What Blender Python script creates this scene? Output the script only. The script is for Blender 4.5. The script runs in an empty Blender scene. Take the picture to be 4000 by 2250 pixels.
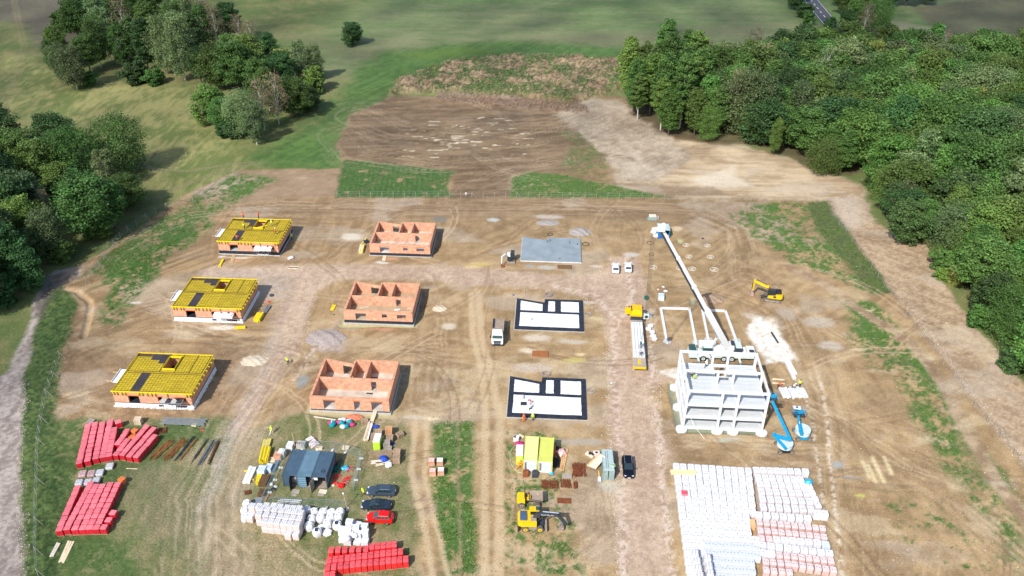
import bpy, bmesh, math, random
import numpy as np
from math import *
from mathutils import Matrix, Vector
R = math.radians
# ---------------------------------------------------------------- camera, world, sun, exposure
F, TH, RO, HH = 3342.92, R(31.9526), R(0.62701), 102.92      # focal length in photo pixels, pitch, roll, height
sc = bpy.context.scene
C = bpy.context.scene.collection
cd = bpy.data.cameras.new('camera'); cam = bpy.data.objects.new('camera', cd); C.objects.link(cam)
cd.sensor_width = 36; cd.lens = 36*F/4000; cd.clip_end = 9000; cd.clip_start = 1
_r = Vector((1, 0, 0)); _u = Vector((0, sin(TH), cos(TH))); _f = Vector((0, cos(TH), -sin(TH)))
rr = _r*cos(RO)+_u*sin(RO); uu = _u*cos(RO)-_r*sin(RO)
m = Matrix((rr, uu, -_f)).transposed().to_4x4(); m.translation = Vector((0, 0, HH)); cam.matrix_world = m
sc.camera = cam
SUN = Vector((-0.55, -0.91, 1.0))
w = bpy.data.worlds.new('World'); sc.world = w; w.use_nodes = True
nt = w.node_tree; sky = nt.nodes.new('ShaderNodeTexSky'); sky.sky_type = 'NISHITA'; sky.sun_disc = False
sky.sun_elevation = math.atan2(SUN.z, hypot(SUN.x, SUN.y)); sky.sun_rotation = math.atan2(SUN.x, SUN.y)
sky.air_density = 1.0; sky.dust_density = 1.5
bg = nt.nodes['Background']; nt.links.new(sky.outputs[0], bg.inputs[0]); bg.inputs[1].default_value = 0.15
sl = bpy.data.lights.new('sun', 'SUN'); sl.energy = 4.6; sl.angle = R(0.6); sl.color = (1.0, 0.955, 0.9)
so = bpy.data.objects.new('sun', sl); C.objects.link(so); so.rotation_euler = SUN.to_track_quat('Z', 'Y').to_euler(); so.location = (0, 0, 200)
sc.view_settings.view_transform = 'Standard'; sc.view_settings.look = 'None'; sc.view_settings.gamma = 1
sc.view_settings.exposure = 0.28
sc.render.engine = 'CYCLES'
random.seed(7); rng = np.random.default_rng(7)
# ---------------------------------------------------------------- photo pixel -> place on the ground
def G(px, py, z=0.0):
    a = (px-2000)/F; b = (1125-py)/F
    u = a*cos(RO)-b*sin(RO); v = a*sin(RO)+b*cos(RO)
    dy = cos(TH)+v*sin(TH); dz = -sin(TH)+v*cos(TH); t = (z-HH)/dz
    return (u*t, dy*t)
def reg(ox, oy, s): return lambda x, y: (ox+x*s, oy+y*s)
K = reg(0, 0, 4000/2576)            # whole-photo reading
A1 = reg(400, 800, .34938); A2 = reg(1200, 800, .34938); A3 = reg(1800, 800, .34938); A4 = reg(2400, 800, .34938)
B1 = reg(200, 1200, .34938); B2 = reg(1000, 1200, .34938); B3 = reg(1800, 1200, .34938); B4 = reg(2500, 1200, .34938)
C1 = reg(100, 1600, .44865); C2 = reg(900, 1600, .44865); C3 = reg(1900, 1650, .41420); C4 = reg(2550, 1750, .34511)
D1 = reg(920, 1640, .20701); D3 = reg(1400, 1620, .15183); D4 = reg(930, 1880, .20703); D5 = reg(1980, 1680, .12422); D2 = reg(1250, 1730, .13804)
D6 = reg(1990, 1900, .13800); D7 = reg(2230, 1740, .13804); D8 = reg(2420, 820, .12422)
E1 = reg(2660, 1180, .17943); E2 = reg(2420, 1180, .19324); E3 = reg(1900, 1210, .1173); E4 = reg(2920, 1080, .08282); E7 = reg(1400, 1870, .13805)
F4 = reg(2550, 1250, .32444); F5 = reg(2900, 1480, .23460); T1 = reg(0, 0, .50466); T2 = reg(1200, 0, .54348); T3 = reg(2400, 0, .62112); T4 = reg(0, 600, .34938)
R1 = reg(3100, 800, .48309); R2 = reg(3200, 1500, .51746); R3 = reg(0, 1100, .79365)
H1 = reg(120, 1620, .20186); H2 = reg(200, 1780, .40302); H3 = reg(560, 1620, .29310); H4 = reg(1250, 2090, .27473)
def g(q, z=0.0): return G(q[0], q[1], z)
def seg(q0, q1, z=0.0):              # two photo points -> centre, length, heading
    a = g(q0, z); b = g(q1, z)
    return ((a[0]+b[0])/2, (a[1]+b[1])/2), hypot(b[0]-a[0], b[1]-a[1]), atan2(b[1]-a[1], b[0]-a[0])
AX = R(-2.47)                         # common bearing of the plots
# ---------------------------------------------------------------- materials
MATS = {}
def mat(name, col, rough=0.75, metal=0.0, var=0.14, scale=2.5, bump=0.0, bscale=12, objvar=0.0, trans=0, spec=0.4):
    if name in MATS: return MATS[name]
    m = bpy.data.materials.new(name); m.use_nodes = True; n = m.node_tree; b = n.nodes['Principled BSDF']
    b.inputs['Roughness'].default_value = rough; b.inputs['Metallic'].default_value = metal; b.inputs['Specular IOR Level'].default_value = spec
    tc = n.nodes.new('ShaderNodeTexCoord'); no = n.nodes.new('ShaderNodeTexNoise'); no.inputs['Scale'].default_value = scale; no.inputs['Detail'].default_value = 5
    n.links.new(tc.outputs['Object'], no.inputs['Vector'])
    hs = n.nodes.new('ShaderNodeHueSaturation'); hs.inputs['Color'].default_value = (*col, 1)
    mr = n.nodes.new('ShaderNodeMapRange'); mr.inputs[1].default_value = .3; mr.inputs[2].default_value = .7
    mr.inputs[3].default_value = 1-var; mr.inputs[4].default_value = 1+var
    n.links.new(no.outputs[0], mr.inputs[0])
    if objvar:
        oi = n.nodes.new('ShaderNodeObjectInfo'); m2 = n.nodes.new('ShaderNodeMapRange'); m2.inputs[3].default_value = 1-objvar; m2.inputs[4].default_value = 1+objvar
        n.links.new(oi.outputs['Random'], m2.inputs[0]); mm = n.nodes.new('ShaderNodeMath'); mm.operation = 'MULTIPLY'
        n.links.new(mr.outputs[0], mm.inputs[0]); n.links.new(m2.outputs[0], mm.inputs[1]); n.links.new(mm.outputs[0], hs.inputs['Value'])
    else: n.links.new(mr.outputs[0], hs.inputs['Value'])
    n.links.new(hs.outputs[0], b.inputs['Base Color'])
    if bump:
        bp = n.nodes.new('ShaderNodeBump'); bp.inputs['Strength'].default_value = bump; bp.inputs['Distance'].default_value = .05
        n2 = n.nodes.new('ShaderNodeTexNoise'); n2.inputs['Scale'].default_value = bscale; n.links.new(tc.outputs['Object'], n2.inputs['Vector'])
        n.links.new(n2.outputs[0], bp.inputs['Height']); n.links.new(bp.outputs[0], b.inputs['Normal'])
    MATS[name] = m; return m
def brickmat(name, c1, c2, mortar, sx, sz, off=.5, rough=.85, msize=.02):
    m = bpy.data.materials.new(name); m.use_nodes = True; n = m.node_tree; b = n.nodes['Principled BSDF']; b.inputs['Roughness'].default_value = rough
    tc = n.nodes.new('ShaderNodeTexCoord'); sp = n.nodes.new('ShaderNodeSeparateXYZ'); n.links.new(tc.outputs['Object'], sp.inputs[0])
    ad = n.nodes.new('ShaderNodeMath'); n.links.new(sp.outputs[0], ad.inputs[0]); n.links.new(sp.outputs[1], ad.inputs[1])
    cb = n.nodes.new('ShaderNodeCombineXYZ'); n.links.new(ad.outputs[0], cb.inputs[0]); n.links.new(sp.outputs[2], cb.inputs[1])
    br = n.nodes.new('ShaderNodeTexBrick'); br.inputs['Color1'].default_value = (*c1, 1); br.inputs['Color2'].default_value = (*c2, 1); br.inputs['Mortar'].default_value = (*mortar, 1)
    br.inputs['Scale'].default_value = 1; br.inputs['Brick Width'].default_value = sx; br.inputs['Row Height'].default_value = sz; br.inputs['Mortar Size'].default_value = msize; br.offset = off
    n.links.new(cb.outputs[0], br.inputs['Vector'])
    no = n.nodes.new('ShaderNodeTexNoise'); no.inputs['Scale'].default_value = 1.3; no.inputs['Detail'].default_value = 6; n.links.new(tc.outputs['Object'], no.inputs['Vector'])
    mr = n.nodes.new('ShaderNodeMapRange'); mr.inputs[1].default_value = .3; mr.inputs[2].default_value = .7; mr.inputs[3].default_value = .78; mr.inputs[4].default_value = 1.2; n.links.new(no.outputs[0], mr.inputs[0])
    hs = n.nodes.new('ShaderNodeHueSaturation'); n.links.new(br.outputs[0], hs.inputs['Color']); n.links.new(mr.outputs[0], hs.inputs['Value']); n.links.new(hs.outputs[0], b.inputs['Base Color'])
    bp = n.nodes.new('ShaderNodeBump'); bp.inputs['Strength'].default_value = .5; bp.inputs['Distance'].default_value = .02; n.links.new(br.outputs['Fac'], bp.inputs['Height']); bp.invert = True
    n.links.new(bp.outputs[0], b.inputs['Normal']); MATS[name] = m; return m
brick = brickmat('clay_block', (.53, .215, .11), (.62, .30, .175), (.62, .47, .36), .375, .25)
conc = mat('concrete', (.42, .42, .40), .85, var=.12, scale=1.2, bump=.2)
concw = mat('pale_concrete', (.62, .635, .64), .8, var=.11, scale=1.1, bump=.15)
slabg = mat('fresh_concrete', (.24, .285, .31), .55, var=.16, scale=.35)
bitu = mat('bitumen', (.022, .025, .036), .5, var=.45, scale=1.5, bump=.6, bscale=6)
eps = mat('white_insulation', (.74, .75, .76), .7, var=.07, scale=.9)
yel = mat("formwork_yellow", (.46, .34, .014), .6, var=.26, scale=1.5, objvar=.10)
yelb = mat("yellow_beam", (.72, .56, .012), .5, var=.12)
brownp = mat('worn_brown_plywood', (.10, .055, .025), .6, var=.3, objvar=.2)
greyp = mat('dark_grey_plate', (.045, .042, .055), .6, var=.2, objvar=.2)
steel = mat('galvanised_steel', (.42, .46, .48), .4, .6)
rebar = mat('rebar_steel', (.09, .052, .022), .7)
rust = mat('rust', (.19, .055, .02), .85, var=.35, scale=3)
wood = mat('timber', (.50, .36, .20), .8, var=.2, scale=4, objvar=.12)
woodp = mat('pallet_wood', (.40, .28, .19), .85, var=.25, scale=3, objvar=.2)
woodg = mat('grey_wood', (.33, .29, .25), .85, var=.2)
redw = mat('red_wrap', (.56, .018, .035), .30, var=.25, scale=1.7, bump=.6, bscale=5, objvar=.12, spec=.6)
redw2 = mat('bright_red_wrap', (.66, .025, .03), .30, var=.2, scale=1.7, bump=.6, bscale=5, objvar=.1, spec=.6)
pinkt = mat('pale_red_and_sheen', (.70, .17, .20), .35, var=.25, scale=3, objvar=.15)  # red pallet tops: sky sheen put into the colour; also plain pink parts
whw = mat('white_wrap', (.63, .63, .655), .35, var=.09, scale=2.2, bump=.4, bscale=4, objvar=.04)
pkw = mat('pink_wrap', (.56, .38, .36), .45, var=.18, scale=2.2, bump=.4, bscale=4, objvar=.1)
blw = mat('bluish_wrap', (.52, .62, .72), .35, var=.15, scale=3, bump=.5, bscale=4)
ink = mat('dark_print', (.03, .03, .04), .6)
orange = mat('orange_brick', (.60, .16, .05), .8, var=.15)
blk = mat('black_rubber', (.02, .02, .022), .8)
tyre = mat('dusty_tyre', (.13, .115, .09), .9, var=.3)
glass = mat('dark_glass', (.015, .03, .035), .08, spec=.8, var=0)
glassl = mat('green_glass', (.03, .075, .075), .08, spec=.8, var=0)
chrome = mat('bright_metal', (.75, .77, .8), .25, .8)
lampm = mat('lamp_glass', (.8, .82, .85), .15)
platem = mat('number_plate', (.8, .8, .78), .4)
wht = mat('white_paint', (.70, .71, .71), .3, var=.04)
mint = mat('mint_grey_paint', (.55, .64, .62), .4, var=.08)
cyel = mat('machine_yellow', (.75, .47, .008), .35, var=.08)
cyelt = mat('truck_yellow', (.85, .45, .0), .35, var=.06)
dgrey = mat('machine_grey', (.035, .045, .06), .5, var=.3)
lblu = mat('lift_blue', (.006, .28, .52), .4, var=.12)
cont = mat('blue_grey_paint', (.055, .095, .14), .45, var=.15, scale=.8)
contl = mat('light_blue_grey_paint', (.105, .185, .25), .4, var=.15, scale=.8)
lime = mat('lime_paint', (.55, .58, .12), .5, var=.08, scale=.8)
limel = mat('pale_lime_paint', (.62, .62, .26), .5, var=.08, scale=.8)
bright = mat('bright_lime', (.42, .72, .04), .45)
teal = mat('teal_plastic', (.0, .26, .34), .4, var=.3)
bluet = mat('blue_tarp', (.01, .06, .42), .5, var=.4, scale=3)
bluel = mat('light_blue_plastic', (.02, .38, .62), .4, var=.2)
redp = mat('red_paint', (.68, .008, .008), .35, var=.1)
orp = mat('orange_plastic', (.85, .20, .01), .5)
greenp = mat('green_paint', (.01, .12, .08), .5)
greynet = mat('fence_mesh_green', (.16, .30, .26), .6)
soilp = mat('dirty_plate', (.30, .24, .19), .8, var=.2)
skin = mat('skin', (.45, .27, .19), .6); hiy = mat('hi_vis_yellow', (.62, .85, .02), .6); hio = mat('hi_vis_orange', (.95, .13, .03), .6)
darkc = mat('dark_cloth', (.03, .03, .045), .9); whc = mat('white_helmet', (.85, .85, .85), .3); greyc = mat('grey_cloth', (.2, .2, .2), .9)
mag = mat('magenta_net', (.45, .03, .15), .6, var=.4); pinkc = mat('pink_cloth', (.75, .45, .42), .7, var=.3)
# ---------------------------------------------------------------- mesh building
class MB:
    def __init__(s): s.v = []; s.f = []; s.mi = []; s.ms = []; s.M = None
    def m(s, mt):
        if mt not in s.ms: s.ms.append(mt)
        return s.ms.index(mt)
    def add(s, vs, fs, mt):
        k = len(s.v); i = s.m(mt)
        if s.M is not None: vs = [tuple(s.M @ Vector(v)) for v in vs]
        s.v += [tuple(v) for v in vs]; s.f += [tuple(k+j for j in f) for f in fs]; s.mi += [i]*len(fs); return s
    def box(s, c, d, mt, rz=0, top=None, ry=0):
        x, y, z = d[0]/2, d[1]/2, d[2]/2; t = top or (1, 1)
        vs = [(-x, -y, -z), (x, -y, -z), (x, y, -z), (-x, y, -z), (-x*t[0], -y*t[1], z), (x*t[0], -y*t[1], z), (x*t[0], y*t[1], z), (-x*t[0], y*t[1], z)]
        if ry: vs = [(a*cos(ry)+q*sin(ry), b, -a*sin(ry)+q*cos(ry)) for a, b, q in vs]
        cz, sz = cos(rz), sin(rz)
        vs = [(c[0]+a*cz-b*sz, c[1]+a*sz+b*cz, c[2]+q) for a, b, q in vs]
        return s.add(vs, [(0, 3, 2, 1), (4, 5, 6, 7), (0, 1, 5, 4), (1, 2, 6, 5), (2, 3, 7, 6), (3, 0, 4, 7)], mt)
    def beam(s, a, b, w, h, mt, w2=None, h2=None):     # rectangular bar from a to b, w sideways, h up
        a = Vector(a); b = Vector(b); d = (b-a).normalized(); r = d.cross(Vector((0, 0, 1)))
        if r.length < 1e-3: r = Vector((1, 0, 0))
        r.normalize(); u = r.cross(d); w2 = w2 or w; h2 = h2 or h; vs = []
        for p, ww, hh in ((a, w, h), (b, w2, h2)):
            vs += [p-r*ww/2-u*hh/2, p+r*ww/2-u*hh/2, p+r*ww/2+u*hh/2, p-r*ww/2+u*hh/2]
        return s.add(vs, [(0, 1, 2, 3), (7, 6, 5, 4), (0, 4, 5, 1), (1, 5, 6, 2), (2, 6, 7, 3), (3, 7, 4, 0)], mt)
    def tube(s, pts, r, mt, n=6, r2=None):
        pts = [Vector(p) for p in pts]; vs = []; fs = []
        for i, p in enumerate(pts):
            d = (pts[min(i+1, len(pts)-1)]-pts[max(i-1, 0)]).normalized(); a = d.cross(Vector((0, 0, 1)))
            if a.length < 1e-2: a = d.cross(Vector((0, 1, 0)))
            a.normalize(); b = d.cross(a); rad = r if r2 is None else r+(r2-r)*i/(len(pts)-1)
            vs += [p+a*rad*cos(2*pi*k/n)+b*rad*sin(2*pi*k/n) for k in range(n)]
        for i in range(len(pts)-1):
            fs += [(i*n+k, i*n+(k+1) % n, (i+1)*n+(k+1) % n, (i+1)*n+k) for k in range(n)]
        fs += [tuple(range(n-1, -1, -1)), tuple((len(pts)-1)*n+k for k in range(n))]
        return s.add(vs, fs, mt)
    def cyl(s, c, r, h, mt, axis='z', n=14, r2=None):
        c = Vector(c); d = {'x': Vector((1, 0, 0)), 'y': Vector((0, 1, 0)), 'z': Vector((0, 0, 1))}[axis]
        return s.tube([c-d*h/2, c+d*h/2], r, mt, n, r2)
    def prism(s, poly, z0, z1, mt, mt2=None):
        n = len(poly); vs = [(x, y, z0) for x, y in poly]+[(x, y, z1) for x, y in poly]
        s.add(vs, [tuple(range(n-1, -1, -1))]+[(k, (k+1) % n, n+(k+1) % n, n+k) for k in range(n)], mt)
        return s.add([(x, y, z1+.0005) for x, y in poly], [tuple(range(n))], mt2 or mt)
    def xprism(s, prof, x0, x1, mt):         # profile in (y,z) swept along x
        n = len(prof); vs = [(x0, a, b) for a, b in prof]+[(x1, a, b) for a, b in prof]
        return s.add(vs, [tuple(range(n)), tuple(range(2*n-1, n-1, -1))]+[(k, n+k, n+(k+1) % n, (k+1) % n) for k in range(n)], mt)
    def yprism(s, prof, y0, y1, mt, y0b=None, y1b=None):         # profile in (x,z) swept along y
        n = len(prof); vs = [(a, y0, b) for a, b in prof]+[(a, y1, b) for a, b in prof]
        return s.add(vs, [tuple(range(n)), tuple(range(2*n-1, n-1, -1))]+[(k, n+k, n+(k+1) % n, (k+1) % n) for k in range(n)], mt)
    def loft(s, rings, mt):
        n = len(rings[0]); vs = [p for r in rings for p in r]; fs = []
        for i in range(len(rings)-1): fs += [(i*n+k, i*n+(k+1) % n, (i+1)*n+(k+1) % n, (i+1)*n+k) for k in range(n)]
        fs += [tuple(range(n-1, -1, -1)), tuple((len(rings)-1)*n+k for k in range(n))]
        return s.add(vs, fs, mt)
    def blob(s, c, r, mt, seed=0, n=1, squash=1.0, jit=.22):
        bm = bmesh.new(); bmesh.ops.create_icosphere(bm, subdivisions=n, radius=1)
        rd = random.Random(seed)
        vs = [(c[0]+v.co.x*r[0]*(1+rd.uniform(-jit, jit)), c[1]+v.co.y*r[1]*(1+rd.uniform(-jit, jit)), c[2]+v.co.z*r[2]*(1+rd.uniform(-jit, jit))) for v in bm.verts]
        fs = [tuple(v.index for v in f.verts) for f in bm.faces]; bm.free(); return s.add(vs, fs, mt)
    def mesh(s, name, smooth=False):
        me = bpy.data.meshes.new(name); me.from_pydata(s.v, [], s.f)
        for x in s.ms: me.materials.append(x)
        me.polygons.foreach_set('material_index', s.mi)
        if smooth: me.polygons.foreach_set('use_smooth', [True]*len(s.f))
        me.update(); return me
def obj(name, mb, parent=None, loc=(0, 0, 0), rz=0, smooth=False, kind=None):
    me = mb if isinstance(mb, bpy.types.Mesh) else mb.mesh(name, smooth)
    o = bpy.data.objects.new(name, me); C.objects.link(o); o.location = loc; o.rotation_euler = (0, 0, rz)
    if parent: o.parent = parent
    if kind: o['kind'] = kind
    return o
def tag(o, label, cat, group=None):
    o['label'] = label; o['category'] = cat
    if group: o['group'] = group
    return o
def thing(name, label, cat, loc=(0, 0, 0), rz=0, group=None):
    if len(loc) == 2: loc = (loc[0], loc[1], 0)
    o = bpy.data.objects.new(name, None); C.objects.link(o); o.location = loc; o.rotation_euler = (0, 0, rz); o.empty_display_size = .3
    return tag(o, label, cat, group)
def dup(root, label, loc, rz=0, group=None, kids=None):
    if len(loc) == 2: loc = (loc[0], loc[1], 0)
    r = root.copy(); C.objects.link(r); r.location = loc; r.rotation_euler = (0, 0, rz); r['label'] = label
    if group: r['group'] = group
    for ch in (kids if kids is not None else list(root.children)):
        c = ch.copy(); C.objects.link(c); c.parent = r
        for g2 in ch.children:
            d = g2.copy(); C.objects.link(d); d.parent = c
    return r
def P(a, b, t): return (a[0]+(b[0]-a[0])*t, a[1]+(b[1]-a[1])*t)
ORD = 'first second third fourth fifth sixth seventh eighth ninth tenth eleventh twelfth thirteenth fourteenth fifteenth sixteenth seventeenth eighteenth nineteenth twentieth'.split()
def od(i):
    if i < 20: return ORD[i]
    j = i+1; return f"{j}{ {1:'st',2:'nd',3:'rd'}.get(j % 10, 'th') if j % 100 not in (11, 12, 13) else 'th'}"
# ---------------------------------------------------------------- ground sheet
def _h(ix, iy, s):
    h = (ix*374761393 + iy*668265263 + s*974634777) & 0xFFFFFFFF
    h = ((h ^ (h >> 13))*1274126177) & 0xFFFFFFFF
    return ((h ^ (h >> 16)) & 0xFFFF)/65535.0
def vn(x, y, s=0):
    ix = np.floor(x).astype(np.int64); iy = np.floor(y).astype(np.int64); fx = x-ix; fy = y-iy
    fx = fx*fx*(3-2*fx); fy = fy*fy*(3-2*fy)
    a = _h(ix, iy, s); b = _h(ix+1, iy, s); c = _h(ix, iy+1, s); d = _h(ix+1, iy+1, s)
    return (a*(1-fx)+b*fx)*(1-fy)+(c*(1-fx)+d*fx)*fy
def fb(x, y, s=0, o=4):
    t = 0; a = .5; n = 0
    for i in range(o): t = t+a*vn(x, y, s+i*17); n += a; a *= .55; x = x*2.03+5.1; y = y*2.03+1.7
    return t/n
def ss(a, b, x):
    t = np.clip((x-a)/(b-a), 0, 1); return t*t*(3-2*t)
NC, NR = 820, 640
def rows():
    ys = [-2500, -900, -350, -120, -20, 25, 50, 65]; y = 76.0
    while y < 455: ys.append(y); y += 0.24+(y/455)**2.6*2.3
    while y < 2800: ys.append(y); y *= 1.09
    return np.array(ys)
ys = rows(); half = np.linspace(0, .72, NC//2)
sx = np.concatenate([half, .72*1.10**np.arange(1, 30)]); sx = np.concatenate([-sx[:0:-1], sx])
YY, SS = np.meshgrid(ys, sx, indexing='ij'); XX = SS*(.848*np.clip(YY, 60, None)+54.5)
gy, gx = XX.shape; X = XX.ravel(); Y = YY.ravel(); N = X.size
W1 = (fb(X*.22, Y*.22, 3)-.5)*2; W2 = (fb(X*.22+40, Y*.22+9, 4)-.5)*2
W3 = (vn(X*1.6, Y*1.6, 5)-.5)*2; W4 = (vn(X*1.6+40, Y*1.6+9, 6)-.5)*2
def segd(px, py, pts, closed=False):
    best = np.full(px.shape, 1e9); al = np.zeros(px.shape); sg = np.ones(px.shape); acc = 0; inside = np.zeros(px.shape, bool)
    n = len(pts)
    for i in range(n if closed else n-1):
        x0, y0 = pts[i]; x1, y1 = pts[(i+1) % n]; dx, dy = x1-x0, y1-y0; L = hypot(dx, dy)+1e-9
        t = np.clip(((px-x0)*dx+(py-y0)*dy)/(L*L), 0, 1); ex = px-x0-t*dx; ey = py-y0-t*dy; d = np.hypot(ex, ey)
        k = d < best; best = np.where(k, d, best); al = np.where(k, acc+t*L, al); sg = np.where(k, np.sign(ex*dy-ey*dx), sg); acc += L
        if closed: inside ^= ((y0 > py) != (y1 > py)) & (px < (x1-x0)*(py-y0)/(y1-y0+1e-12)+x0)
    return best, al, sg, inside
def mask(pts, soft=1.5, warp=1.2, width=None, closed=True):
    """1 inside the outline (or within width of the line), with a frayed edge"""
    a = np.array(pts); mg = soft+warp*2+(width or 0)+1
    k = (X > a[:, 0].min()-mg) & (X < a[:, 0].max()+mg) & (Y > a[:, 1].min()-mg) & (Y < a[:, 1].max()+mg)
    out = np.zeros(N); px = X[k]+W1[k]*warp+W3[k]*warp*.3; py = Y[k]+W2[k]*warp+W4[k]*warp*.3
    d, al, sg, ins = segd(px, py, pts, closed)
    if closed: out[k] = ss(-soft, soft, np.where(ins, d, -d))
    else: out[k] = 1-ss(width/2-soft, width/2+soft, d)
    return out
def pl(z, *q): return [g(z(a, b)) for a, b in q]
def blobm(q, rx, ry, soft=.4, warp=.6):
    out = np.zeros(N); k = (abs(X-q[0]) < rx*2+3) & (abs(Y-q[1]) < ry*2+3)
    d = np.hypot((X[k]+W1[k]*warp+W3[k]*.2*warp-q[0])/rx, (Y[k]+W2[k]*warp+W4[k]*.2*warp-q[1])/ry); out[k] = 1-ss(1-soft, 1+soft, d); return out
col = np.zeros((N, 3)); Z = np.zeros(N); veg = np.zeros(N); wet = np.zeros(N)
n1 = fb(X*.02, Y*.02, 11); n2 = fb(X*.11, Y*.11, 12); n3 = fb(X*.5, Y*.5, 13, 3); n4 = vn(X*2.1, Y*2.1, 14); n5 = fb(X*.9, Y*.25, 15, 3)
def cc(a, b, t): return np.array(a)[None]*(1-t[:, None])+np.array(b)[None]*t[:, None]
def paint(mk, c, v=None, isveg=None):
    global col, veg
    mk = np.clip(mk, 0, 1)
    c = np.asarray(c); c = c[None] if c.ndim == 1 else c
    col = col*(1-mk[:, None])+c*mk[:, None]
    if isveg is not None: veg = veg*(1-mk)+isveg*mk
# meadow everywhere
base = cc((.095, .135, .04), (.20, .185, .075), ss(.35, .72, .5*n2+.3*n3+.2*n1))
col += base; veg += 1
far = ss(285, 330, Y+W1*12)*ss(-120, -70, X-(Y-300)*.15)
streak = .5*fb(X*.05, Y*.35, 21, 4)+.5*fb(X*.35+Y*.1, Y*.6, 22, 4)
paint(far, cc((.10, .165, .055), (.20, .21, .105), ss(.3, .75, .6*streak+.4*n1)), isveg=1)
paint(mask(pl(K, (560, 40), (900, 130), (1300, 95), (2000, 60), (1300, 150), (900, 150)), 8, 5)*.5, (.17, .15, .09))
lm = mask(pl(K, (0, 120), (150, 180), (330, 210), (520, 220), (540, 320), (600, 370), (700, 400), (480, 500), (350, 480), (230, 370), (130, 300), (0, 260)), 6, 4)
paint(lm*.85, cc((.125, .155, .045), (.29, .27, .105), ss(.35, .65, .5*n5+.5*n2)), isveg=1)
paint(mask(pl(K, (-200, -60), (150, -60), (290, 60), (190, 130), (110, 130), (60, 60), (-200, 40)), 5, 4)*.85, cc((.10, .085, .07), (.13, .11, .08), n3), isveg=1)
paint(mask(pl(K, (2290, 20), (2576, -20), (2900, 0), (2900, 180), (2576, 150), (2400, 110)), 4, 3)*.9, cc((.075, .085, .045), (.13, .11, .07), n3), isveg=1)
paint(mask(pl(K, (2260, 55), (2340, 70), (2480, 115), (2576, 140), (2576, 165), (2420, 125), (2240, 80)), 3, 2)*.7, (.24, .22, .14))
for p in (pl(K, (30, -20), (60, 110), (45, 190), (0, 270)), pl(K, (215, 350), (330, 400), (420, 440)), pl(K, (330, 420), (480, 430), (600, 410), (700, 405)), pl(K, (380, 500), (500, 450), (620, 415), (760, 400))):
    for o in (-.9, .9):
        paint(mask([(a+o, b) for a, b in p], .7, .6, .7, False)*.55, (.24, .20, .11))
# clover
clov = mask(pl(K, (640, 400), (700, 350), (800, 300), (880, 200), (940, 135), (1100, 112), (1300, 100), (1560, 118), (1620, 150), (1500, 150), (1300, 138), (1150, 158), (1000, 205), (985, 245), (880, 290), (850, 370), (865, 425), (700, 425)), 6, 4.5)
stripe = fb(X*.9-Y*.5, X*.02+Y*.03, 31, 3)
paint(clov*.88, cc((.04, .10, .022), (.08, .165, .035), ss(.3, .7, .5*stripe+.5*n3)), isveg=1)
paint(mask(pl(K, (1000, 135), (1180, 118), (1240, 130), (1080, 150)), 5, 3)*.6, (.11, .17, .03))
# building site soil
site = mask(pl(K, (450, 500), (600, 428), (860, 425), (860, 400), (850, 370), (880, 290), (990, 245), (1400, 250), (1480, 245), (1560, 240), (1680, 330), (1980, 395), (2170, 470), (2190, 560), (2290, 600), (2370, 640), (2350, 690), (2440, 810), (2576, 960), (2900, 1300), (2900, 1900), (500, 1900), (530, 1300), (600, 1060), (300, 1058), (140, 1050), (150, 900), (200, 750), (130, 700), (250, 640), (360, 570)), .8, 1.0)
s1 = fb(X*.12+W1, Y*.8, 41, 4); s2 = fb(X*.9, Y*.12+W2*.6, 42, 4); s3 = fb((X-Y)*.7, (X+Y)*.06, 43, 4); s4 = fb((X+Y)*.7, (X-Y)*.06, 44, 4)
sel = ss(.35, .65, fb(X*.035, Y*.035, 45, 2)); stk = s1*(1-sel)+s3*sel; sel2 = ss(.45, .6, fb(X*.05, Y*.05, 46, 2)); stk = stk*(1-sel2*.7)+s2*sel2*.7
tan = cc((.225, .158, .088), (.43, .328, .198), ss(.25, .75, .35*stk+.3*n2+.35*n3))
tan = tan*np.array([1.0, .97, .93])[None]*(1-.26*ss(165, 215, Y)[:, None])
paint(site, tan, isveg=0)
# warmer, more orange ground on the left, browner at the back
paint(site*ss(25, -60, X)*ss(95, 135, Y)*.62, cc((.22, .145, .078), (.40, .29, .17), ss(.3, .7, stk)))
paint(mask(pl(K, (260, 880), (640, 860), (600, 1060), (140, 1050), (150, 900)), 2, 2)*.6, cc((.15, .095, .055), (.33, .225, .14), ss(.3, .7, .6*s4+.4*n3)))
paint(mask(pl(K, (600, 510), (1100, 500), (1700, 505), (1900, 530), (1700, 560), (1300, 545), (1000, 560), (650, 540)), 3, 2)*.5, cc((.17, .115, .075), (.30, .22, .15), ss(.3, .7, s1)))
# upper field
uf = mask(pl(K, (850, 370), (880, 290), (990, 240), (1260, 252), (1560, 250), (1560, 300), (1530, 400), (1400, 440), (1290, 440), (1280, 500), (1130, 500), (1145, 430), (870, 405)), 1.2, 1.2)
paint(uf, cc((.105, .073, .044), (.24, .175, .112), ss(.3, .7, .6*fb(X*.1, Y*.7-X*.1, 47, 4)+.25*n2+.15*n3)), isveg=0)
paint(mask(pl(K, (470, 500), (600, 430), (860, 428), (850, 495), (700, 500), (560, 520)), 1, 1)*.8, cc((.22, .16, .11), (.34, .25, .18), n3), isveg=0)
tanr = mask(pl(K, (1640, 375), (1720, 350), (1980, 400), (2170, 470), (2190, 560), (2100, 505), (1700, 500), (1560, 470), (1540, 420)), 2, 2)
paint(tanr, cc((.30, .225, .145), (.52, .43, .31), ss(.3, .7, .6*s1+.4*n2)), isveg=0)
gr = mask(pl(K, (1395, 290), (1480, 248), (1560, 250), (1640, 310), (1700, 350), (1740, 400), (1650, 452), (1560, 462), (1525, 400), (1450, 330)), 1.5, 1.6)
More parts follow.
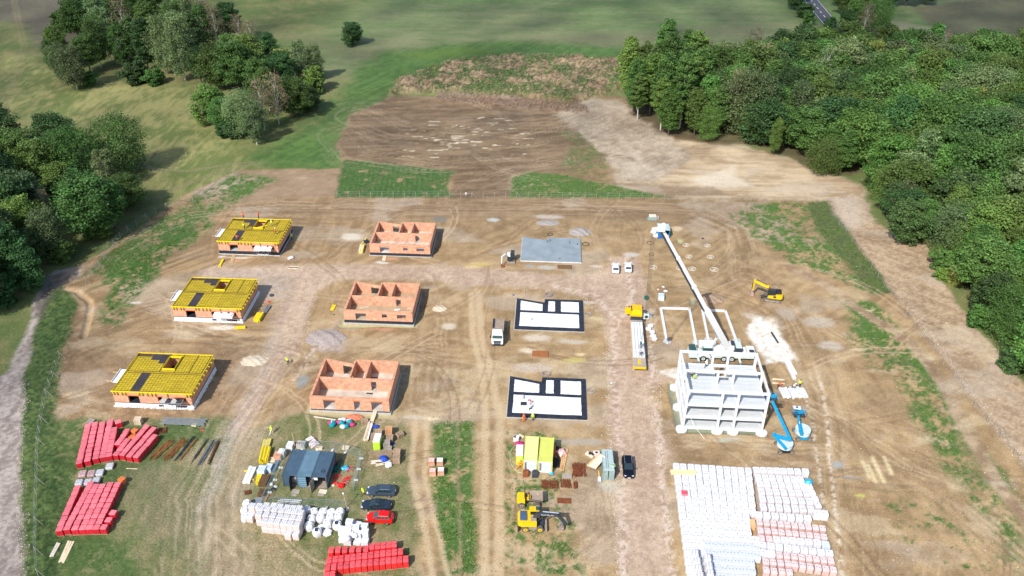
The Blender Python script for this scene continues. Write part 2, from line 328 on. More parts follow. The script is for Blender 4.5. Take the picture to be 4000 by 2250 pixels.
paint(gr*.92, cc((.24, .195, .15), (.48, .42, .335), ss(.25, .8, .3*n3+.1*n4+.3*s3+.3*n2)), isveg=0); rough = gr*.5
paint(mask(pl(K, (1730, 455), (1850, 415), (1850, 440), (1900, 470), (1780, 475)), 1.5, 1.5)*.7, (.62, .57, .48))
paint(mask(pl(K, (1800, 365), (1870, 355), (1890, 375), (1820, 385)), 1.5, 1)*.6, (.6, .5, .34))
paint(mask(pl(K, (1550, 462), (1800, 470), (1830, 490), (1690, 498)), 1.2, 1)*.7, (.20, .145, .10))
# overgrown spoil heap
heap = mask(pl(K, (985, 240), (1000, 205), (1060, 185), (1150, 158), (1300, 142), (1450, 146), (1590, 158), (1570, 225), (1450, 258), (1260, 248), (1100, 235)), 2.5, 2)
hn = fb(X*.3, Y*.22, 51, 4); hm = ss(.42, .56, .6*fb(X*.16, Y*.2, 52, 4)+.4*fb(X*.9, Y*.9, 53, 2))
paint(heap, cc((.10, .068, .038), (.37, .28, .165), ss(.3, .72, .4*n3+.4*n4+.2*n2)), isveg=0)
paint(heap*hm*.9, cc((.035, .065, .02), (.09, .13, .04), n4), isveg=1)
Z += heap*(0.8+2.6*hn*ss(0, 1, heap)); rough = rough+heap
bank = mask(pl(K, (1100, 235), (1300, 250), (1470, 265), (1480, 285), (1300, 275), (1090, 255)), 1, 1); paint(bank*.8, cc((.10, .065, .045), (.26, .19, .14), n4)); Z += bank*.5; rough = rough+bank
# crops and weeds
def weeds(p, dens, soft=1.2, warp=1.5, c=((.035, .095, .018), (.095, .185, .038)), sc=.8, amt=.95):
    k = mask(p, soft, warp); t = ss(dens-.13, dens+.09, 1-(.45*fb(X*sc*.8, Y*sc*.8, 61, 4)+.3*fb(X*.16, Y*.16, 62, 3)+.25*n4)); k = k*t
    paint(k*amt, cc(c[0], c[1], .6*n4+.4*n3), isveg=1)
rowsg = ss(.2, .5, np.abs(np.sin(X*2.2+Y*.12)))
crop = mask(pl(K, (862, 402), (930, 405), (1145, 432), (1120, 470), (1140, 497), (845, 497)), .8, .8)*(.88+.12*rowsg)*ss(.15, .35, n3)
paint(crop, cc((.03, .08, .018), (.065, .135, .03), n4), isveg=1)
weeds(pl(K, (1282, 497), (1290, 445), (1330, 430), (1420, 440), (1560, 470), (1690, 497)), .35, .8, .8)
weeds(pl(K, (1400, 430), (1440, 370), (1400, 330), (1450, 325), (1520, 395), (1530, 440), (1560, 470), (1440, 440)), .52, 1, 1.5, ((.08, .11, .035), (.15, .17, .06)))
weeds(pl(K, (200, 690), (330, 600), (450, 520), (600, 435), (700, 450), (620, 500), (480, 560), (420, 650), (330, 760), (290, 830), (240, 800), (300, 700)), .45, 1.5, 2)
weeds(pl(K, (340, 590), (520, 545), (540, 560), (430, 660), (380, 700), (250, 720)), .5, 1.5, 2)
weeds(pl(K, (1830, 545), (1870, 515), (2080, 507), (2110, 560), (2180, 650), (2240, 735), (2200, 745), (2080, 690), (1990, 660), (1900, 600)), .50, 1, 1.5)
weeds(pl(K, (2030, 508), (2085, 507), (2125, 570), (2250, 740), (2190, 740), (2110, 640), (2060, 590)), .3, .8, .8, ((.04, .075, .02), (.12, .14, .05)))
weeds(pl(K, (2100, 745), (2200, 760), (2290, 850), (2380, 960), (2450, 1090), (2576, 1260), (2576, 1320), (2440, 1140), (2330, 950), (2200, 840)), .45, 1, 1.2)
weeds(pl(K, (2140, 800), (2230, 820), (2320, 920), (2390, 1040), (2450, 1180), (2560, 1300), (2560, 1440), (2420, 1230), (2330, 1110), (2280, 1000), (2140, 860)), .49, 2, 2)
weeds(pl(K, (2200, 1250), (2400, 1240), (2560, 1449), (2300, 1449)), .66, 3, 3)
weeds(pl(K, (1090, 1060), (1190, 1060), (1200, 1449), (1120, 1449), (1080, 1200)), .40, 1, 1)
weeds(pl(K, (1260, 1090), (1400, 1090), (1420, 1200), (1470, 1449), (1270, 1449)), .55, 1, 1.5)
gbl = mask(pl(K, (145, 1060), (590, 1055), (610, 1080), (760, 1035), (1030, 1060), (1040, 1160), (1060, 1500), (1040, 1700), (50, 1700), (55, 1449), (140, 1300)), 1, 1.2)
paint(gbl*.9, cc((.08, .12, .03), (.26, .21, .115), ss(.28, .68, .4*n2+.3*n5+.3*n3)), isveg=1)
weeds(pl(K, (140, 1060), (560, 1060), (420, 1170), (330, 1200), (260, 1350), (420, 1449), (60, 1449)), .42, 2, 2, ((.04, .08, .02), (.08, .13, .035)))
bare = mask(pl(K, (600, 1090), (560, 1200), (480, 1290), (500, 1449), (640, 1449), (600, 1300), (620, 1200), (680, 1060), (740, 1030)), 3, 2.5)
paint(bare*.75, cc((.25, .20, .13), (.42, .34, .24), ss(.3, .7, .6*s2+.4*n3)), isveg=.2)
paint(mask(pl(K, (330, 1160), (480, 1180), (540, 1300), (420, 1400), (330, 1300)), 5, 3)*.5, (.17, .145, .09))
# verge with rank growth on the left, and the lane beside it
verge = mask(pl(K, (60, 1700), (55, 1449), (50, 1200), (60, 950), (85, 790), (110, 700), (200, 760), (160, 880), (140, 1050), (150, 1250), (140, 1500), (150, 1700)), 1, 1.4)
paint(verge*.95, cc((.03, .062, .016), (.10, .145, .042), ss(.3, .75, .4*n4+.3*n3+.3*n2)), isveg=1); Z += verge*(.05+.16*fb(X*.6, Y*.6, 71, 3)); rough = rough+verge*.3
lane = mask(pl(K, (-60, 1700), (-60, 1000), (20, 935), (70, 830), (88, 760), (110, 700), (140, 680), (210, 668), (200, 700), (120, 730), (88, 830), (62, 950), (50, 1200), (57, 1449), (60, 1700)), .7, .6)
paint(lane, cc((.24, .195, .17), (.40, .345, .30), ss(.3, .7, .6*s2+.4*n4)), isveg=0)
paint(mask(pl(K, (85, 800), (110, 700), (160, 685), (140, 730), (110, 800)), .8, .8)*.7, (.10, .085, .07))
paint(mask(pl(K, (150, 900), (200, 760), (225, 745), (215, 800), (190, 900), (180, 960)), 1, 1)*.8, cc((.13, .08, .045), (.25, .16, .09), n4))
dt = mask(pl(K, (165, 725), (195, 732), (228, 757), (222, 800), (210, 845)), .35, .3, 1.3, False); paint(dt, (.45, .33, .20)); Z -= dt*.45
# outer gravel road at right
oroad = mask(pl(K, (2085, 500), (2170, 478), (2195, 560), (2290, 598), (2370, 640), (2355, 695), (2450, 820), (2576, 965), (2800, 1250), (2800, 1480), (2576, 1165), (2480, 1020), (2350, 860), (2255, 740), (2160, 610), (2115, 550)), .8, .9)
paint(oroad, cc((.27, .195, .125), (.45, .35, .25), ss(.3, .7, .4*s4+.3*n2+.3*n4)), isveg=0)
paint(mask(pl(K, (2270, 740), (2310, 770), (2420, 930), (2560, 1120), (2530, 1120), (2370, 900)), 1.5, 1.2)*.3, (.42, .36, .31))
paint(mask(pl(K, (2090, 500), (2170, 490), (2180, 560), (2130, 580)), 2, 1)*.5, (.50, .46, .42))
path = mask(pl(K, (1980, 665), (2080, 720), (2180, 790), (2290, 860), (2370, 960), (2420, 1060), (2500, 1200), (2600, 1330)), .5, .5, 2.6, False); paint(path*.9, cc((.26, .18, .12), (.42, .33, .23), ss(.3, .7, n3)), isveg=0)
q1_ = ss(.57, .68, fb(X*.06+3, Y*.10, 91, 4)); q2_ = ss(.58, .70, fb(X*.07+30, Y*.12+9, 92, 4)); q3_ = ss(.60, .70, fb(X*.12+60, Y*.2+9, 93, 4)); sm = site*(1-clov)*(1-veg)*(1-uf*.85)*ss(75, 85, Y)
paint(q1_*sm*.45, cc((.34, .29, .24), (.50, .45, .385), n3)); paint(q2_*sm*.42, cc((.13, .092, .055), (.26, .19, .12), n4)); paint(q3_*sm*ss(60, -20, Y-150)*.4, cc((.50, .41, .27), (.56, .48, .35), n3))
# pink crushed-stone roads
pg = cc((.31, .225, .17), (.52, .42, .34), ss(.2, .8, .2*n4+.25*n3+.25*s2+.3*n2))
road = mask(pl(K, (1480, 1700), (1560, 1449), (1545, 1250), (1545, 1150), (1530, 1000), (1530, 880), (1520, 790), (1480, 745), (1380, 725), (1200, 720), (1050, 705), (860, 700), (850, 705), (790, 740), (760, 860), (700, 960), (640, 1050), (600, 1110), (590, 1060), (640, 960), (690, 860), (720, 780), (745, 700), (640, 690), (500, 700), (500, 680), (700, 665), (900, 665), (1200, 672), (1400, 690), (1520, 690), (1540, 650), (1600, 640), (1620, 690), (1630, 760), (1625, 900), (1660, 940), (1700, 960), (1640, 970), (1650, 1060), (1700, 1150), (1670, 1170), (1680, 1300), (1690, 1449), (1730, 1700)), 1.0, 1.1)
paint(road*.93, pg, isveg=0)
paint(mask(pl(K, (500, 690), (650, 680), (745, 700), (700, 860), (640, 1000), (560, 1180), (500, 1280), (540, 1150), (610, 1030), (660, 900), (700, 760)), 2, 1.5)*.55, cc((.36, .31, .29), (.50, .45, .41), n4))
for p in (pl(K, (1575, 640), (1590, 760), (1545, 830), (1545, 950), (1560, 1150), (1570, 1449)), pl(K, (1640, 780), (1640, 960), (1665, 1150), (1690, 1449)), pl(K, (820, 845), (770, 900), (740, 960)), pl(K, (1400, 720), (1500, 745), (1545, 800))):
    k = mask(p, .6, .8, 1.2, False)*ss(.35, .6, n4); paint(k*.5, (.62, .54, .50), isveg=0)
paint(mask(pl(K, (830, 830), (870, 850), (860, 880), (790, 880), (780, 840)), 1.5, 1.5)*.8, cc((.30, .25, .25), (.5, .44, .43), n4))
# rutted tracks
def ruts(p, w, amt=.5*.8, dark=(.17, .12, .08), light=(.5, .41, .30), sp=1.9):
    a = np.array(p); k = (X > a[:, 0].min()-w*2) & (X < a[:, 0].max()+w*2) & (Y > a[:, 1].min()-w*2) & (Y < a[:, 1].max()+w*2)
    d, al, sg, _ = segd(X[k]+W1[k]*.8, Y[k]+W2[k]*.8, p); q = fb(d*sg*sp, al*.05, 81, 3); f = np.exp(-(d/w)**2)
    t = np.zeros(N); t[k] = ss(.52, .72, q)*f; paint(t*amt*.75, dark); t2 = np.zeros(N); t2[k] = ss(.52, .70, 1-q)*f; paint(t2*amt*.7, light)
    Z[k] += (q-.5)*.22*f
for p, wd, am in ((pl(K, (200, 700), (330, 600), (480, 540), (700, 520), (1000, 520), (1400, 520), (1750, 530), (1850, 580), (1880, 700)), 5, .5), (pl(K, (300, 830), (400, 800), (600, 850), (700, 830)), 4, .5), (pl(K, (560, 640), (760, 600), (900, 600)), 3, .35),
                  (pl(K, (1140, 500), (1180, 470), (1280, 430), (1420, 400)), 4, .5), (pl(K, (1250, 555), (1330, 580), (1450, 590), (1500, 640)), 4, .4), (pl(K, (1060, 700), (1100, 800), (1090, 1000)), 6, .35),
                  (pl(K, (1880, 700), (1960, 780), (2020, 900), (2070, 1050), (2090, 1200), (2120, 1449)), 6, .5), (pl(K, (1800, 700), (1860, 620), (1840, 560)), 4, .35), (pl(K, (2000, 1000), (2200, 1130), (2400, 1250), (2576, 1400)), 5, .5),
                  (pl(K, (2080, 1200), (2250, 1180), (2350, 1210)), 2.5, .5), (pl(K, (1700, 1110), (1900, 1130), (2080, 1140)), 4, .45), (pl(K, (1400, 1200), (1500, 1230), (1520, 1330), (1440, 1400)), 3, .45),
                  (pl(K, (720, 900), (600, 1080), (520, 1250), (520, 1449)), 7, .45), (pl(K, (780, 940), (900, 900), (1100, 870)), 4, .35), (pl(K, (150, 1010), (400, 1040), (600, 1010)), 4, .3), (pl(K, (900, 290), (1000, 330), (1300, 350), (1500, 300)), 14, .4), (pl(K, (860, 340), (900, 390), (1100, 420), (1300, 400)), 8, .4)):
    ruts(p, wd, am)
for p, wd in ((pl(K, (1185, 740), (1190, 840), (1215, 960), (1222, 1050), (1218, 1449)), 1.3), (pl(K, (1200, 730), (1212, 850), (1240, 960), (1257, 1050), (1255, 1449)), 1.5), (pl(K, (1045, 1060), (1035, 1180), (1060, 1300), (1090, 1449)), 1.0), (pl(K, (1075, 1070), (1068, 1200), (1090, 1300), (1130, 1449)), .8)):
    paint(mask(p, .35, .25, wd, False)*.7, (.50, .40, .27), isveg=0)
paint(mask(pl(K, (1150, 1070), (1160, 1449)), .3, .2, .5, False)*.6, (.26, .20, .13), isveg=0)
for p, wd in ((pl(K, (2060, 950), (2080, 1050), (2090, 1180), (2120, 1449)), .7), (pl(K, (2010, 960), (2040, 1040), (2060, 1180), (2075, 1300)), .5)):
    paint(mask(p, .3, .3, wd, False)*ss(.3, .6, n4)*.7, (.62, .58, .50))
rd = random.Random(77)
for i in range(90):
    cx_, cy_ = rd.uniform(-90, 85), rd.uniform(84, 205) if i < 70 else rd.uniform(205, 270); a_ = rd.uniform(0, 6.28); bend = rd.uniform(-.05, .05); p = []
    if i >= 70: cx_ = rd.uniform(-55, 30)
    for k in range(7): p.append((cx_, cy_)); cx_ += 4.5*cos(a_); cy_ += 4.5*sin(a_); a_ += bend*4.5
    cdk = rd.random() < .6; am_ = rd.uniform(.25, .55)
    for o in (0, 1.9):
        k_ = mask([(a+o*-sin(a_), b+o*cos(a_)) for a, b in p], .13, .35, rd.uniform(.28, .5), False)*site*(1-clov)*(1-wet)
        paint(k_*am_, (.16, .105, .065) if cdk else (.50, .39, .27)); Z -= k_*.07*(1 if cdk else -.3)
# white chalk, gravel spots, puddles
wc = cc((.55, .53, .49), (.80, .79, .76), ss(.2, .6, .5*n3+.5*n4))
paint(mask(pl(K, (1873, 828), (1905, 795), (1950, 822), (1975, 860), (2010, 905), (1930, 912), (1905, 880)), .8, .9)*.97, wc)
paint(mask(pl(K, (1880, 785), (1900, 790), (1945, 800), (1960, 835), (1900, 830)), 1.5, 1.5)*.5, wc)
paint(mask(pl(K, (1655, 935), (1720, 925), (1740, 950), (1700, 958)), .6, .6)*.8, wc)
for q, rx, ry, c in ((K(886, 596), 2.6, 1.8, (.58, .56, .5)), (A1(1030, 1110), .1, .1, (.7, .7, .7)), (K(1242, 554), 1.5, .9, (.42, .48, .5)), (K(1104, 552), 2, 1.2, (.16, .17, .17)), (K(1385, 560), 2, 1.6, (.40, .36, .34)), (K(1105, 776), 1.2, .8, (.62, .53, .40)), (K(1128, 822), 1.7, 1.2, (.55, .50, .43)),
                     (K(1205, 665), 2.6, 1.0, (.50, .39, .17)), (K(1190, 672), 2, .6, (.55, .45, .24)), (K(1350, 850), 3.0, 1.2, (.55, .50, .44)), (K(1330, 880), 1.6, .8, (.60, .55, .45)), (K(1440, 858), 3, .8, (.48, .44, .38)), (K(1445, 905), 2.2, .9, (.46, .42, .15)), (K(1340, 925), 4, 1.4, (.46, .40, .35)), (K(1500, 800), 1.6, .8, (.50, .42, .25)), (K(1460, 890), 1, .4, (.6, .5, .3)),
                     (K(645, 905), 2.5, 1.2, (.58, .50, .35)), (K(560, 825), 3.5, .8, (.62, .60, .57)), (K(340, 762), 1.3, .4, (.66, .62, .56)), (K(600, 648), 3, .4, (.6, .58, .55)), (K(560, 645), 1, .3, (.6, .58, .55)), (K(960, 660), 1.6, .6, (.60, .60, .58)), (K(980, 650), 2, .5, (.5, .26, .18)), (K(590, 655), 1.4, .6, (.5, .28, .18)), (K(960, 828), 3, .4, (.46, .24, .17)), (K(1660, 590), 2.2, .7, (.62, .55, .42)), (K(1700, 575), 1.4, 1.2, (.55, .46, .34)),
                     (K(1590, 640), 2.0, 1.0, (.50, .49, .47)), (K(1500, 670), 1.6, .5, (.55, .5, .45)), (K(1380, 545), 3.5, 1.2, (.46, .42, .39)), (K(1830, 1105), 2.2, .5, (.38, .40, .37)), (K(1812, 1080), 2, .5, (.55, .55, .5)), (K(2110, 1170), 1.0, .9, (.28, .32, .34)), (K(2150, 1205), 2.4, .25, (.22, .24, .25)), (K(2165, 1245), 1, .3, (.45, .46, .12)), (K(760, 960), 1, 2, (.22, .27, .30)), (K(1330, 670), 1.0, .8, (.30, .33, .35)), (K(1375, 672), 2.5, .7, (.42, .43, .42)), (K(1085, 1052), 1.4, .4, (.62, .56, .38)), (K(1040, 1050), 2, .5, (.48, .44, .36)),
                     (K(1530, 1222), 1.6, 1.4, (.44, .42, .36)), (K(1460, 1110), 4.5, .9, (.36, .33, .29)), (K(1480, 762), 2, .6, (.5, .44, .38)), (K(1420, 450), 1, .5, (.1, .13, .04)), (K(2160, 880), 1.4, .5, (.5, .42, .28)), (K(2340, 900), .8, .6, (.5, .42, .28)), (K(2190, 780), .8, .4, (.55, .48, .3)), (K(2060, 810), 3, 2, (.42, .38, .33)), (K(2090, 870), 2.5, 1.6, (.45, .41, .36)), (K(1980, 790), 2, 2.5, (.38, .33, .28))):
    paint(blobm(g(q), rx, ry)*.8, c)
for i, q in enumerate([(2185, 1170), (2170, 1160), (2195, 1150), (2205, 1170), (2225, 1150)]): paint(mask(pl(K, q, (q[0]+18, q[1]+42)), .3, .2, .6, False)*.85, (.60, .53, .34))
rd = random.Random(4)
for i in range(70):         # pale lime smears dragged over the upper field
    if i < 40: q = (1130+rd.gauss(0, 55), 350+rd.gauss(0, 22))
    elif i < 55: q = (1200+rd.gauss(0, 60), 305+rd.gauss(0, 12))
    elif i < 64: q = (1300+rd.gauss(0, 12), 345+rd.gauss(0, 14))
    else: q = (1060+rd.uniform(-60, 300), 370+rd.uniform(-10, 25))
    a = g(K(*q)); L = rd.uniform(.8, 3.6); wv = rd.uniform(.18, .36); t = rd.uniform(-.35, .1)
    paint(mask([(a[0]-L/2, a[1]-t*L/2), (a[0]+L/2, a[1]+t*L/2)], .25, .35, wv, False), (.62, .57, .44))
for p, c in ((pl(B2, (900, 215), (985, 130), (990, 190), (1760, 200), (1810, 100), (1840, 60), (1880, 0), (1905, 60), (1820, 160), (1800, 230), (1400, 215), (1000, 235)), (.36, .33, .17)), (pl(B2, (520, 1180), (600, 1060), (620, 1160), (1490, 1190), (1600, 740), (1720, 650), (1720, 850), (1600, 1110), (1520, 1250), (900, 1230)), (.38, .33, .19)),
             (pl(F4, (185, 745), (250, 790), (300, 1080), (350, 1290), (1300, 1330), (1380, 1340), (1300, 1380), (760, 1360), (400, 1350), (300, 1350), (250, 1150), (190, 850)), (.20, .235, .16)), (pl(A4, (700, 380), (760, 390), (760, 430), (705, 425)), (.36, .38, .2)), (pl(A4, (845, 1040), (890, 1050), (900, 1110), (860, 1115)), (.26, .30, .2))):
    k = mask(p, .25, .2); paint(k*.9, c, isveg=0); wet = np.maximum(wet, k); Z -= k*.35
for p in (pl(B2, (1605, 640), (1725, 650), (1705, 850), (1660, 960), (1590, 1100), (1540, 1120)), pl(A2, (1270, 930), (1355, 940), (1350, 1060), (1240, 1290), (1190, 1330)), pl(A2, (1450, 270), (1520, 280), (1500, 450), (1390, 580))):
    k = mask(p, .5, .4); paint(k*.5, cc((.10, .07, .045), (.28, .2, .14), n4)); Z -= k*.45  # sunken strips right of the brick houses, their cast shadow put into the colour
for p in (pl(B1, (50, 1180), (560, 1110), (730, 1100), (1240, 1120), (1300, 1150), (1560, 1160), (1700, 1230), (1200, 1240), (100, 1240)),): rough = rough+mask(p, 1, 1)*.5
# the far road
rdm = mask(pl(K, (1975, -60), (2022, 0), (2078, 70), (2098, 72), (2050, 0), (2010, -60)), .15, 0); rdm2 = rdm
# height detail
Z += (site-heap)*0+(.10*(stk-.5)+.05*(n3-.5))*site*(1-road)+veg*(.10*(n4-.5)+.08*(n3-.5))+rough*(.5*(n3-.5)+.34*(n4-.5))+road*.02*(n4-.5)
# keep the ground level under buildings
Z *= 1-mask([g(K(1700, 905)), g(K(1930, 905)), g(K(1945, 1080)), g(K(1715, 1080))], .3, 0)
Z[(np.abs(X) > 400) | (Y < 40) | (Y > 700)] = 0
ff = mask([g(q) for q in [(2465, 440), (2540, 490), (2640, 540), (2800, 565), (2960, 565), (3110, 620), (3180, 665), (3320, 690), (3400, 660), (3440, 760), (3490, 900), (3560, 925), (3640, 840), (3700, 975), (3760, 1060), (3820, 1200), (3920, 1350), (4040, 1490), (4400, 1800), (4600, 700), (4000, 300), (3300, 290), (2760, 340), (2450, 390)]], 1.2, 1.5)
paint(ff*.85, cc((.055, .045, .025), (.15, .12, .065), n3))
soilf = (site*(1-veg)*(1-wet))[:, None]; col *= 1-soilf*np.array([0.02, .065, .145])[None]
col *= (1+.10*(n4-.5)[:, None]); col = np.clip(col, 0.008, .85)
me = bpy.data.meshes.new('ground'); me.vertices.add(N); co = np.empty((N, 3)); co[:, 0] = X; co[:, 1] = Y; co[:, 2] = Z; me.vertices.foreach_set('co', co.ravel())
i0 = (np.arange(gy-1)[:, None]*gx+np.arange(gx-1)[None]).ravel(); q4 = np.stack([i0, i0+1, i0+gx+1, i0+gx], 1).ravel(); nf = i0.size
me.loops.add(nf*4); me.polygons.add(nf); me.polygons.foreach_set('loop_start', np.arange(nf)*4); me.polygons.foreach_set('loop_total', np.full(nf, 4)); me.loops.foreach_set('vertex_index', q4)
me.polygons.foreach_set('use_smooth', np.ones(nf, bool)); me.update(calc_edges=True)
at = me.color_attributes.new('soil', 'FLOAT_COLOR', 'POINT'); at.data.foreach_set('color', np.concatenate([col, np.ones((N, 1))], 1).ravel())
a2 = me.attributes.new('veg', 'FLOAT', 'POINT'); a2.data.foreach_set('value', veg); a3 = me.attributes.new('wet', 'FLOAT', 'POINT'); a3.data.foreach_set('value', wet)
gm = bpy.data.materials.new('soil_and_grass'); gm.use_nodes = True; n = gm.node_tree; b = n.nodes['Principled BSDF']; b.inputs['Specular IOR Level'].default_value = .25
ca = n.nodes.new('ShaderNodeAttribute'); ca.attribute_name = 'soil'; va = n.nodes.new('ShaderNodeAttribute'); va.attribute_name = 'veg'; wa = n.nodes.new('ShaderNodeAttribute'); wa.attribute_name = 'wet'
tc = n.nodes.new('ShaderNodeTexCoord'); no = n.nodes.new('ShaderNodeTexNoise'); no.inputs['Scale'].default_value = 3.2; no.inputs['Detail'].default_value = 6; no.inputs['Roughness'].default_value = .75; n.links.new(tc.outputs['Object'], no.inputs['Vector'])
mr = n.nodes.new('ShaderNodeMapRange'); mr.inputs[1].default_value = .3; mr.inputs[2].default_value = .7; n.links.new(no.outputs[0], mr.inputs[0])
def mth(op, a, b_):
    k = n.nodes.new('ShaderNodeMath'); k.operation = op
    for i, v in enumerate((a, b_)):
        if isinstance(v, (int, float)): k.inputs[i].default_value = v
        else: n.links.new(v, k.inputs[i])
    return k.outputs[0]
amp = mth('ADD', mth('MULTIPLY', va.outputs['Fac'], .6), .6)
val = mth('ADD', mth('MULTIPLY', mth('SUBTRACT', mr.outputs[0], .5), mth('MULTIPLY', amp, mth('SUBTRACT', 1.0, wa.outputs['Fac']))), 1.0)
hs = n.nodes.new('ShaderNodeHueSaturation'); n.links.new(ca.outputs['Color'], hs.inputs['Color']); n.links.new(val, hs.inputs['Value']); n.links.new(hs.outputs[0], b.inputs['Base Color'])
n.links.new(mth('SUBTRACT', .95, mth('MULTIPLY', wa.outputs['Fac'], .78)), b.inputs['Roughness'])
bp = n.nodes.new('ShaderNodeBump'); bp.inputs['Distance'].default_value = .12; n.links.new(mth('SUBTRACT', .55, mth('MULTIPLY', wa.outputs['Fac'], .55)), bp.inputs['Strength']); n.links.new(no.outputs[0], bp.inputs['Height']); n.links.new(bp.outputs[0], b.inputs['Normal'])
me.materials.append(gm); go = bpy.data.objects.new('ground', me); C.objects.link(go); go['kind'] = 'structure'; go['label'] = 'dug up soil, tracks and meadow of the building site'
def hz(x, y):                                   # ground height under a point (nearest vertex)
    i = min(max(int(np.searchsorted(ys, y)), 1), gy-1); i = i if abs(ys[i]-y) < abs(ys[i-1]-y) else i-1
    s = x/(.848*max(ys[i], 60)+54.5); j = int(np.argmin(abs(sx-s))); return float(Z[i*gx+j])
# asphalt road in the far corner
asph = mat('asphalt', (.075, .08, .095), .8, var=.1)
rl = pl(K, (1975, -80), (2022, 0), (2052, 38), (2072, 62), (2120, 110), (2170, 150)); 
mb = MB(); off = lambda p, q, o: (lambda d: (-(q[1]-p[1])/d*o, (q[0]-p[0])/d*o))(hypot(q[0]-p[0], q[1]-p[1]))
def ribbon(mb, pts, w, z, mt, sh=0):
    vs = []
    for i, p in enumerate(pts):
        a = pts[max(i-1, 0)]; b_ = pts[min(i+1, len(pts)-1)]; o = off(a, b_, 1); vs += [(p[0]+o[0]*(sh-w/2), p[1]+o[1]*(sh-w/2), z), (p[0]+o[0]*(sh+w/2), p[1]+o[1]*(sh+w/2), z)]
    return mb.add(vs, [(2*i, 2*i+1, 2*i+3, 2*i+2) for i in range(len(pts)-1)], mt)
rl = [(a+3.4, b_) for a, b_ in rl]
o = obj('asphalt_road', ribbon(mb, rl, 7.4, .24, asph)); o['kind'] = 'structure'
mb = MB(); ribbon(mb, rl, .2, .25, wht, 3.3); ribbon(mb, rl, .2, .25, wht, -3.3)
for i in range(len(rl)-1):
    L = hypot(rl[i+1][0]-rl[i][0], rl[i+1][1]-rl[i][1]); k = int(L/9)+1
    for j in range(k): ribbon(mb, [P(rl[i], rl[i+1], (j+.1)/k), P(rl[i], rl[i+1], (j+.55)/k)], .35, .25, wht)
o2 = obj('road_marking', mb, o)
# ---------------------------------------------------------------- trees
def leafmat(name, c, tr=.22):
    m = bpy.data.materials.new(name); m.use_nodes = True; n = m.node_tree; b = n.nodes['Principled BSDF']; out = n.nodes['Material Output']
    b.inputs['Roughness'].default_value = .6; b.inputs['Specular IOR Level'].default_value = .3
    at = n.nodes.new('ShaderNodeAttribute'); at.attribute_name = 'leafv'; oi = n.nodes.new('ShaderNodeObjectInfo')
    hs = n.nodes.new('ShaderNodeHueSaturation'); hs.inputs['Color'].default_value = (*c, 1)
    a = n.nodes.new('ShaderNodeMapRange'); a.inputs[3].default_value = .62; a.inputs[4].default_value = 1.45; n.links.new(at.outputs['Fac'], a.inputs[0])
    r = n.nodes.new('ShaderNodeMapRange'); r.inputs[3].default_value = .72; r.inputs[4].default_value = 1.3; n.links.new(oi.outputs['Random'], r.inputs[0])
    mm = n.nodes.new('ShaderNodeMath'); mm.operation = 'MULTIPLY'; n.links.new(a.outputs[0], mm.inputs[0]); n.links.new(r.outputs[0], mm.inputs[1]); n.links.new(mm.outputs[0], hs.inputs['Value'])
    h = n.nodes.new('ShaderNodeMapRange'); h.inputs[3].default_value = .475; h.inputs[4].default_value = .525
    f = n.nodes.new('ShaderNodeMath'); f.operation = 'FRACT'; g2 = n.nodes.new('ShaderNodeMath'); g2.operation = 'MULTIPLY'; g2.inputs[1].default_value = 7.3
    n.links.new(oi.outputs['Random'], g2.inputs[0]); n.links.new(g2.outputs[0], f.inputs[0]); n.links.new(f.outputs[0], h.inputs[0]); n.links.new(h.outputs[0], hs.inputs['Hue'])
    n.links.new(hs.outputs[0], b.inputs['Base Color']); t = n.nodes.new('ShaderNodeBsdfTranslucent'); n.links.new(hs.outputs[0], t.inputs[0])
    mx = n.nodes.new('ShaderNodeMixShader'); mx.inputs[0].default_value = tr; n.links.new(b.outputs[0], mx.inputs[1]); n.links.new(t.outputs[0], mx.inputs[2]); n.links.new(mx.outputs[0], out.inputs[0])
    return m
bark = mat('bark', (.10, .08, .06), .95, var=.3); birchb = mat('white_bark', (.48, .47, .43), .8, var=.3)
LM = dict(green=leafmat('leaf_green', (.088, .162, .036)), dark=leafmat('leaf_dark', (.055, .115, .033)), mid=leafmat('leaf_mid', (.10, .19, .038)), grey=leafmat('leaf_greygreen', (.13, .19, .072)),
          light=leafmat('leaf_fresh', (.115, .215, .038)), yellow=leafmat('leaf_yellowing', (.21, .24, .055)), brown=leafmat('leaf_dry_brown', (.19, .16, .085)))
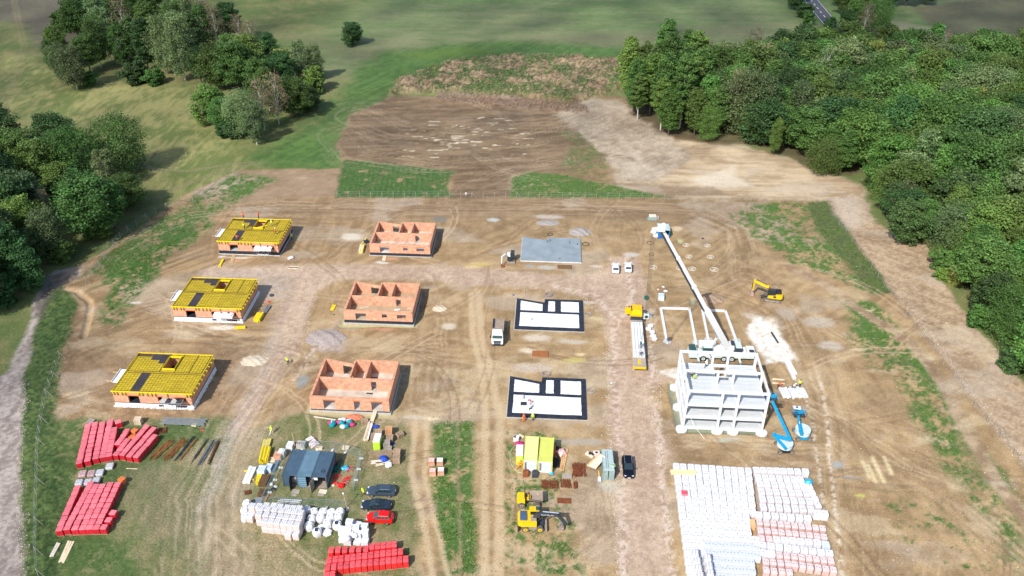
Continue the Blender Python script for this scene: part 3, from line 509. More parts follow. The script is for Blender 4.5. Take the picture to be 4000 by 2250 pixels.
def crown_mesh(seed, H=16, Wd=10, lowf=.22, nc=46, nl=190, ls=.50, prof='round', droop=0.0):
    r = np.random.default_rng(seed); cs = []; nc = int(nc*1.7); nl = int(nl*1.12); ls *= .62
    lob = [(r.uniform(0, 6.28), r.uniform(.15, .4)) for _ in range(3)]
    for i in range(nc):
        t = (i+.5)/nc; th = i*2.39996+r.uniform(-.5, .5)
        if prof == 'round': rad = sqrt(max(0, 1-(1.75*t-.8)**2))**.9
        elif prof == 'tall': rad = (min(1, t/.3))**.5*(1-t)**.6*1.15+.04
        else: rad = .5+.5*sin(pi*min(1, t*1.05))*(1-.3*t)
        am = 1+sum(b*cos(th*(k+1)-a) for k, (a, b) in enumerate(lob))*.55
        rr_ = rad*am*(.35+.65*r.random()**.6)*(Wd/2*.86); z = H*(lowf+(1-lowf)*(t*.95))+r.normal()*.4
        cs.append((cos(th)*rr_+r.normal()*.2, sin(th)*rr_+r.normal()*.2, z, Wd*(.075+.075*r.random())*(.8+.5*rad)))
    cs = np.array(cs); V = []; A = []
    for x, y, z, R0 in cs:
        m_ = int(nl*(R0/(Wd*.15))**1.4)+12; d = r.normal(size=(m_, 3)); d /= np.linalg.norm(d, axis=1)[:, None]; d[:, 2] = d[:, 2]*.8+.15
        p = np.array([x, y, z])+d*R0*(.45+.75*r.random((m_, 1)))*np.array([1.1, 1.1, .8]); p[:, 2] -= droop*np.hypot(d[:, 0], d[:, 1])*R0*r.random(m_)
        nrm = d*.6+r.normal(size=(m_, 3))*.6+np.array([0, 0, .5]); nrm /= np.linalg.norm(nrm, axis=1)[:, None]
        t1 = np.cross(nrm, r.normal(size=(m_, 3))); t1 /= np.linalg.norm(t1, axis=1)[:, None]; t2 = np.cross(nrm, t1); s = (ls*(.5+1.0*r.random((m_, 1))))
        V.append(np.stack([p-t1*s*.5-t2*s*.3, p+t1*s*.5-t2*s*.35, p+t1*s*.3+t2*s*.5, p-t1*s*.4+t2*s*.35], 1).reshape(-1, 3))
        A.append(np.repeat(np.clip(.5+.15*r.normal()+.2*r.normal(size=m_), 0, 1), 4))
    V = np.concatenate(V); A = np.concatenate(A); me = bpy.data.meshes.new('crown'); nv = len(V); me.vertices.add(nv); me.vertices.foreach_set('co', V.ravel())
    me.loops.add(nv); me.polygons.add(nv//4); me.polygons.foreach_set('loop_start', np.arange(nv//4)*4); me.polygons.foreach_set('loop_total', np.full(nv//4, 4)); me.loops.foreach_set('vertex_index', np.arange(nv)); me.update(calc_edges=True)
    a = me.attributes.new('leafv', 'FLOAT', 'POINT'); a.data.foreach_set('value', A); return me, cs
def trunk_mesh(seed, cs, H, r0, mt, nb=12, top=.82):
    rd = random.Random(seed); mb = MB(); dx, dy = rd.uniform(-.5, .5), rd.uniform(-.5, .5)
    mb.tube([(0, 0, -.3), (dx*.3, dy*.3, H*.3), (dx, dy, H*.6), (dx*1.2, dy, H*top)], r0, mt, 7, r0*.15)
    ids = rd.sample(range(len(cs)), min(nb, len(cs)))
    for i in ids:
        x, y, z, _ = cs[i]; zb = max(H*.16, z-H*.28); mb.tube([(dx*zb/H, dy*zb/H, zb), (x*.5, y*.5, (zb+z)/2+.4), (x, y, z)], r0*.38, mt, 5, r0*.06)
    return mb.mesh('trunk')
KINDS = {}
def kindof(k, crown, r0, mt, nb=12):
    cm, cs = crown; tm = trunk_mesh(hash(k) % 99 if False else len(KINDS)+3, cs, max(c[2] for c in cs), r0, mt, nb); KINDS[k] = (cm, tm)
kindof('r1', crown_mesh(1, 15, 11, .2), .30, bark); kindof('r2', crown_mesh(2, 16, 10, .25, nc=42), .30, bark); kindof('r3', crown_mesh(3, 13, 9.5, .12, nc=40), .26, bark)
kindof('t1', crown_mesh(4, 20, 8.0, .2, nc=50, prof='egg', nl=170), .26, bark); kindof('t2', crown_mesh(5, 21, 7, .28, nc=46, prof='egg', nl=170), .24, birchb, 8)
kindof('b1', crown_mesh(6, 18, 8.5, .16, nc=50, nl=120, ls=.42, prof='egg', droop=1.3), .20, birchb, 16); kindof('b2', crown_mesh(7, 17, 7, .2, nc=40, nl=110, ls=.42, prof='egg', droop=1.3), .18, birchb, 14)
kindof('s1', crown_mesh(8, 5, 5.5, .06, nc=20, nl=220, ls=.42), .12, bark, 5); kindof('d1', crown_mesh(9, 15, 7, .22, nc=34, nl=34, ls=.36, prof='egg', droop=.8), .17, birchb, 26)
kindof('w1', crown_mesh(10, 14, 12, .1, nc=60, nl=150, ls=.36), .32, bark); kindof('c1', crown_mesh(11, 13, 6, .06, nc=44, nl=160, ls=.4, prof='tall'), .2, bark, 4)
HT = dict(r1=15, r2=16, r3=13, t1=20, t2=21, b1=18, b2=17, s1=5, d1=15, w1=14, c1=13)
NM = dict(r='broadleaf_tree', t='tall_tree', b='birch_tree', s='shrub', d='thinning_tree', w='willow_tree', c='conical_tree')
CMESH = {}
def tree(kind, leaf, q, h, label, group=None, wide=1.0, world=False):
    x, y = q if world else g(q)
    key = (kind, leaf)
    if key not in CMESH: cm = KINDS[kind][0].copy(); cm.materials.append(LM[leaf]); CMESH[key] = cm
    s = h/HT[kind]; z = hz(x, y)
    o = thing(NM[kind[0]], label, 'shrub' if kind[0] == 's' else 'tree', (x, y, z-.05), random.uniform(0, 6.28), group); o.scale = (s*wide, s*wide, s)
    obj('trunk', KINDS[kind][1], o); obj('crown', CMESH[key], o); return o
tree('r3', 'dark', T2(330, 325), 9.5, 'lone dark green bush-like tree standing in the open top meadow', wide=1.35)
LG = 'trees of the upper left grove'; LW = 'trees at the left edge'
DESC = dict(green='green', dark='dark green', mid='mid green', grey='grey-green', light='fresh green', yellow='yellowing', brown='brown, thinly leaved')
KD = dict(r='rounded', t='tall slender', b='white-stemmed birch', s='low bushy', d='half-bare', w='broad willow-like', c='conical')
def grove(lst, zf, where, group):
    seen = {}
    srt = sorted(lst, key=lambda a: a[2][0])
    for k, lf, q, h, *wd in lst:
        key = (k[0], lf); same = [a for a in srt if (a[0][0], a[1]) == key]; i = same.index((k, lf, q, h, *wd))
        nmx = f"{DESC[lf]} {KD[k[0]]} {'shrub' if k[0] == 's' else 'tree'}"
        lab = f"{nmx}, {od(i)+' from the left' if len(same) > 1 else 'alone of its kind'} {where}"
        tree(k, lf, zf(*q), h*1.08, lab, group, (wd[0] if wd else 1)*1.12)
grove([('b1', 'grey', (600, 690), 15, 1.4), ('b2', 'grey', (500, 640), 14, 1.2), ('b2', 'green', (430, 560), 12), ('s1', 'mid', (690, 665), 5), ('b1', 'green', (785, 520), 19, .9), ('b2', 'grey', (860, 470), 20, .9), ('r2', 'green', (700, 560), 13), ('r3', 'mid', (450, 420), 10), ('s1', 'light', (500, 235), 7),
       ('s1', 'dark', (1060, 640), 7, 1.1), ('s1', 'green', (1200, 650), 5, 1.2), ('b1', 'grey', (1435, 622), 24, .85), ('b1', 'grey', (1300, 570), 21, .9), ('t1', 'dark', (1150, 540), 18), ('c1', 'dark', (1060, 500), 17), ('b2', 'green', (950, 520), 16), ('b1', 'grey', (820, 400), 21), ('d1', 'brown', (1000, 400), 20), ('t1', 'green', (1180, 420), 19),
       ('b1', 'green', (1400, 470), 22), ('t2', 'dark', (1530, 500), 18), ('r2', 'dark', (1560, 640), 12), ('b2', 'green', (1600, 420), 19), ('d1', 'brown', (1700, 420), 17), ('r2', 'green', (620, 330), 16), ('r1', 'dark', (700, 250), 17), ('t1', 'green', (900, 280), 19), ('b1', 'green', (1050, 260), 20), ('t2', 'green', (1250, 300), 20), ('b1', 'grey', (1450, 320), 20), ('d1', 'brown', (1600, 290), 17), ('r1', 'green', (760, 140), 15), ('t1', 'dark', (950, 130), 17), ('b1', 'green', (1150, 150), 17), ('b1', 'grey', (1350, 160), 17), ('d1', 'brown', (1560, 150), 15), ('r2', 'green', (620, 150), 12), ('t2', 'dark', (1250, 90), 15), ('r1', 'green', (1000, 40), 12),
       ('r1', 'green', (1700, 690), 15), ('r2', 'green', (1850, 720), 17), ('r1', 'green', (1950, 640), 16), ('b2', 'grey', (1660, 660), 14), ('r3', 'mid', (1650, 960), 12), ('r1', 'green', (1740, 1010), 10), ('w1', 'grey', (1900, 1060), 14, .8), ('c1', 'dark', (1800, 1080), 8), ('b2', 'grey', (1990, 1120), 13, 1.1), ('d1', 'brown', (2050, 1010), 16), ('d1', 'brown', (2160, 960), 16), ('b2', 'green', (2090, 870), 15), ('r1', 'green', (2280, 900), 12), ('r3', 'dark', (2400, 860), 8), ('s1', 'light', (2440, 710), 8, .9), ('b2', 'grey', (2330, 640), 15), ('b1', 'grey', (2450, 620), 13),
       ('r2', 'dark', (2200, 700), 13), ('s1', 'yellow', (2190, 560), 8), ('r3', 'dark', (2080, 470), 10), ('d1', 'brown', (1870, 400), 14), ('d1', 'brown', (1960, 420), 13), ('r2', 'dark', (1780, 330), 15), ('r1', 'green', (1800, 560), 13), ('s1', 'dark', (2350, 830), 6), ('s1', 'dark', (1740, 1060), 4), ('r3', 'green', (2020, 760), 13)], T1, 'in the upper left grove', LG)
grove([('r1', 'dark', (60, 40), 15, .9), ('r1', 'dark', (640, 70), 13, 1.0), ('r2', 'dark', (780, 80), 11), ('w1', 'mid', (880, 330), 15), ('w1', 'green', (1400, 210), 16, .9), ('r2', 'green', (300, 350), 15), ('b2', 'grey', (1240, 420), 12, 1.2), ('r1', 'green', (1450, 620), 9, 1.3), ('r1', 'green', (1050, 900), 15, 1.15), ('r2', 'green', (1300, 840), 12), ('s1', 'mid', (1100, 930), 4.5, 1.3), ('s1', 'dark', (620, 560), 6), ('r3', 'mid', (700, 520), 10),
       ('b2', 'grey', (400, 700), 12, 1.4), ('b1', 'grey', (620, 1180), 13, 1.2), ('r1', 'mid', (330, 1050), 12), ('r2', 'dark', (150, 900), 14), ('r1', 'dark', (60, 640), 15), ('r2', 'green', (520, 420), 14), ('r1', 'green', (100, 350), 15), ('r2', 'grey', (250, 780), 13), ('r1', 'dark', (420, 1250), 9, 1.1), ('r2', 'dark', (150, 1450), 14), ('r3', 'dark', (330, 1500), 9, 1.1), ('s1', 'green', (700, 1200), 5), ('r1', 'dark', (20, 1250), 14), ('d1', 'brown', (560, 780), 9), ('r2', 'dark', (-100, 900), 15), ('r1', 'dark', (-120, 1400), 16), ('r2', 'green', (-60, 500), 15), ('r1', 'dark', (-180, 100), 15), ('s1', 'yellow', (970, 500), 5), ('w1', 'grey', (1060, 620), 8, .8), ('s1', 'dark', (40, 1680), 6), ('r1', 'dark', (-150, 1750), 13)], T4, 'in the left edge wood', LW)
grove([('r1', 'dark', (1130, 60), 10), ('s1', 'dark', (1190, 110), 6), ('s1', 'green', (1215, 150), 5), ('r3', 'dark', (1165, 20), 9), ('r1', 'green', (1450, 90), 12), ('r2', 'dark', (1400, 40), 11), ('r1', 'green', (1560, 60), 12), ('w1', 'green', (1650, 200), 14, .8), ('d1', 'brown', (1560, 220), 13), ('r1', 'dark', (1450, 200), 9), ('r1', 'dark', (1720, 40), 13), ('r2', 'dark', (1830, 40), 13), ('r1', 'dark', (1950, 30), 12), ('s1', 'dark', (1350, 190), 5), ('r3', 'green', (1500, 140), 10)], T3, 'beside the far asphalt road', 'trees along the far road')
# right wood
fpoly = [g(q) for q in [(2465, 470), (2540, 505), (2640, 545), (2800, 565), (2960, 570), (3110, 620), (3180, 665), (3320, 690), (3400, 660), (3440, 760), (3490, 900), (3560, 925), (3640, 850), (3700, 980), (3760, 1060), (3820, 1190), (3920, 1340), (4040, 1480), (4300, 1700), (4500, 1300), (4600, 700), (4300, 420), (4000, 335), (3700, 300), (3450, 300), (3250, 290), (3000, 300), (2760, 330), (2560, 345), (2450, 390)]]
def inpoly(x, y, p):
    k = False
    for i in range(len(p)):
        x0, y0 = p[i]; x1, y1 = p[i-1]
        if (y0 > y) != (y1 > y) and x < (x1-x0)*(y-y0)/(y1-y0)+x0: k = not k
    return k
rd = random.Random(12); pts = []; front = fpoly[:19]
def dedge(x, y):
    return float(segd(np.array([x]), np.array([y]), front)[0][0])
for j in range(60):
    for i in range(60):
        x = 20+i*7.6+(j % 2)*3.8+rd.uniform(-1.7, 1.7); y = 110+j*6.7+rd.uniform(-1.7, 1.7)
        if not inpoly(x, y, fpoly): continue
        px = (x, y); cx = x/(.848*y+54.5)
        if cx > .69: continue
        if hypot(x-113, y-245) < 5 or hypot(x-112, y-205) < 4: continue
        pts.append((x, y, dedge(x, y)))
pts.sort(key=lambda p: (int(p[2]/8), -p[1]+p[0]*.3))
special = {}
cnt = {}
for x, y, d in pts:
    row = int(d/8); cnt[row] = cnt.get(row, 0)+1; left = x < 66 and y > 255; low = y < 178
    u = rd.random(); h = rd.uniform(12, 17) if row == 0 else rd.uniform(14, 22)
    if left: k = rd.choice(['t1', 't2', 't1']); lf = rd.choice(['green', 'mid', 'green']); h += 3
    elif low: k = rd.choice(['r1', 'r2', 't1', 'r2']); lf = rd.choice(['mid', 'mid', 'green', 'green']); h = rd.uniform(12, 16)
    else:
        k = rd.choice(['r1', 'r2', 'r1', 'r3', 't1', 'w1']); lf = rd.choice(['green', 'green', 'dark', 'mid', 'green', 'grey'])
        if u < .04 and x > 100: k, lf = 'b1', 'yellow'
        elif u < .085 and x > 95: k, lf = rd.choice(['r1', 'r2']), 'light'
        elif u < .14: k, lf = 'd1', rd.choice(['grey', 'brown'])
        elif u > .93: k, lf = 'b1', 'grey'
    tree(k, lf, (x, y), h, f"{DESC[lf]} {KD[k[0]]} tree, {od(cnt[row]-1)} from left in {od(row)} row of the right wood", 'trees of the right-hand wood', rd.uniform(1.05, 1.35)*(1 if h < 18 else .85), world=True)
ep = [g(q) for q in [(3380, 650), (3420, 740), (3480, 905), (3560, 935), (3640, 850), (3690, 970), (3740, 1050), (3800, 1190), (3890, 1330), (4010, 1480), (4120, 1640)]]; ei = 0
for a_, b_ in zip(ep[:-1], ep[1:]):
    L = hypot(b_[0]-a_[0], b_[1]-a_[1]); n_ = max(1, round(L/5.2))
    for k_ in range(n_):
        x, y = P(a_, b_, (k_+rd.uniform(.2, .6))/n_); ei += 1
        tree(rd.choice(['r3', 'r3', 'w1', 'r1']), rd.choice(['green', 'dark', 'mid', 'green']), (x+2.0+rd.uniform(-.8, .8), y+rd.uniform(-.8, .8)), rd.uniform(7, 12), f"lower leafy tree, {od(ei-1)} from the back along the gravel-road edge of the wood", 'front trees by the outer gravel road', rd.uniform(1.0, 1.3), world=True)
tree('r1', 'mid', T3(1000, 975), 11.5, 'slim young tree standing alone in front of the right-hand wood edge', None, .5)
tree('w1', 'green', T3(1310, 1090), 10.5, 'wide rounded dark tree jutting from the wood onto the bare soil', None, 1.15)
tree('r1', 'green', T3(1570, 1060), 9, 'rounded bush-like tree right of the wide one jutting out of the wood', None, 1.0)
tree('w1', 'mid', T3(580, 880), 11, 'leaning light green tree over the shaded soil at the wood edge', None, .8)
tree('r3', 'dark', R1(880, 290), 11, 'dark tree standing at the bend of the outer gravel road', None, 1.3)
for i, (q, h) in enumerate([((1190, 520), 5), ((1470, 980), 5), ((1180, 440), 4), ((1300, 640), 4.5), ((1750, 1340), 5)]): tree('s1', ['green', 'mid', 'green', 'yellow', 'dark'][i], R1(*q), h, f"low bush, {od(i)} from the back along the outer gravel road", 'bushes beside the outer gravel road')
tree('s1', 'light', R1(1200, 600), 2.6, 'small bright green bush at the edge of the outer gravel road', None, 1.4)
# rank weeds: small leafy tufts over heap and verges (nobody could count them)
def tufts(name, idx, n, s0, mtl, seed):
    r = np.random.default_rng(seed); k = r.choice(idx, n); V = []; A = []
    p = np.stack([X[k], Y[k], Z[k]], 1)+r.normal(size=(n, 3))*np.array([.35, .35, 0])
    for j in range(7):
        d = r.normal(size=(n, 3)); d[:, 2] = abs(d[:, 2])*.8; d /= np.linalg.norm(d, axis=1)[:, None]; s = s0*(.5+r.random((n, 1))); c = p+d*s*.8
        t1 = np.cross(d, r.normal(size=(n, 3))); t1 /= np.linalg.norm(t1, axis=1)[:, None]; t2 = np.cross(d, t1)
        V.append(np.stack([c-t1*s*.5, c+t2*s*.5, c+t1*s*.5, c-t2*s*.5], 1).reshape(-1, 3)); A.append(np.repeat(r.random(n), 4))
    V = np.concatenate(V); A = np.concatenate(A); me = bpy.data.meshes.new(name); nv = len(V); me.vertices.add(nv); me.vertices.foreach_set('co', V.ravel()); me.loops.add(nv); me.polygons.add(nv//4)
    me.polygons.foreach_set('loop_start', np.arange(nv//4)*4); me.polygons.foreach_set('loop_total', np.full(nv//4, 4)); me.loops.foreach_set('vertex_index', np.arange(nv)); me.update(calc_edges=True)
    a = me.attributes.new('leafv', 'FLOAT', 'POINT'); a.data.foreach_set('value', A); me.materials.append(mtl); o = obj(name, me, kind='stuff'); return o
dens = np.flatnonzero((heap*hm > .5)); tufts('rank_weeds', dens, 3200, .24, LM['green'], 3)['label'] = 'rank green weeds on the spoil heap'
gidx = np.flatnonzero((veg > .75) & (site > .3) & (verge < .3) & (gbl < .2) & (crop < .2) & (Y > 80) & (Y < 260) & (n3 > .5)); tufts('low_weeds', gidx, 9000, .12, LM['mid'], 4)['label'] = 'low green weeds growing in patches on the site'
# clods and stones on the rough ground
def stones(name, wgt, n, s0, s1, mt_, seed, label):
    r = np.random.default_rng(seed); idx = np.flatnonzero(wgt > .5)
    if not len(idx): return
    k = r.choice(idx, n); ic = [(0, 0, 1), (.9, 0, -.3), (-.45, .8, -.3), (-.45, -.8, -.3), (.4, .5, .5), (-.5, -.2, .6)]; fs = [(0, 1, 4), (0, 4, 5), (0, 5, 3), (0, 3, 1), (4, 1, 2), (4, 2, 5), (5, 2, 3)]
    s = s0+(s1-s0)*r.random(n)**2.5; th = r.random(n)*6.28; b_ = np.array(ic)
    B = b_[None]*s[:, None, None]*(1+.35*r.normal(size=(n, 6, 3)))*np.array([1, 1, .6]); x = B[..., 0]*np.cos(th)[:, None]-B[..., 1]*np.sin(th)[:, None]; y = B[..., 0]*np.sin(th)[:, None]+B[..., 1]*np.cos(th)[:, None]
    V = np.stack([x+X[k][:, None]+r.normal(size=(n, 1))*.2, y+Y[k][:, None]+r.normal(size=(n, 1))*.2, B[..., 2]+Z[k][:, None]+s[:, None]*.2], -1).reshape(-1, 3)
    Fc = (np.array(fs)[None]+np.arange(n)[:, None, None]*6).reshape(-1, 3); me = bpy.data.meshes.new(name); me.from_pydata(V.tolist(), [], Fc.tolist()); me.materials.append(mt_); o = obj(name, me, kind='stuff'); o['label'] = label
clod = mat('clod_soil', (.24, .165, .11), .95, var=.3); stone = mat('pale_stone', (.50, .43, .38), .9, var=.2)
stones('soil_clods', heap+bank*1.0, 4500, .12, .5, clod, 5, 'brown clods of soil on the spoil heap')
edge = np.zeros(N)
for p in (pl(K, (1625, 900), (1660, 940), (1650, 1060), (1680, 1300), (1695, 1449)), pl(K, (1300, 725), (1450, 735), (1510, 780), (1528, 850), (1530, 1000), (1545, 1200), (1560, 1449)), pl(K, (1610, 700), (1632, 780)), pl(K, (1400, 690), (1500, 690), (1540, 650)), pl(K, (790, 740), (770, 830), (830, 850)), pl(K, (2260, 740), (2330, 830), (2440, 980), (2576, 1165)), pl(K, (60, 1449), (52, 1200), (62, 960))):
    edge = np.maximum(edge, mask(p, .5, .8, 1.3, False))
edge = np.maximum(edge, np.maximum(gr*ss(.5, .7, n3), mask(pl(K, (1873, 828), (1905, 795), (1950, 822), (1975, 860), (2010, 905), (1930, 912), (1905, 880)), .8, .9)))
stones('loose_stones', edge*(Y > 80), 6500, .04, .15, stone, 6, 'pale broken stones along the road edges and chalk patches')
stones('site_clods', site*(1-clov)*(1-wet)*(Y > 82), 16000, .04, .17, clod, 8, 'small brown clods scattered over the bare soil')
stones('site_pebbles', site*(1-clov)*(1-wet)*(Y > 82), 7000, .03, .13, stone, 9, 'small pale pebbles scattered over the bare soil')
# ---------------------------------------------------------------- unseen puffs added behind the drone, shading the upper fields and the left
cb = MB(); rd = random.Random(3); hc = 1150
def shade(x, y):
    a = 0
    if y > 250: a = .03+.20*min(1, (y-250)/170)
    if x < -70: a = max(a, .03+.20*min(1, (-70-x)/80))
    if y > 330 and x > 60: a = max(a, .32)
    if y < 120: a *= .45
    return a
kk = 0
for i in range(17000):
    x = rd.uniform(-340, 340); y = rd.uniform(80, 520); r0 = rd.uniform(2.6, 4.4)
    if rd.random() > shade(x, y): continue
    kk += 1; z = hc+rd.uniform(-60, 60); cb.blob((x+SUN.x*z, y+SUN.y*z, z), (r0, r0, r0*.6), wht, kk, 1, jit=.15)
o = obj('shade_cloud', cb, kind='structure'); o['label'] = 'unseen puffs added behind the viewpoint to shade the upper fields and left'
# ---------------------------------------------------------------- buildings
HW, HD = 14.6, 11.78
def wall(mb, p0, p1, t, z0, z1, mt, ops=()):          # wall along p0->p1 (local), thickness t to the left, with openings (a, b, za, zb) along it
    L = hypot(p1[0]-p0[0], p1[1]-p0[1]); ux, uy = (p1[0]-p0[0])/L, (p1[1]-p0[1])/L
    def bx(a, b, za, zb):
        if b-a < .01 or zb-za < .01: return
        c = ((a+b)/2, t/2); mb.box((p0[0]+ux*c[0]-uy*c[1], p0[1]+uy*c[0]+ux*c[1], (za+zb)/2), (b-a, t, zb-za), mt, atan2(uy, ux))
    x = 0
    for a, b, za, zb in sorted(ops): bx(x, a, z0, z1); bx(a, b, z0, za); bx(a, b, zb, z1); x = b
    bx(x, L, z0, z1); return mb
def slope_part(name, parent, p0, p1, t, z0, z1, mt, ops=()):
    return obj(name, wall(MB(), p0, p1, t, z0, z1, mt, ops), parent)
foot = [(0, 0), (HW, 0), (HW, HD), (6.25, HD), (6.15, HD-1.45), (0, HD)]
floorm = mat('screed_floor', (.50, .45, .38), .7, var=.25, scale=.5); wetf = mat('wet_floor', (.40, .31, .20), .35, var=.2, scale=.4)
def brick_house(loc, label, pz, low, kind):
    t = thing('brick_house_shell', label, 'house', (*loc, 0), AX, 'roofless brick house shells')
    e = [(-.12+x if x == 0 else x+.12 if x == HW else x, y-.12 if y == 0 else y) for x, y in foot]
    mb = MB(); mb.prism([(x+(.22 if x > 7 else -.22 if x == 0 else 0), y+(-.22 if y == 0 else .15)) for x, y in foot], -.3, .10, conc); obj('footing', mb, t)
    mb = MB(); mb.prism([(x+(.03 if x > 7 else -.03 if x == 0 else 0), y-(.03 if y == 0 else 0)) for x, y in foot], .1, pz, bitu, floorm if kind != 2 else wetf); obj('plinth', mb, t)
    top = 3.14
    if kind == 3: fo = [(2.45, 4.6, pz, 2.45), (8.1, 9.2, pz, 2.45), (11.3, 13.3, pz, 2.45)]
    else: fo = [(2.45, 4.7, pz, 2.5), (8.1, 9.15, 1.45, 2.5), (11.3, 13.2, 1.35, 2.45)]
    slope_part('front_wall', t, (0, 0), (HW, 0), .44, pz, top, brick, fo)
    slope_part('side_wall', t, (HW, .44), (HW, HD), .44, pz, top-.002, brick)
    slope_part('side_wall', t, (0, HD-.0), (0, .44), .44, pz, top-.002, brick)
    slope_part('rear_wall', t, (HW-.44, HD), (6.3, HD), .44, pz, top, brick)
    slope_part('slanting_rear_wall', t, (6.15, HD-1.45), (.44, HD-.02), .40, pz, top-.004, brick, [(.35, 2.3, pz, 2.55)])
    slope_part('inner_wall', t, (.44, 5.75), (HW-.44, 5.75), .30, pz, top-.003, brick, [(9.75, 10.75, pz, 2.55)])
    slope_part('partition', t, (6.3, 6.05), (6.3, HD-.44), .30, pz, top-.006, brick, [(1.0, 1.9, pz, 2.5)])
    slope_part('partition', t, (9.2, 6.05), (9.2, HD-.44), .30, pz, top-.006, brick)
    for a, b, za, zb in fo: obj('lintel', MB().box(((a+b)/2, .22, zb+.12), (b-a+.4, .46, .24), brick if kind == 2 else orange), t)
    mb = MB(); rd = random.Random(kind)
    if kind != 1:
        for i in range(16): mb.box((rd.uniform(1, 13.5), rd.uniform(1, 5.3) if i < 9 else rd.uniform(6.6, 9.8), pz+.02+i*.002), (rd.uniform(.5, 2.4), rd.uniform(.1, .5), .04), [eps, wood, greyp, floorm][i % 4], rd.uniform(-.4, .4))
    else:
        for i in range(6): mb.tube([(1.2+i*2.2, 4.6, pz), (1.2+i*2.2, 4.9, pz+1.5)], .05, steel, 5); mb.box((1.4+i*2.2, 3.6, pz+.05), (1.6, .2, .06), woodg, .1)
    obj('loose_boards', mb, t, kind='stuff'); return t
BH = [brick_house((-34.30, 179.26), 'brick house shell without roof in the back row, metal props standing inside', .80, 0, 1),
      brick_house((-35.50, 150.35), 'brick house shell without roof in the middle row, letter G on its front', .80, 0, 2),
      brick_house((-36.77, 121.73), 'largest-looking brick house shell in the front row, concrete mixer inside it', .36, 1, 3)]
def text(s, size, mt, parent, loc, rot, ext=.004, name='lettering', xs=1):
    cu = bpy.data.curves.new(name, 'FONT'); cu.body = s; cu.size = size; cu.extrude = ext; cu.align_x = 'CENTER'; cu.align_y = 'CENTER'; cu.materials.append(mt); cu.resolution_u = 2
    o = bpy.data.objects.new(name, cu); C.objects.link(o); me_ = bpy.data.meshes.new_from_object(o.evaluated_get(bpy.context.evaluated_depsgraph_get())); bpy.data.objects.remove(o); o = bpy.data.objects.new(name, me_); C.objects.link(o); o.location = loc; o.rotation_euler = rot; o.parent = parent; o.scale = (xs, 1, 1); return o
text('G', .55, mat('chalk_yellow', (.8, .6, .15), .8), BH[1], (6.4, -.012, 1.3), (pi/2, 0, 0))
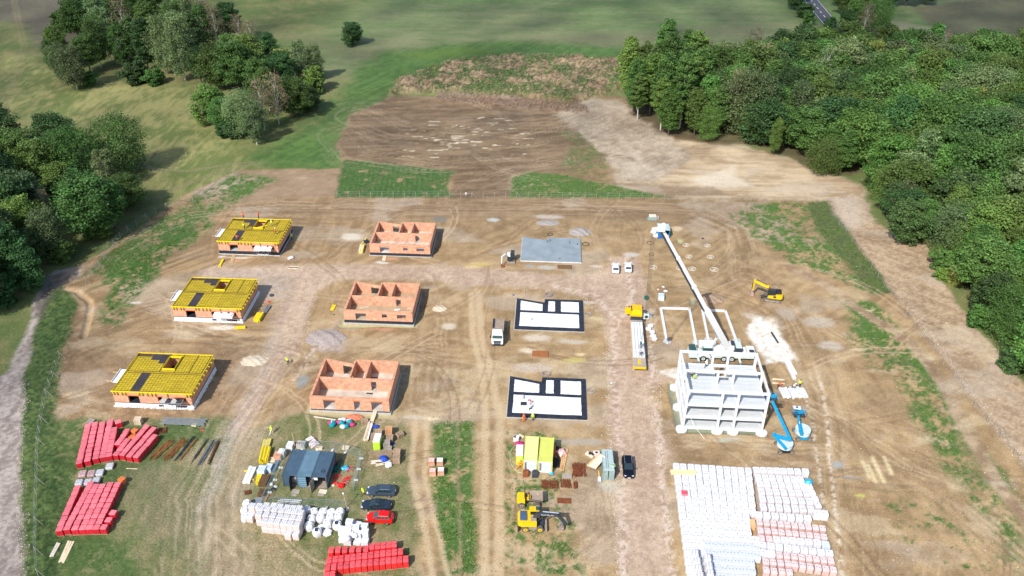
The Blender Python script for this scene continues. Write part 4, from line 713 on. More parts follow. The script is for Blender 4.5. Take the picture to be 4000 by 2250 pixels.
def yellow_house(loc, label, variant):
    W, D = HW+.155, HD+.155; t = thing('house_under_formwork', label, 'house', (*loc, 0), AX, 'houses with yellow ceiling formwork')
    mb = MB(); mb.prism([(-.12, -.12), (W+.02, -.12), (W+.02, D+.1), (-.12, D+.1)], -.3, .14, concw if variant < 2 else eps); obj('footing', mb, t)
    pm_ = bitu if variant == 1 else eps
    zt = 1.02 if variant == 1 else .95
    mb = MB(); mb.prism([(0, 0), (W-.12, 0), (W-.12, D), (0, D)], .14, zt, pm_, conc)
    if variant > 1:
        mb.prism([(.03, .03), (W-.15, .03), (W-.15, D-.03), (.03, D-.03)], zt, zt+.10, bitu)
        rd = random.Random(variant)
        for i in range(26 if variant == 3 else 0): mb.blob((W-.2+rd.uniform(0, .2), i*.46, rd.uniform(.1, .45)), (.25, .3, .4), eps, i, 1, jit=.3); mb.blob((i*.56, -.1, rd.uniform(.05, .3)), (.32, .2, .3), eps, i+50, 1, jit=.3)
    obj('plinth', mb, t); z0 = zt+(.10 if variant > 1 else 0); z1 = 3.28
    fo = [(2.7, 4.75, z0, 2.6), (8.2, 9.1, 1.6, 2.6), (11.4, 13.5, 1.6, 2.55)]
    slope_part('front_wall', t, (.06, .06), (W-.2, .06), .44, z0, z1, brick, fo)
    slope_part('side_wall', t, (W-.2, .5), (W-.2, D-.06), .44, z0, z1-.002, brick, [(8.6, 9.7, 1.9, 2.7)])
    slope_part('side_wall', t, (.06, D-.06), (.06, .5), .44, z0, z1-.002, brick)
    slope_part('rear_wall', t, (W-.64, D-.06), (.5, D-.06), .44, z0, z1, brick)
    slope_part('inner_wall', t, (.5, 5.8), (W-.64, 5.8), .3, z0, z1-.003, brick)
    slope_part('partition', t, (6.35, 6.1), (6.35, D-.5), .3, z0, z1-.004, brick); slope_part('partition', t, (9.35, 6.1), (9.35, D-.5), .3, z0, z1-.004, brick)
    for a, b, za, zb in fo: obj('lintel', MB().box(((a+b)/2, .27, zb+.11), (b-a+.4, .46, .22), orange), t)
    for (x0, x1, y0) in ((2.7, 4.75, .05), (8.2, 9.1, .05), (11.4, 13.5, .05)):
        if variant > 1 and x0 > 5 or variant == 1 and x0 > 5: obj('opening_cover', MB().box(((x0+x1)/2, -.03, .6), (x1-x0, .08, .4), greyp), t)
    # ceiling formwork panels
    xs = [.12, 1.62, 3.2, 4.95, 6.65, 8.95, 10.45, 11.95, 13.35, W-.12]; ny = 12; ysr = [.12+(D-.24)*i/ny for i in range(ny+1)]; hole = lambda i, j: xs[i] >= 6.6 and xs[i+1] <= 9.0 and 7 <= j <= 10
    meshes = {}; rd = random.Random(variant*7)
    for i in range(9):
        for j in range(ny):
            if hole(i, j): continue
            m_ = yel
            if i == 2 and j < 6: m_ = greyp
            if j == 11 and i < 4 and variant > 0: m_ = brownp
            if (j == 10 and i in (2, 3)) or (j == 9 and i == 3) or (j == 11 and i == 2): m_ = greyp
            if j == 11 and i == 3: m_ = greyp
            if variant == 1 and (j == 8 and i == 3 or j == 11 and i == 5): m_ = brownp
            wx, wy = xs[i+1]-xs[i]-.022, ysr[j+1]-ysr[j]-.022; key = (i, m_.name)
            if key not in meshes: meshes[key] = MB().box((0, 0, 0), (wx, wy, .09), m_).mesh('formwork_panel')
            obj('formwork_panel', meshes[key], t, ((xs[i]+xs[i+1])/2, (ysr[j]+ysr[j+1])/2, 3.44+(.02 if rd.random() < .25 else 0)))
    mb = MB(); mb.box((W/2, D/2, 3.34), (W-.3, D-.3, .06), brownp)
    for i in range(24): mb.box((W/2, .3+i*.495, 3.31), (W-.2, .08, .12), yelb)
    # leave the stair hole open
    mb = MB()
    for (x0, x1, y0, y1) in ((.1, 6.6, .1, D-.1), (9.0, W-.1, .1, D-.1), (6.6, 9.0, .1, 7.0), (6.6, 9.0, D-1.05, D-.1)): mb.box(((x0+x1)/2, (y0+y1)/2, 3.335), (x1-x0, y1-y0, .10), brownp)
    obj('support_deck', mb, t)
    mb = MB()
    for i in range(25): x = .3+i*(W-.6)/24; mb.box((x, 3.0, 3.53), (.022, 5.4, .022), rebar); (mb.box((x, 8.9, 3.53), (.022, 5.4, .022), rebar) if not 6.5 < x < 9.1 else None)
    for i in range(20):
        y = .3+i*(D-.6)/19
        if 6.9 < y < D-1.05: mb.box((3.4, y, 3.55), (6.3, .018, .02), rebar); mb.box((11.8, y, 3.55), (5.4, .018, .02), rebar)
        else: mb.box((W/2, y, 3.55), (W-.5, .018, .02), rebar)
    for y in (.35, 5.75, 6.15, D-.35): mb.box((W/2, y, 3.56), (W-.5, .05, .06), rebar)
    for x in (.35, 6.35, 9.2, W-.4): mb.box((x, 9.0, 3.56), (.05, 5.6, .06), rebar)
    for x in (11.9,): mb.box((x, 9.0, 3.56), (.05, 5.6, .06), rebar)
    obj('rebar_mesh', mb, t, kind='stuff')
    for c, d in (((W/2, .04, 3.52), (W+.4, .06, .28)), ((W/2, D-.04, 3.52), (W, .06, .28)), ((.04, D/2, 3.52), (.06, D-.1, .28)), ((W-.04, D/2, 3.52), (.06, D-.1, .28)), ((6.62, 9.0, 3.6), (.06, 3.9, .45)), ((8.97, 9.0, 3.6), (.06, 3.9, .45)), ((7.8, 7.03, 3.6), (2.4, .06, .45)), ((7.8, D-1.07, 3.6), (2.4, .06, .45))):
        obj('edge_board', MB().box(c, d, yelb), t)
    bm_ = MB().beam((0, -.08, 3.55), (0, -.08, 2.75), .10, .1, yelb).beam((0, -.08, 2.8), (0, -.42, 3.45), .07, .07, yelb).box((0, -.25, 3.47), (.09, .4, .08), yelb).mesh('bracket')
    for i, x in enumerate([.3, .9, 1.8, 2.4, 5.0, 5.6, 6.5, 7.3, 8.0, 10.2, 13.8, 14.4]): obj('bracket', bm_, t, (x+.05, 0, 0))
    for i in range(9): obj('bracket', bm_, t, (W, .7+i*1.3, 0), pi/2)
    return t
YH = [yellow_house((-70.61, 179.04), 'yellow formwork house in the back row with workers on its deck, black plinth', 1),
      yellow_house((-71.66, 150.43), 'yellow formwork house in the middle row, clean white insulated plinth', 2),
      yellow_house((-72.92, 122.16), 'yellow formwork house nearest the camera, ragged white insulation round its plinth', 3)]
def loc2(base, x, y, z=0): c, s = cos(AX), sin(AX); return (base[0]+c*x-s*y, base[1]+s*x+c*y, z)
YB = [(-70.61, 179.04), (-71.66, 150.43), (-72.92, 122.16)]; BB = [(-34.30, 179.26), (-35.50, 150.35), (-36.77, 121.73)]; SB = [(1.93, 177.09), (.60, 148.47), (-.69, 120.34)]
# scaffold platforms hung on the yellow houses
for i, b in enumerate(YB):
    row = ['back', 'middle', 'front'][i]; top = eps if i < 2 else slabg
    t = thing('scaffold_platform', f"{'white covered' if i < 2 else 'grey'} scaffold platform leaning on the front wall of the {row} yellow house", 'scaffold', loc2(b, 11.3, -.95), AX, 'scaffold platforms')
    obj('deck', MB().box((0, 0, 2.55), (4.1, 1.3, .10), top), t)
    mb = MB(); rd = random.Random(i)
    if i < 2:
        for k in range(9): mb.box((-1.8+k*.42, rd.uniform(-.1, .1), 2.68+rd.uniform(0, .1)), (.5, 1.3, .14), eps, rd.uniform(-.2, .2))
        mb.box((0, -.66, 2.35), (4.0, .05, .4), eps)
    else:
        for k in range(4): mb.box((-1.5+k*1.0, 0, 2.63), (.9, 1.2, .03), [conc, greyp][k % 2])
    mb.box((1.0, .3, 2.85), (.35, .3, .3), blk); mb.box((-.6, .3, 2.8), (.3, .3, .25), blk); obj('sheeting', mb, t)
    for sx_, sy_ in ((-1.5, -.55), (.3, -.55), (1.3, -.55), (-1.5, .55), (1.3, .55)): obj('leg', MB().tube([(sx_, sy_-.3, 0), (sx_, sy_, 2.5)], .035, steel, 5), t)
    obj('brace', MB().tube([(-1.5, -.7, .4), (.3, -.6, 2.1)], .025, steel, 5).tube([(.3, -.8, .3), (1.3, -.6, 2.2)], .025, steel, 5).tube([(-1.5, -.62, 1.2), (1.3, -.62, 1.2)], .025, steel, 5), t)
    t = thing('bracket_platform', f"white sheeted bracket platform on the left side of the {row} yellow house", 'scaffold', loc2(b, -.95, 5.2), AX, 'bracket platforms on the left sides')
    mb = MB(); [mb.box((rd.uniform(-.08, .08), -1.6+k*.65, 2.95+rd.uniform(-.03, .06)), (1.3, .72, .10), eps, rd.uniform(-.1, .1)) for k in range(6)]; mb.box((-.6, 0, 3.15), (.06, 3.9, .35), eps); obj('sheeting', mb, t)
    for y in (-1.4, 1.3): obj('arm', MB().beam((.9, y, 2.85), (-1.9, y, 2.85), .14, .1, wood), t); obj('strut', MB().beam((.85, y, 1.7), (-.6, y, 2.8), .08, .08, wood), t)
# foundations without walls
def inset(p, d): return [(x+(d if x < .1 else -d if x > HW-.1 else 0), y+(d if y < .1 else -d)) for x, y in p]
t = thing('concrete_slab', 'bare blue-grey concrete floor slab with pipe stubs in the back row', 'foundation', (*SB[0], 0), AX)
obj('base', MB().prism(foot, -.3, .18, concw), t); obj('top_layer', MB().prism(inset(foot, .06), .18, .35, slabg), t)
for x, y in ((6.4, HD-2.3), (11.8, HD-2.6), (13.7, HD-3.2), (9.4, 1.1), (7, HD-1.7)): obj('pipe_stub', MB().tube([(x, y, .3), (x, y, .75)], .07, blk, 6), t)
def black_found(b, label, men):
    t = thing('insulated_foundation', label, 'foundation', (*b, 0), AX, 'black foundations filled with white insulation')
    obj('base', MB().prism([(x+(-.15 if x < .1 else .15 if x > 14 else 0), y+(-.18 if y < .1 else .12)) for x, y in foot], -.3, .06, conc), t); obj('bitumen_layer', MB().prism(foot, .06, .35, bitu), t)
    for k, p in enumerate(([(.95, 7.05), (5.75, 6.95), (5.75, 9.6), (.95, 10.75)], [(7.0, 6.9), (8.5, 6.9), (8.5, 10.85), (7.05, 10.85)], [(9.8, 6.85), (13.7, 6.8), (13.7, 10.8), (9.8, 10.85)], [(.95, .95), (13.65, .85), (13.6, 5.9), (1.0, 6.1)])):
        q = []; rd = random.Random(k+men)
        for i in range(len(p)):
            for j in range(8): a = P(p[i], p[(i+1) % 4], j/8); q.append((a[0]+rd.uniform(-.05, .05), a[1]+rd.uniform(-.05, .05)))
        obj('insulation_board', MB().prism(q, .35, .39, eps), t)
    for x, y in ((6.2, 9.9), (13.9, 8.0), (2.1, 9.6), (9.2, 6.3)): obj('pipe_stub', MB().tube([(x, y, .35), (x+.1, y, .7)], .05, blk if x > 6 else steel, 6), t)
    return t
black_found(SB[1], 'black and white foundation in the middle row beside the white tipper truck', 0)
black_found(SB[2], 'black and white foundation in the front row where workers kneel', 1)
obj_ = thing('offcut', 'small grey triangular offcut lying on the middle white foundation field', 'offcut', loc2(SB[1], 3.6, 3.4, .40), AX); obj('sheet', MB().prism([(-.25, -.5), (.35, -.1), (.2, .6), (-.2, .5)], 0, .03, conc), obj_)
# concrete frame building
FB = (31.03, 117.78); fx = [0, 6.1, 8.9, 14.0]; fy = [0, 5.85, 11.7]; fz = [.45, 2.95, 5.75, 8.75]
t = thing('concrete_frame_building', 'precast concrete frame building of three floors, open, behind the blue lifts', 'building', (*FB, 0), R(-3))
cm = MB().box((0, 0, 0), (.42, .42, 8.4), concw).mesh('column')
for i, x in enumerate(fx):
    for j, y in enumerate(fy):
        obj('column', cm, t, (x, y, 4.2)); obj('pad_footing', MB().cyl((0, 0, 0), 1.02 if j == 0 else .9, .5, concw, n=20), t, (x+(0 if i else -.25), y-(.35 if j == 0 else 0), .02))
def gb(a, b, z, h, w=.36): obj('beam', MB().beam((a[0], a[1], z), (b[0], b[1], z), w, h, concw), t)
for y in fy: gb((-.22, y), (14.22, y), 8.66, .40)
gb((0, .22), (0, 11.48), 8.65, .38); gb((14.0, .22), (14.0, 11.48), 8.65, .38)
for z in fz[:3]:
    for i in range(3):
        gb((fx[i]+.25, 0), (fx[i+1]-.25, 0), z-.12, .50, .36)
        if not (z > 5 and i == 1): gb((fx[i]+.25, 11.7), (fx[i+1]-.25, 11.7), z-.12, .55, .40)
        else: gb((fx[i]+.25, 11.7), (fx[i+1]-.25, 11.7), z-.05, .5, .40)
    for x in fx:
        for j in range(2): gb((x, fy[j]+.25), (x, fy[j+1]-.25), z-.16, .42, .44 if x in (fx[1], fx[2]) else .42)
pms = [MB().box((0, 0, 0), (fx[i+1]-fx[i]-.46, 1.03, .2), conc if i == 9 else mat('hollow_core_plank', (.52, .545, .55), .8, var=.08, scale=.6, objvar=.04)).mesh('floor_plank') for i in range(3)]
for z in fz[:3]:
    for i in range(3):
        k_ = 6 if (z > 5 and i == 1) else 10; obj('joint_backing', MB().box((0, 0, 0), (fx[i+1]-fx[i]-.5, k_*1.17-.3, .03), dgrey), t, ((fx[i]+fx[i+1])/2, .3+k_*1.17/2, z-.06))
        for k in range(10):
            if z > 5 and i == 1 and k in (6, 7, 8, 9): continue
            obj('floor_plank', pms[i], t, ((fx[i]+fx[i+1])/2, .78+k*1.17-.0, z+.05))
obj('hanging_rope', MB().tube([(1.1, -.5, 2.9), (1.8, -1.2, 1.7), (2.9, -1.9, .6), (3.6, -2.6, .02)], .03, whc, 4), t)
# two open ground-beam frames
def beamframe(pts, label):
    t = thing('ground_beam_frame', label, 'foundation', (0, 0, 0), 0, 'ground beam frames on round pads')
    for q0, q1 in zip(pts[:-1], pts[1:]): a = g(q0, .5); b = g(q1, .5); obj('beam', MB().beam((*a, .16), (*b, .16), .5, .34, concw, .5, .34), t)
    for q in (pts[0], pts[-1]): a = g(q); obj('pad_footing', MB().cyl((a[0], a[1], .02), .85, .08, conc, n=20), t)
beamframe([A4(590, 1440+90), A4(520, 1140), A4(840, 1148), A4(915, 1440+100)], 'left-hand open frame of concrete ground beams left of the crane boom')
beamframe([(2768, 1325), A4(985, 1160), A4(1243, 1172), (2878, 1330)], 'right-hand open frame of concrete ground beams, partly behind the crane boom')
# ---------------------------------------------------------------- vehicles and machines
def wheel_mesh(r, w_, rimm, tm=blk, n=18):
    a = MB().cyl((0, 0, 0), r, w_, tm, 'y', n).mesh('tyre'); b_ = MB().cyl((0, 0, 0), r*.58, w_+.03, rimm, 'y', 12).cyl((0, 0, 0), r*.2, w_+.08, blk, 'y', 8).mesh('rim'); return a, b_
def wheel(parent, ms, loc):
    o = bpy.data.objects.new('wheel', ms[0]); C.objects.link(o); o.parent = parent; o.location = loc; r = bpy.data.objects.new('rim', ms[1]); C.objects.link(r); r.parent = o; return o
def car(label, mt, loc, rz, L=4.6, W=1.82, H=1.5, style='estate', rails=None, grp=None):
    t = thing('parked_car', label, 'car', (loc[0], loc[1], hz(*loc)), rz, grp); w_ = W/2; f = L/2
    hood = .92 if H < 1.55 else 1.02; belt = hood+.04
    def ring(x, ww, zt, zb=.24): return [(x, -ww*.9, zb), (x, -ww, .45), (x, -ww*1.0, zt*.80), (x, -ww*.93, zt), (x, -ww*.6, zt+.035), (x, ww*.6, zt+.035), (x, ww*.93, zt), (x, ww, zt*.80), (x, ww, .45), (x, ww*.9, zb)]
    rear_z = {'sedan': hood+.10, 'estate': belt+.02, 'suv': belt+.03, 'hatch': belt+.02}[style]
    mb = MB(); mb.loft([ring(-f, w_*.78, rear_z*.72, .38), ring(-f+.06, w_*.88, rear_z*.90, .32), ring(-f+.32, w_*.98, rear_z), ring(-f+1.1, w_, belt), ring(.25, w_, belt), ring(.75, w_, hood-.02), ring(f-.75, w_*.98, hood-.10), ring(f-.28, w_*.92, hood-.20), ring(f-.05, w_*.78, hood*.66, .32), ring(f, w_*.66, hood*.52, .38)], mt)
    obj('body', mb, t, smooth=False)
    rx = {'sedan': -f+.95, 'estate': -f+.30, 'suv': -f+.24, 'hatch': -f+.28}[style]; rt = rx+{'sedan': .85, 'estate': .55, 'suv': .38, 'hatch': .4}[style]
    def gr_(x, ww, z0, z1, k=.80): return [(x, -ww, z0), (x, -ww*k, z1), (x, ww*k, z1), (x, ww, z0)]
    fx_ = .98; z0 = belt-.02; wc_ = w_*.90
    mb = MB(); A = [(rx, -wc_*.9, z0), (rx, wc_*.9, z0), (rt, -wc_*.74, H-.04), (rt, wc_*.74, H-.04), (.05, -wc_*.76, H-.03), (.05, wc_*.76, H-.03), (fx_, -wc_*.92, z0), (fx_, wc_*.92, z0), (-.9, -wc_, z0), (-.9, wc_, z0)]
    mb.add(A, [(0, 1, 3, 2), (2, 3, 5, 4), (4, 5, 7, 6), (0, 2, 4, 6), (1, 7, 5, 3)], glass if mt is not redp else glassl); obj('windows', mb, t)
    mb = MB(); q = [(rt-.06, -wc_*.77, H-.035), (rt-.06, wc_*.77, H-.035), (.12, wc_*.79, H-.025), (.12, -wc_*.79, H-.025)]; mb.add(q+[(a, b, c+.05) for a, b, c in [(rt+.03, -wc_*.70, H-.035), (rt+.03, wc_*.70, H-.035), (0, wc_*.72, H-.025), (0, -wc_*.72, H-.025)]], [(0, 1, 5, 4), (1, 2, 6, 5), (2, 3, 7, 6), (3, 0, 4, 7), (4, 5, 6, 7)], mt); obj('roof', mb, t)
    for s in (-1, 1):
        for a, b_ in (((.98, s*wc_*.94, z0), (.08, s*wc_*.79, H-.02)), ((rx, s*wc_*.92, z0), (rt, s*wc_*.77, H-.02)), ((-.45, s*wc_*1.0, z0), (-.5, s*wc_*.79, H-.02)), ((-f+1.15, s*wc_*1.0, z0), (-f+1.15, s*wc_*.78, H-.02))): obj('window_pillar', MB().beam(a, b_, .07, .07, mt), t)
    ms = wheel_mesh(.33, .22, chrome)
    for x in (-L*.29, L*.30):
        for s in (-1, 1): wheel(t, ms, (x, s*(w_-.08), .33))
    for s in (-1, 1):
        obj('headlight', MB().box((0, 0, 0), (.34, .34, .13), lampm, s*-.5), t, (f-.30, s*w_*.66, hood*.74)); obj('tail_light', MB().box((0, 0, 0), (.12, .22, .2), mat('tail_lens', (.35, .01, .01), .2)), t, (-f+.10, s*w_*.74, rear_z*.78))
        obj('wing_mirror', MB().box((0, 0, 0), (.14, .24, .12), mt), t, (.72, s*(w_+.06), belt+.06))
        if rails: obj('roof_rail', MB().box((0, 0, 0), (1.9, .05, .06), rails), t, (-.75, s*wc_*.72, H+.05))
    obj('number_plate', MB().box((0, 0, 0), (.03, .5, .12), platem), t, (f+.01, 0, .5)); obj('number_plate', MB().box((0, 0, 0), (.03, .5, .12), platem), t, (-f-.01, 0, .75)); return t
def bywheels(qr, qf, w_=.85):        # near-side rear and front wheel contacts -> centre, heading
    a = g(qr); b_ = g(qf); h = atan2(b_[1]-a[1], b_[0]-a[0]); mx, my = (a[0]+b_[0])/2, (a[1]+b_[1])/2; s = 1
    n = (sin(h), -cos(h))      # right-hand normal
    if n[1] < 0 or (abs(n[1]) < .5 and n[0] < 0): n = (-n[0], -n[1])
    return (mx+n[0]*w_, my+n[1]*w_), h
silver = mat('blue_silver_paint', (.085, .12, .165), .22, .5, var=.03); navy = mat('dark_blue_grey_paint', (.04, .06, .09), .22, .5, var=.03); blackp = mat('black_paint', (.006, .008, .016), .15, var=.02)
PC = 'cars parked on the site'
c, h = bywheels(E7(850, 530), E7(410, 520)); car('blue-silver estate car, rearmost of the three cars parked on the grass', silver, c, h, 4.75, 1.84, 1.50, 'estate', None, PC)
c, h = bywheels(E7(705, 925), E7(265, 912)); car('dark blue-grey saloon parked between the silver estate and the red car', navy, c, h, 4.85, 1.84, 1.45, 'sedan', None, PC)
c, h = bywheels(E7(800, 1315), E7(370, 1290)); car('bright red compact SUV parked nearest the white stacked goods', redp, c, h, 4.3, 1.80, 1.65, 'hatch', None, PC)
c, h = bywheels(D7(1445, 520), D7(1485, 860)); car('black SUV with silver roof rails parked alone on the pink road', blackp, c, h, 4.8, 1.88, 1.70, 'suv', chrome, PC)
for q0, q1, lb in ((A3(1728, 779), A3(1733, 650), 'white hatchback on the junction, left one of the two white cars'), (A3(1870, 770), A3(1868, 640), 'white hatchback on the junction, right one of the two white cars')):
    a = g(q0); b_ = g(q1); h = atan2(b_[1]-a[1], b_[0]-a[0]); car(lb, wht, (a[0]+cos(h)*2.15, a[1]+sin(h)*2.15), h, 4.35, 1.78, 1.5, 'hatch', None, PC)
# white tipper truck, nose to the camera
a = g(E3(360, 1225)); b_ = g(E3(425, 150), 1.4); h = atan2(a[1]-b_[1], a[0]-b_[0])
t = thing('tipper_truck', 'white-cabbed tipper truck with empty open bed beside the middle black foundation', 'truck', a, h)
obj('chassis', MB().box((-4.1, 0, .75), (8.0, .9, .35), dgrey), t)
mb = MB(); mb.box((-.95, 0, 1.25), (1.85, 2.35, 1.1), wht).box((-1.05, 0, 2.35), (1.65, 2.3, 1.2), wht, top=(.80, .93)); obj('cab', mb, t)
obj('windscreen', MB().add([(-.20, -1.02, 1.85), (-.20, 1.02, 1.85), (-.37, .98, 2.72), (-.37, -.98, 2.72)], [(0, 1, 2, 3)], glassl), t); obj('roof_deflector', MB().box((-1.2, 0, 3.05), (1.2, 2.0, .22), wht, top=(.8, .95)), t)
obj('grille', MB().box((-.03, 0, 1.15), (.06, 1.5, .5), dgrey), t); obj('bumper', MB().box((0, 0, .6), (.3, 2.4, .45), dgrey), t)
for s in (-1, 1): obj('headlight', MB().box((.02, s*.9, .8), (.3, .4, .2), lampm), t); obj('wing_mirror', MB().box((-.35, s*1.38, 2.2), (.12, .25, .6), blk), t); obj('side_window', MB().box((-.85, s*1.10, 2.3), (.8, .06, .6), glass), t)
mb = MB().box((-5.3, 0, 1.35), (4.9, 2.4, .16), soilp)
obj('bed_floor', mb, t)
for s in (-1, 1): obj('bed_side', MB().box((-5.3, s*1.2, 1.8), (5.0, .08, .95), soilp), t)
obj('bed_headboard', MB().box((-2.85, 0, 1.95), (.1, 2.4, 1.2), soilp), t); obj('tailgate', MB().box((-7.9, 0, 1.2), (.08, 2.4, .6), soilp), t)
obj('exhaust_stack', MB().box((-2.3, .1, 1.7), (.6, .8, 1.5), blk, top=(.7, .7)), t); obj('fuel_tank', MB().cyl((-2.6, -.9, .85), .35, 1.0, steel, 'x'), t)
ms = wheel_mesh(.5, .34, greyc, tyre)
for x in (-1.2, -5.6, -6.95):
    for s in (-1, 1): wheel(t, ms, (x, s*1.0, .5))
# yellow truck loaded with hollow concrete planks
a = g(E2(400, 1395), .3); b_ = g(E2(325, 165), 1.6); h = atan2(b_[1]-a[1], b_[0]-a[0]); LT = hypot(b_[0]-a[0], b_[1]-a[1])
t = thing('flatbed_lorry', 'long yellow flatbed lorry loaded with pale concrete planks, driver door open', 'truck', a, h)
print('LT', LT); obj('trailer_bed', MB().box(((LT-3.4)/2, 0, 1.25), (LT-3.4, 2.5, .16), woodg).box(((LT-2.7)/2, 0, .95), (LT-3, .9, .4), dgrey), t)
obj('rear_bumper', MB().box((.0, 0, 1.1), (.25, 2.5, .45), cyelt), t); obj('headboard', MB().box((LT-3.35, 0, 1.7), (.12, 2.5, .9), dgrey), t)
for s in (-1, 1): obj('side_rail', MB().box(((LT-3.4)/2, s*1.26, 1.2), (LT-3.4, .06, .2), cyelt), t)
mb = MB(); mb.box((LT-1.5, 0, 1.5), (2.9, 2.45, 1.5), cyelt).box((LT-1.65, 0, 2.65), (2.6, 2.4, 1.0), cyelt, top=(.86, .93)); obj('cab', mb, t)
obj('roof_hatch', MB().box((LT-1.7, .1, 3.2), (1.9, 1.7, .14), cyelt, top=(.9, .92)), t); obj('sleeper_gap', MB().box((LT-1.7, 1.0, 3.17), (2.0, .28, .08), blk), t)
obj('windscreen', MB().box((LT-.35, 0, 2.55), (.1, 2.1, .7), glass, ry=-.2), t); obj('sun_visor', MB().box((LT-.18, 0, 3.0), (.35, 2.2, .08), cyelt), t); obj('grille', MB().box((LT, 0, 1.3), (.1, 1.8, .8), blk), t)
obj('open_door', MB().box((LT-.75, 1.75, 1.9), (.08, 1.1, 1.6), cyelt).box((LT-.70, 1.75, 2.4), (.06, .9, .6), glassl), t); obj('fuel_tank', MB().cyl((LT-3.2, -1.0, .8), .32, 1.1, steel, 'x'), t)
for s in (-1, 1): obj('wing_mirror', MB().box((LT-.25, s*1.45, 2.5), (.12, .25, .5), blk), t)
for x in (1.4, 2.7, 4.0, LT-1.3, LT-4.3):
    for s in (-1, 1): wheel(t, ms, (x, s*1.0, .5))
def lp(base, h, x, y, z=0): return (base[0]+cos(h)*x-sin(h)*y, base[1]+sin(h)*x+cos(h)*y, z)
PL_ = .30*LT; pk = MB().box((0, 0, 0), (PL_-.12, .53, .26), concw).mesh('plank')
for r in range(2):
    for k in range(4):
        for z in range(2):
            o = tag(obj('concrete_plank', pk, None, lp(a, h, LT*.15+PL_*(r+.5), -.9+k*.6, 1.47+z*.30), h), f"pale concrete plank on the lorry, {['lower','upper'][z]} layer, {['rear','front'][r]} half, {od(3-k)} from the left", 'concrete plank', 'concrete planks on the yellow lorry')
tank = lp(a, h, 1.6, 0, 1.35); t2 = thing('warning_board', 'yellow and grey board strip on the empty lorry tail', 'board', tank, h); obj('board', MB().box((0, 0, 0), (1.6, .5, .03), cyelt), t2)
# mobile crane
CR = (42.0, 139.25); ch = R(-1.5)
t = thing('mobile_crane', 'white four-axle mobile crane with long telescopic boom raised over the site', 'crane', (*CR, 0), ch)
obj('carrier', MB().box((.3, 0, 1.15), (12.4, 2.5, .55), mint).box((.2, -1.1, 1.55), (9.0, .5, .3), wht).box((2.9, .3, 1.75), (4.2, 1.9, .5), wht), t)
obj('carrier_cab', MB().box((-5.6, -.1, 1.5), (1.7, 2.5, 1.3), mint, top=(.92, .96)).box((-5.7, -.1, 2.3), (1.4, 2.3, .5), glassl, top=(.85, .9)), t)
obj('rear_deck', MB().box((5.9, 0, 1.9), (1.6, 2.5, .8), wht, top=(.95, .95)).box((6.0, -.6, 2.3), (1.0, .9, .1), dgrey), t)
ms = wheel_mesh(.62, .45, mint, blk, 22)
for x in (-3.55, -1.95, .55, 2.15):
    for s in (-1, 1): wheel(t, ms, (x, s*1.1, .62))
for x in (-4.6, 3.6):
    for s in (-1, 1): obj('outrigger', MB().beam((x, 0, .75), (x, s*3.1, .75), .35, .35, mint).cyl((x, s*3.1, .4), .12, .8, mint).cyl((x, s*3.1, .04), .4, .08, dgrey), t)
obj('superstructure', MB().box((-.6, .1, 2.35), (6.0, 1.3, .7), wht).box((1.2, .2, 3.0), (2.6, 1.9, .9), wht, top=(.9, .9)), t)
obj('operator_cab', MB().box((-2.9, -.75, 2.7), (2.1, 1.1, 1.3), mint, top=(.85, .9)).box((-2.95, -.95, 2.9), (1.9, .9, .7), glassl), t); obj('engine_cover', MB().box((-2.6, 1.1, 2.6), (3.4, 1.2, 1.1), wht, top=(.96, .9)), t)
obj('counterweight', MB().box((3.2, .1, 2.6), (1.5, 2.5, 1.2), dgrey).box((3.3, .1, 3.25), (1.2, 2.2, .12), mint), t)
obj('winch', MB().cyl((2.2, .1, 3.5), .38, 1.2, dgrey, 'y'), t)
inv = Matrix.Translation((*CR, 0))@Matrix.Rotation(ch, 4, 'Z'); inv = inv.inverted()
pv = Vector((42.9, 138.9, 3.1)); hd = Vector((26.1, 133.2, 32.6)); bd = (hd-pv)
def bpnt(tt): return inv@(pv+bd*tt)
secs = [(0, .335, 1.05, 1.25), (.335, .54, .74, .80), (.54, .77, .64, .70), (.77, 1.0, .55, .58)]
for i, (t0, t1, w_, hh_) in enumerate(secs): obj('boom_section', MB().beam(bpnt(t0), bpnt(t1), w_, hh_, wht, w_*.97, hh_*.97), t); 
und = (bd.normalized().cross(Vector((0, 0, 1)))).normalized().cross(bd.normalized())
for i, (t0, t1, w_, hh_) in enumerate(secs[1:]):
    obj('boom_collar', MB().beam(bpnt(t0-.006), bpnt(t0+.008), w_*1.35, hh_*1.35, wht), t)
    dl = inv.to_3x3()@(-und*(hh_*.5+.10)); obj('boom_underside', MB().beam(bpnt(t0+.01)+dl, bpnt(t1-.005)+dl, w_*.98, .30, dgrey), t)
obj('luffing_cylinder', MB().tube([inv@Vector((39.6, 138.6, 2.8)), inv@(pv+bd*.12+Vector((-.5, -.2, -.9)))], .24, wht, 10).tube([inv@(pv+bd*.12+Vector((-.5, -.2, -.9))), bpnt(.26)], .15, chrome, 8), t)
hl = inv@hd
obj('boom_head', MB().box(tuple(hl), (1.2, .9, 1.1), wht).box((hl.x-.9, hl.y-.4, hl.z-.1), (1.5, .5, .7), wht, .4).cyl((hl.x-1.4, hl.y-.7, hl.z-.3), .42, .3, wht, 'y').cyl((hl.x+.4, hl.y+.3, hl.z+.4), .42, .3, wht, 'y'), t)
hk = inv@Vector((25.0, 132.4, 14.5)); ht_ = Vector((hl.x-1.4, hl.y-.7, hl.z-.3))
for s in (-.35, -.1, .15, .4): obj('hoist_cable', MB().tube([ht_+Vector((s, 0, 0)), hk+Vector((s*.6, 0, .4))], .028, dgrey, 4), t)
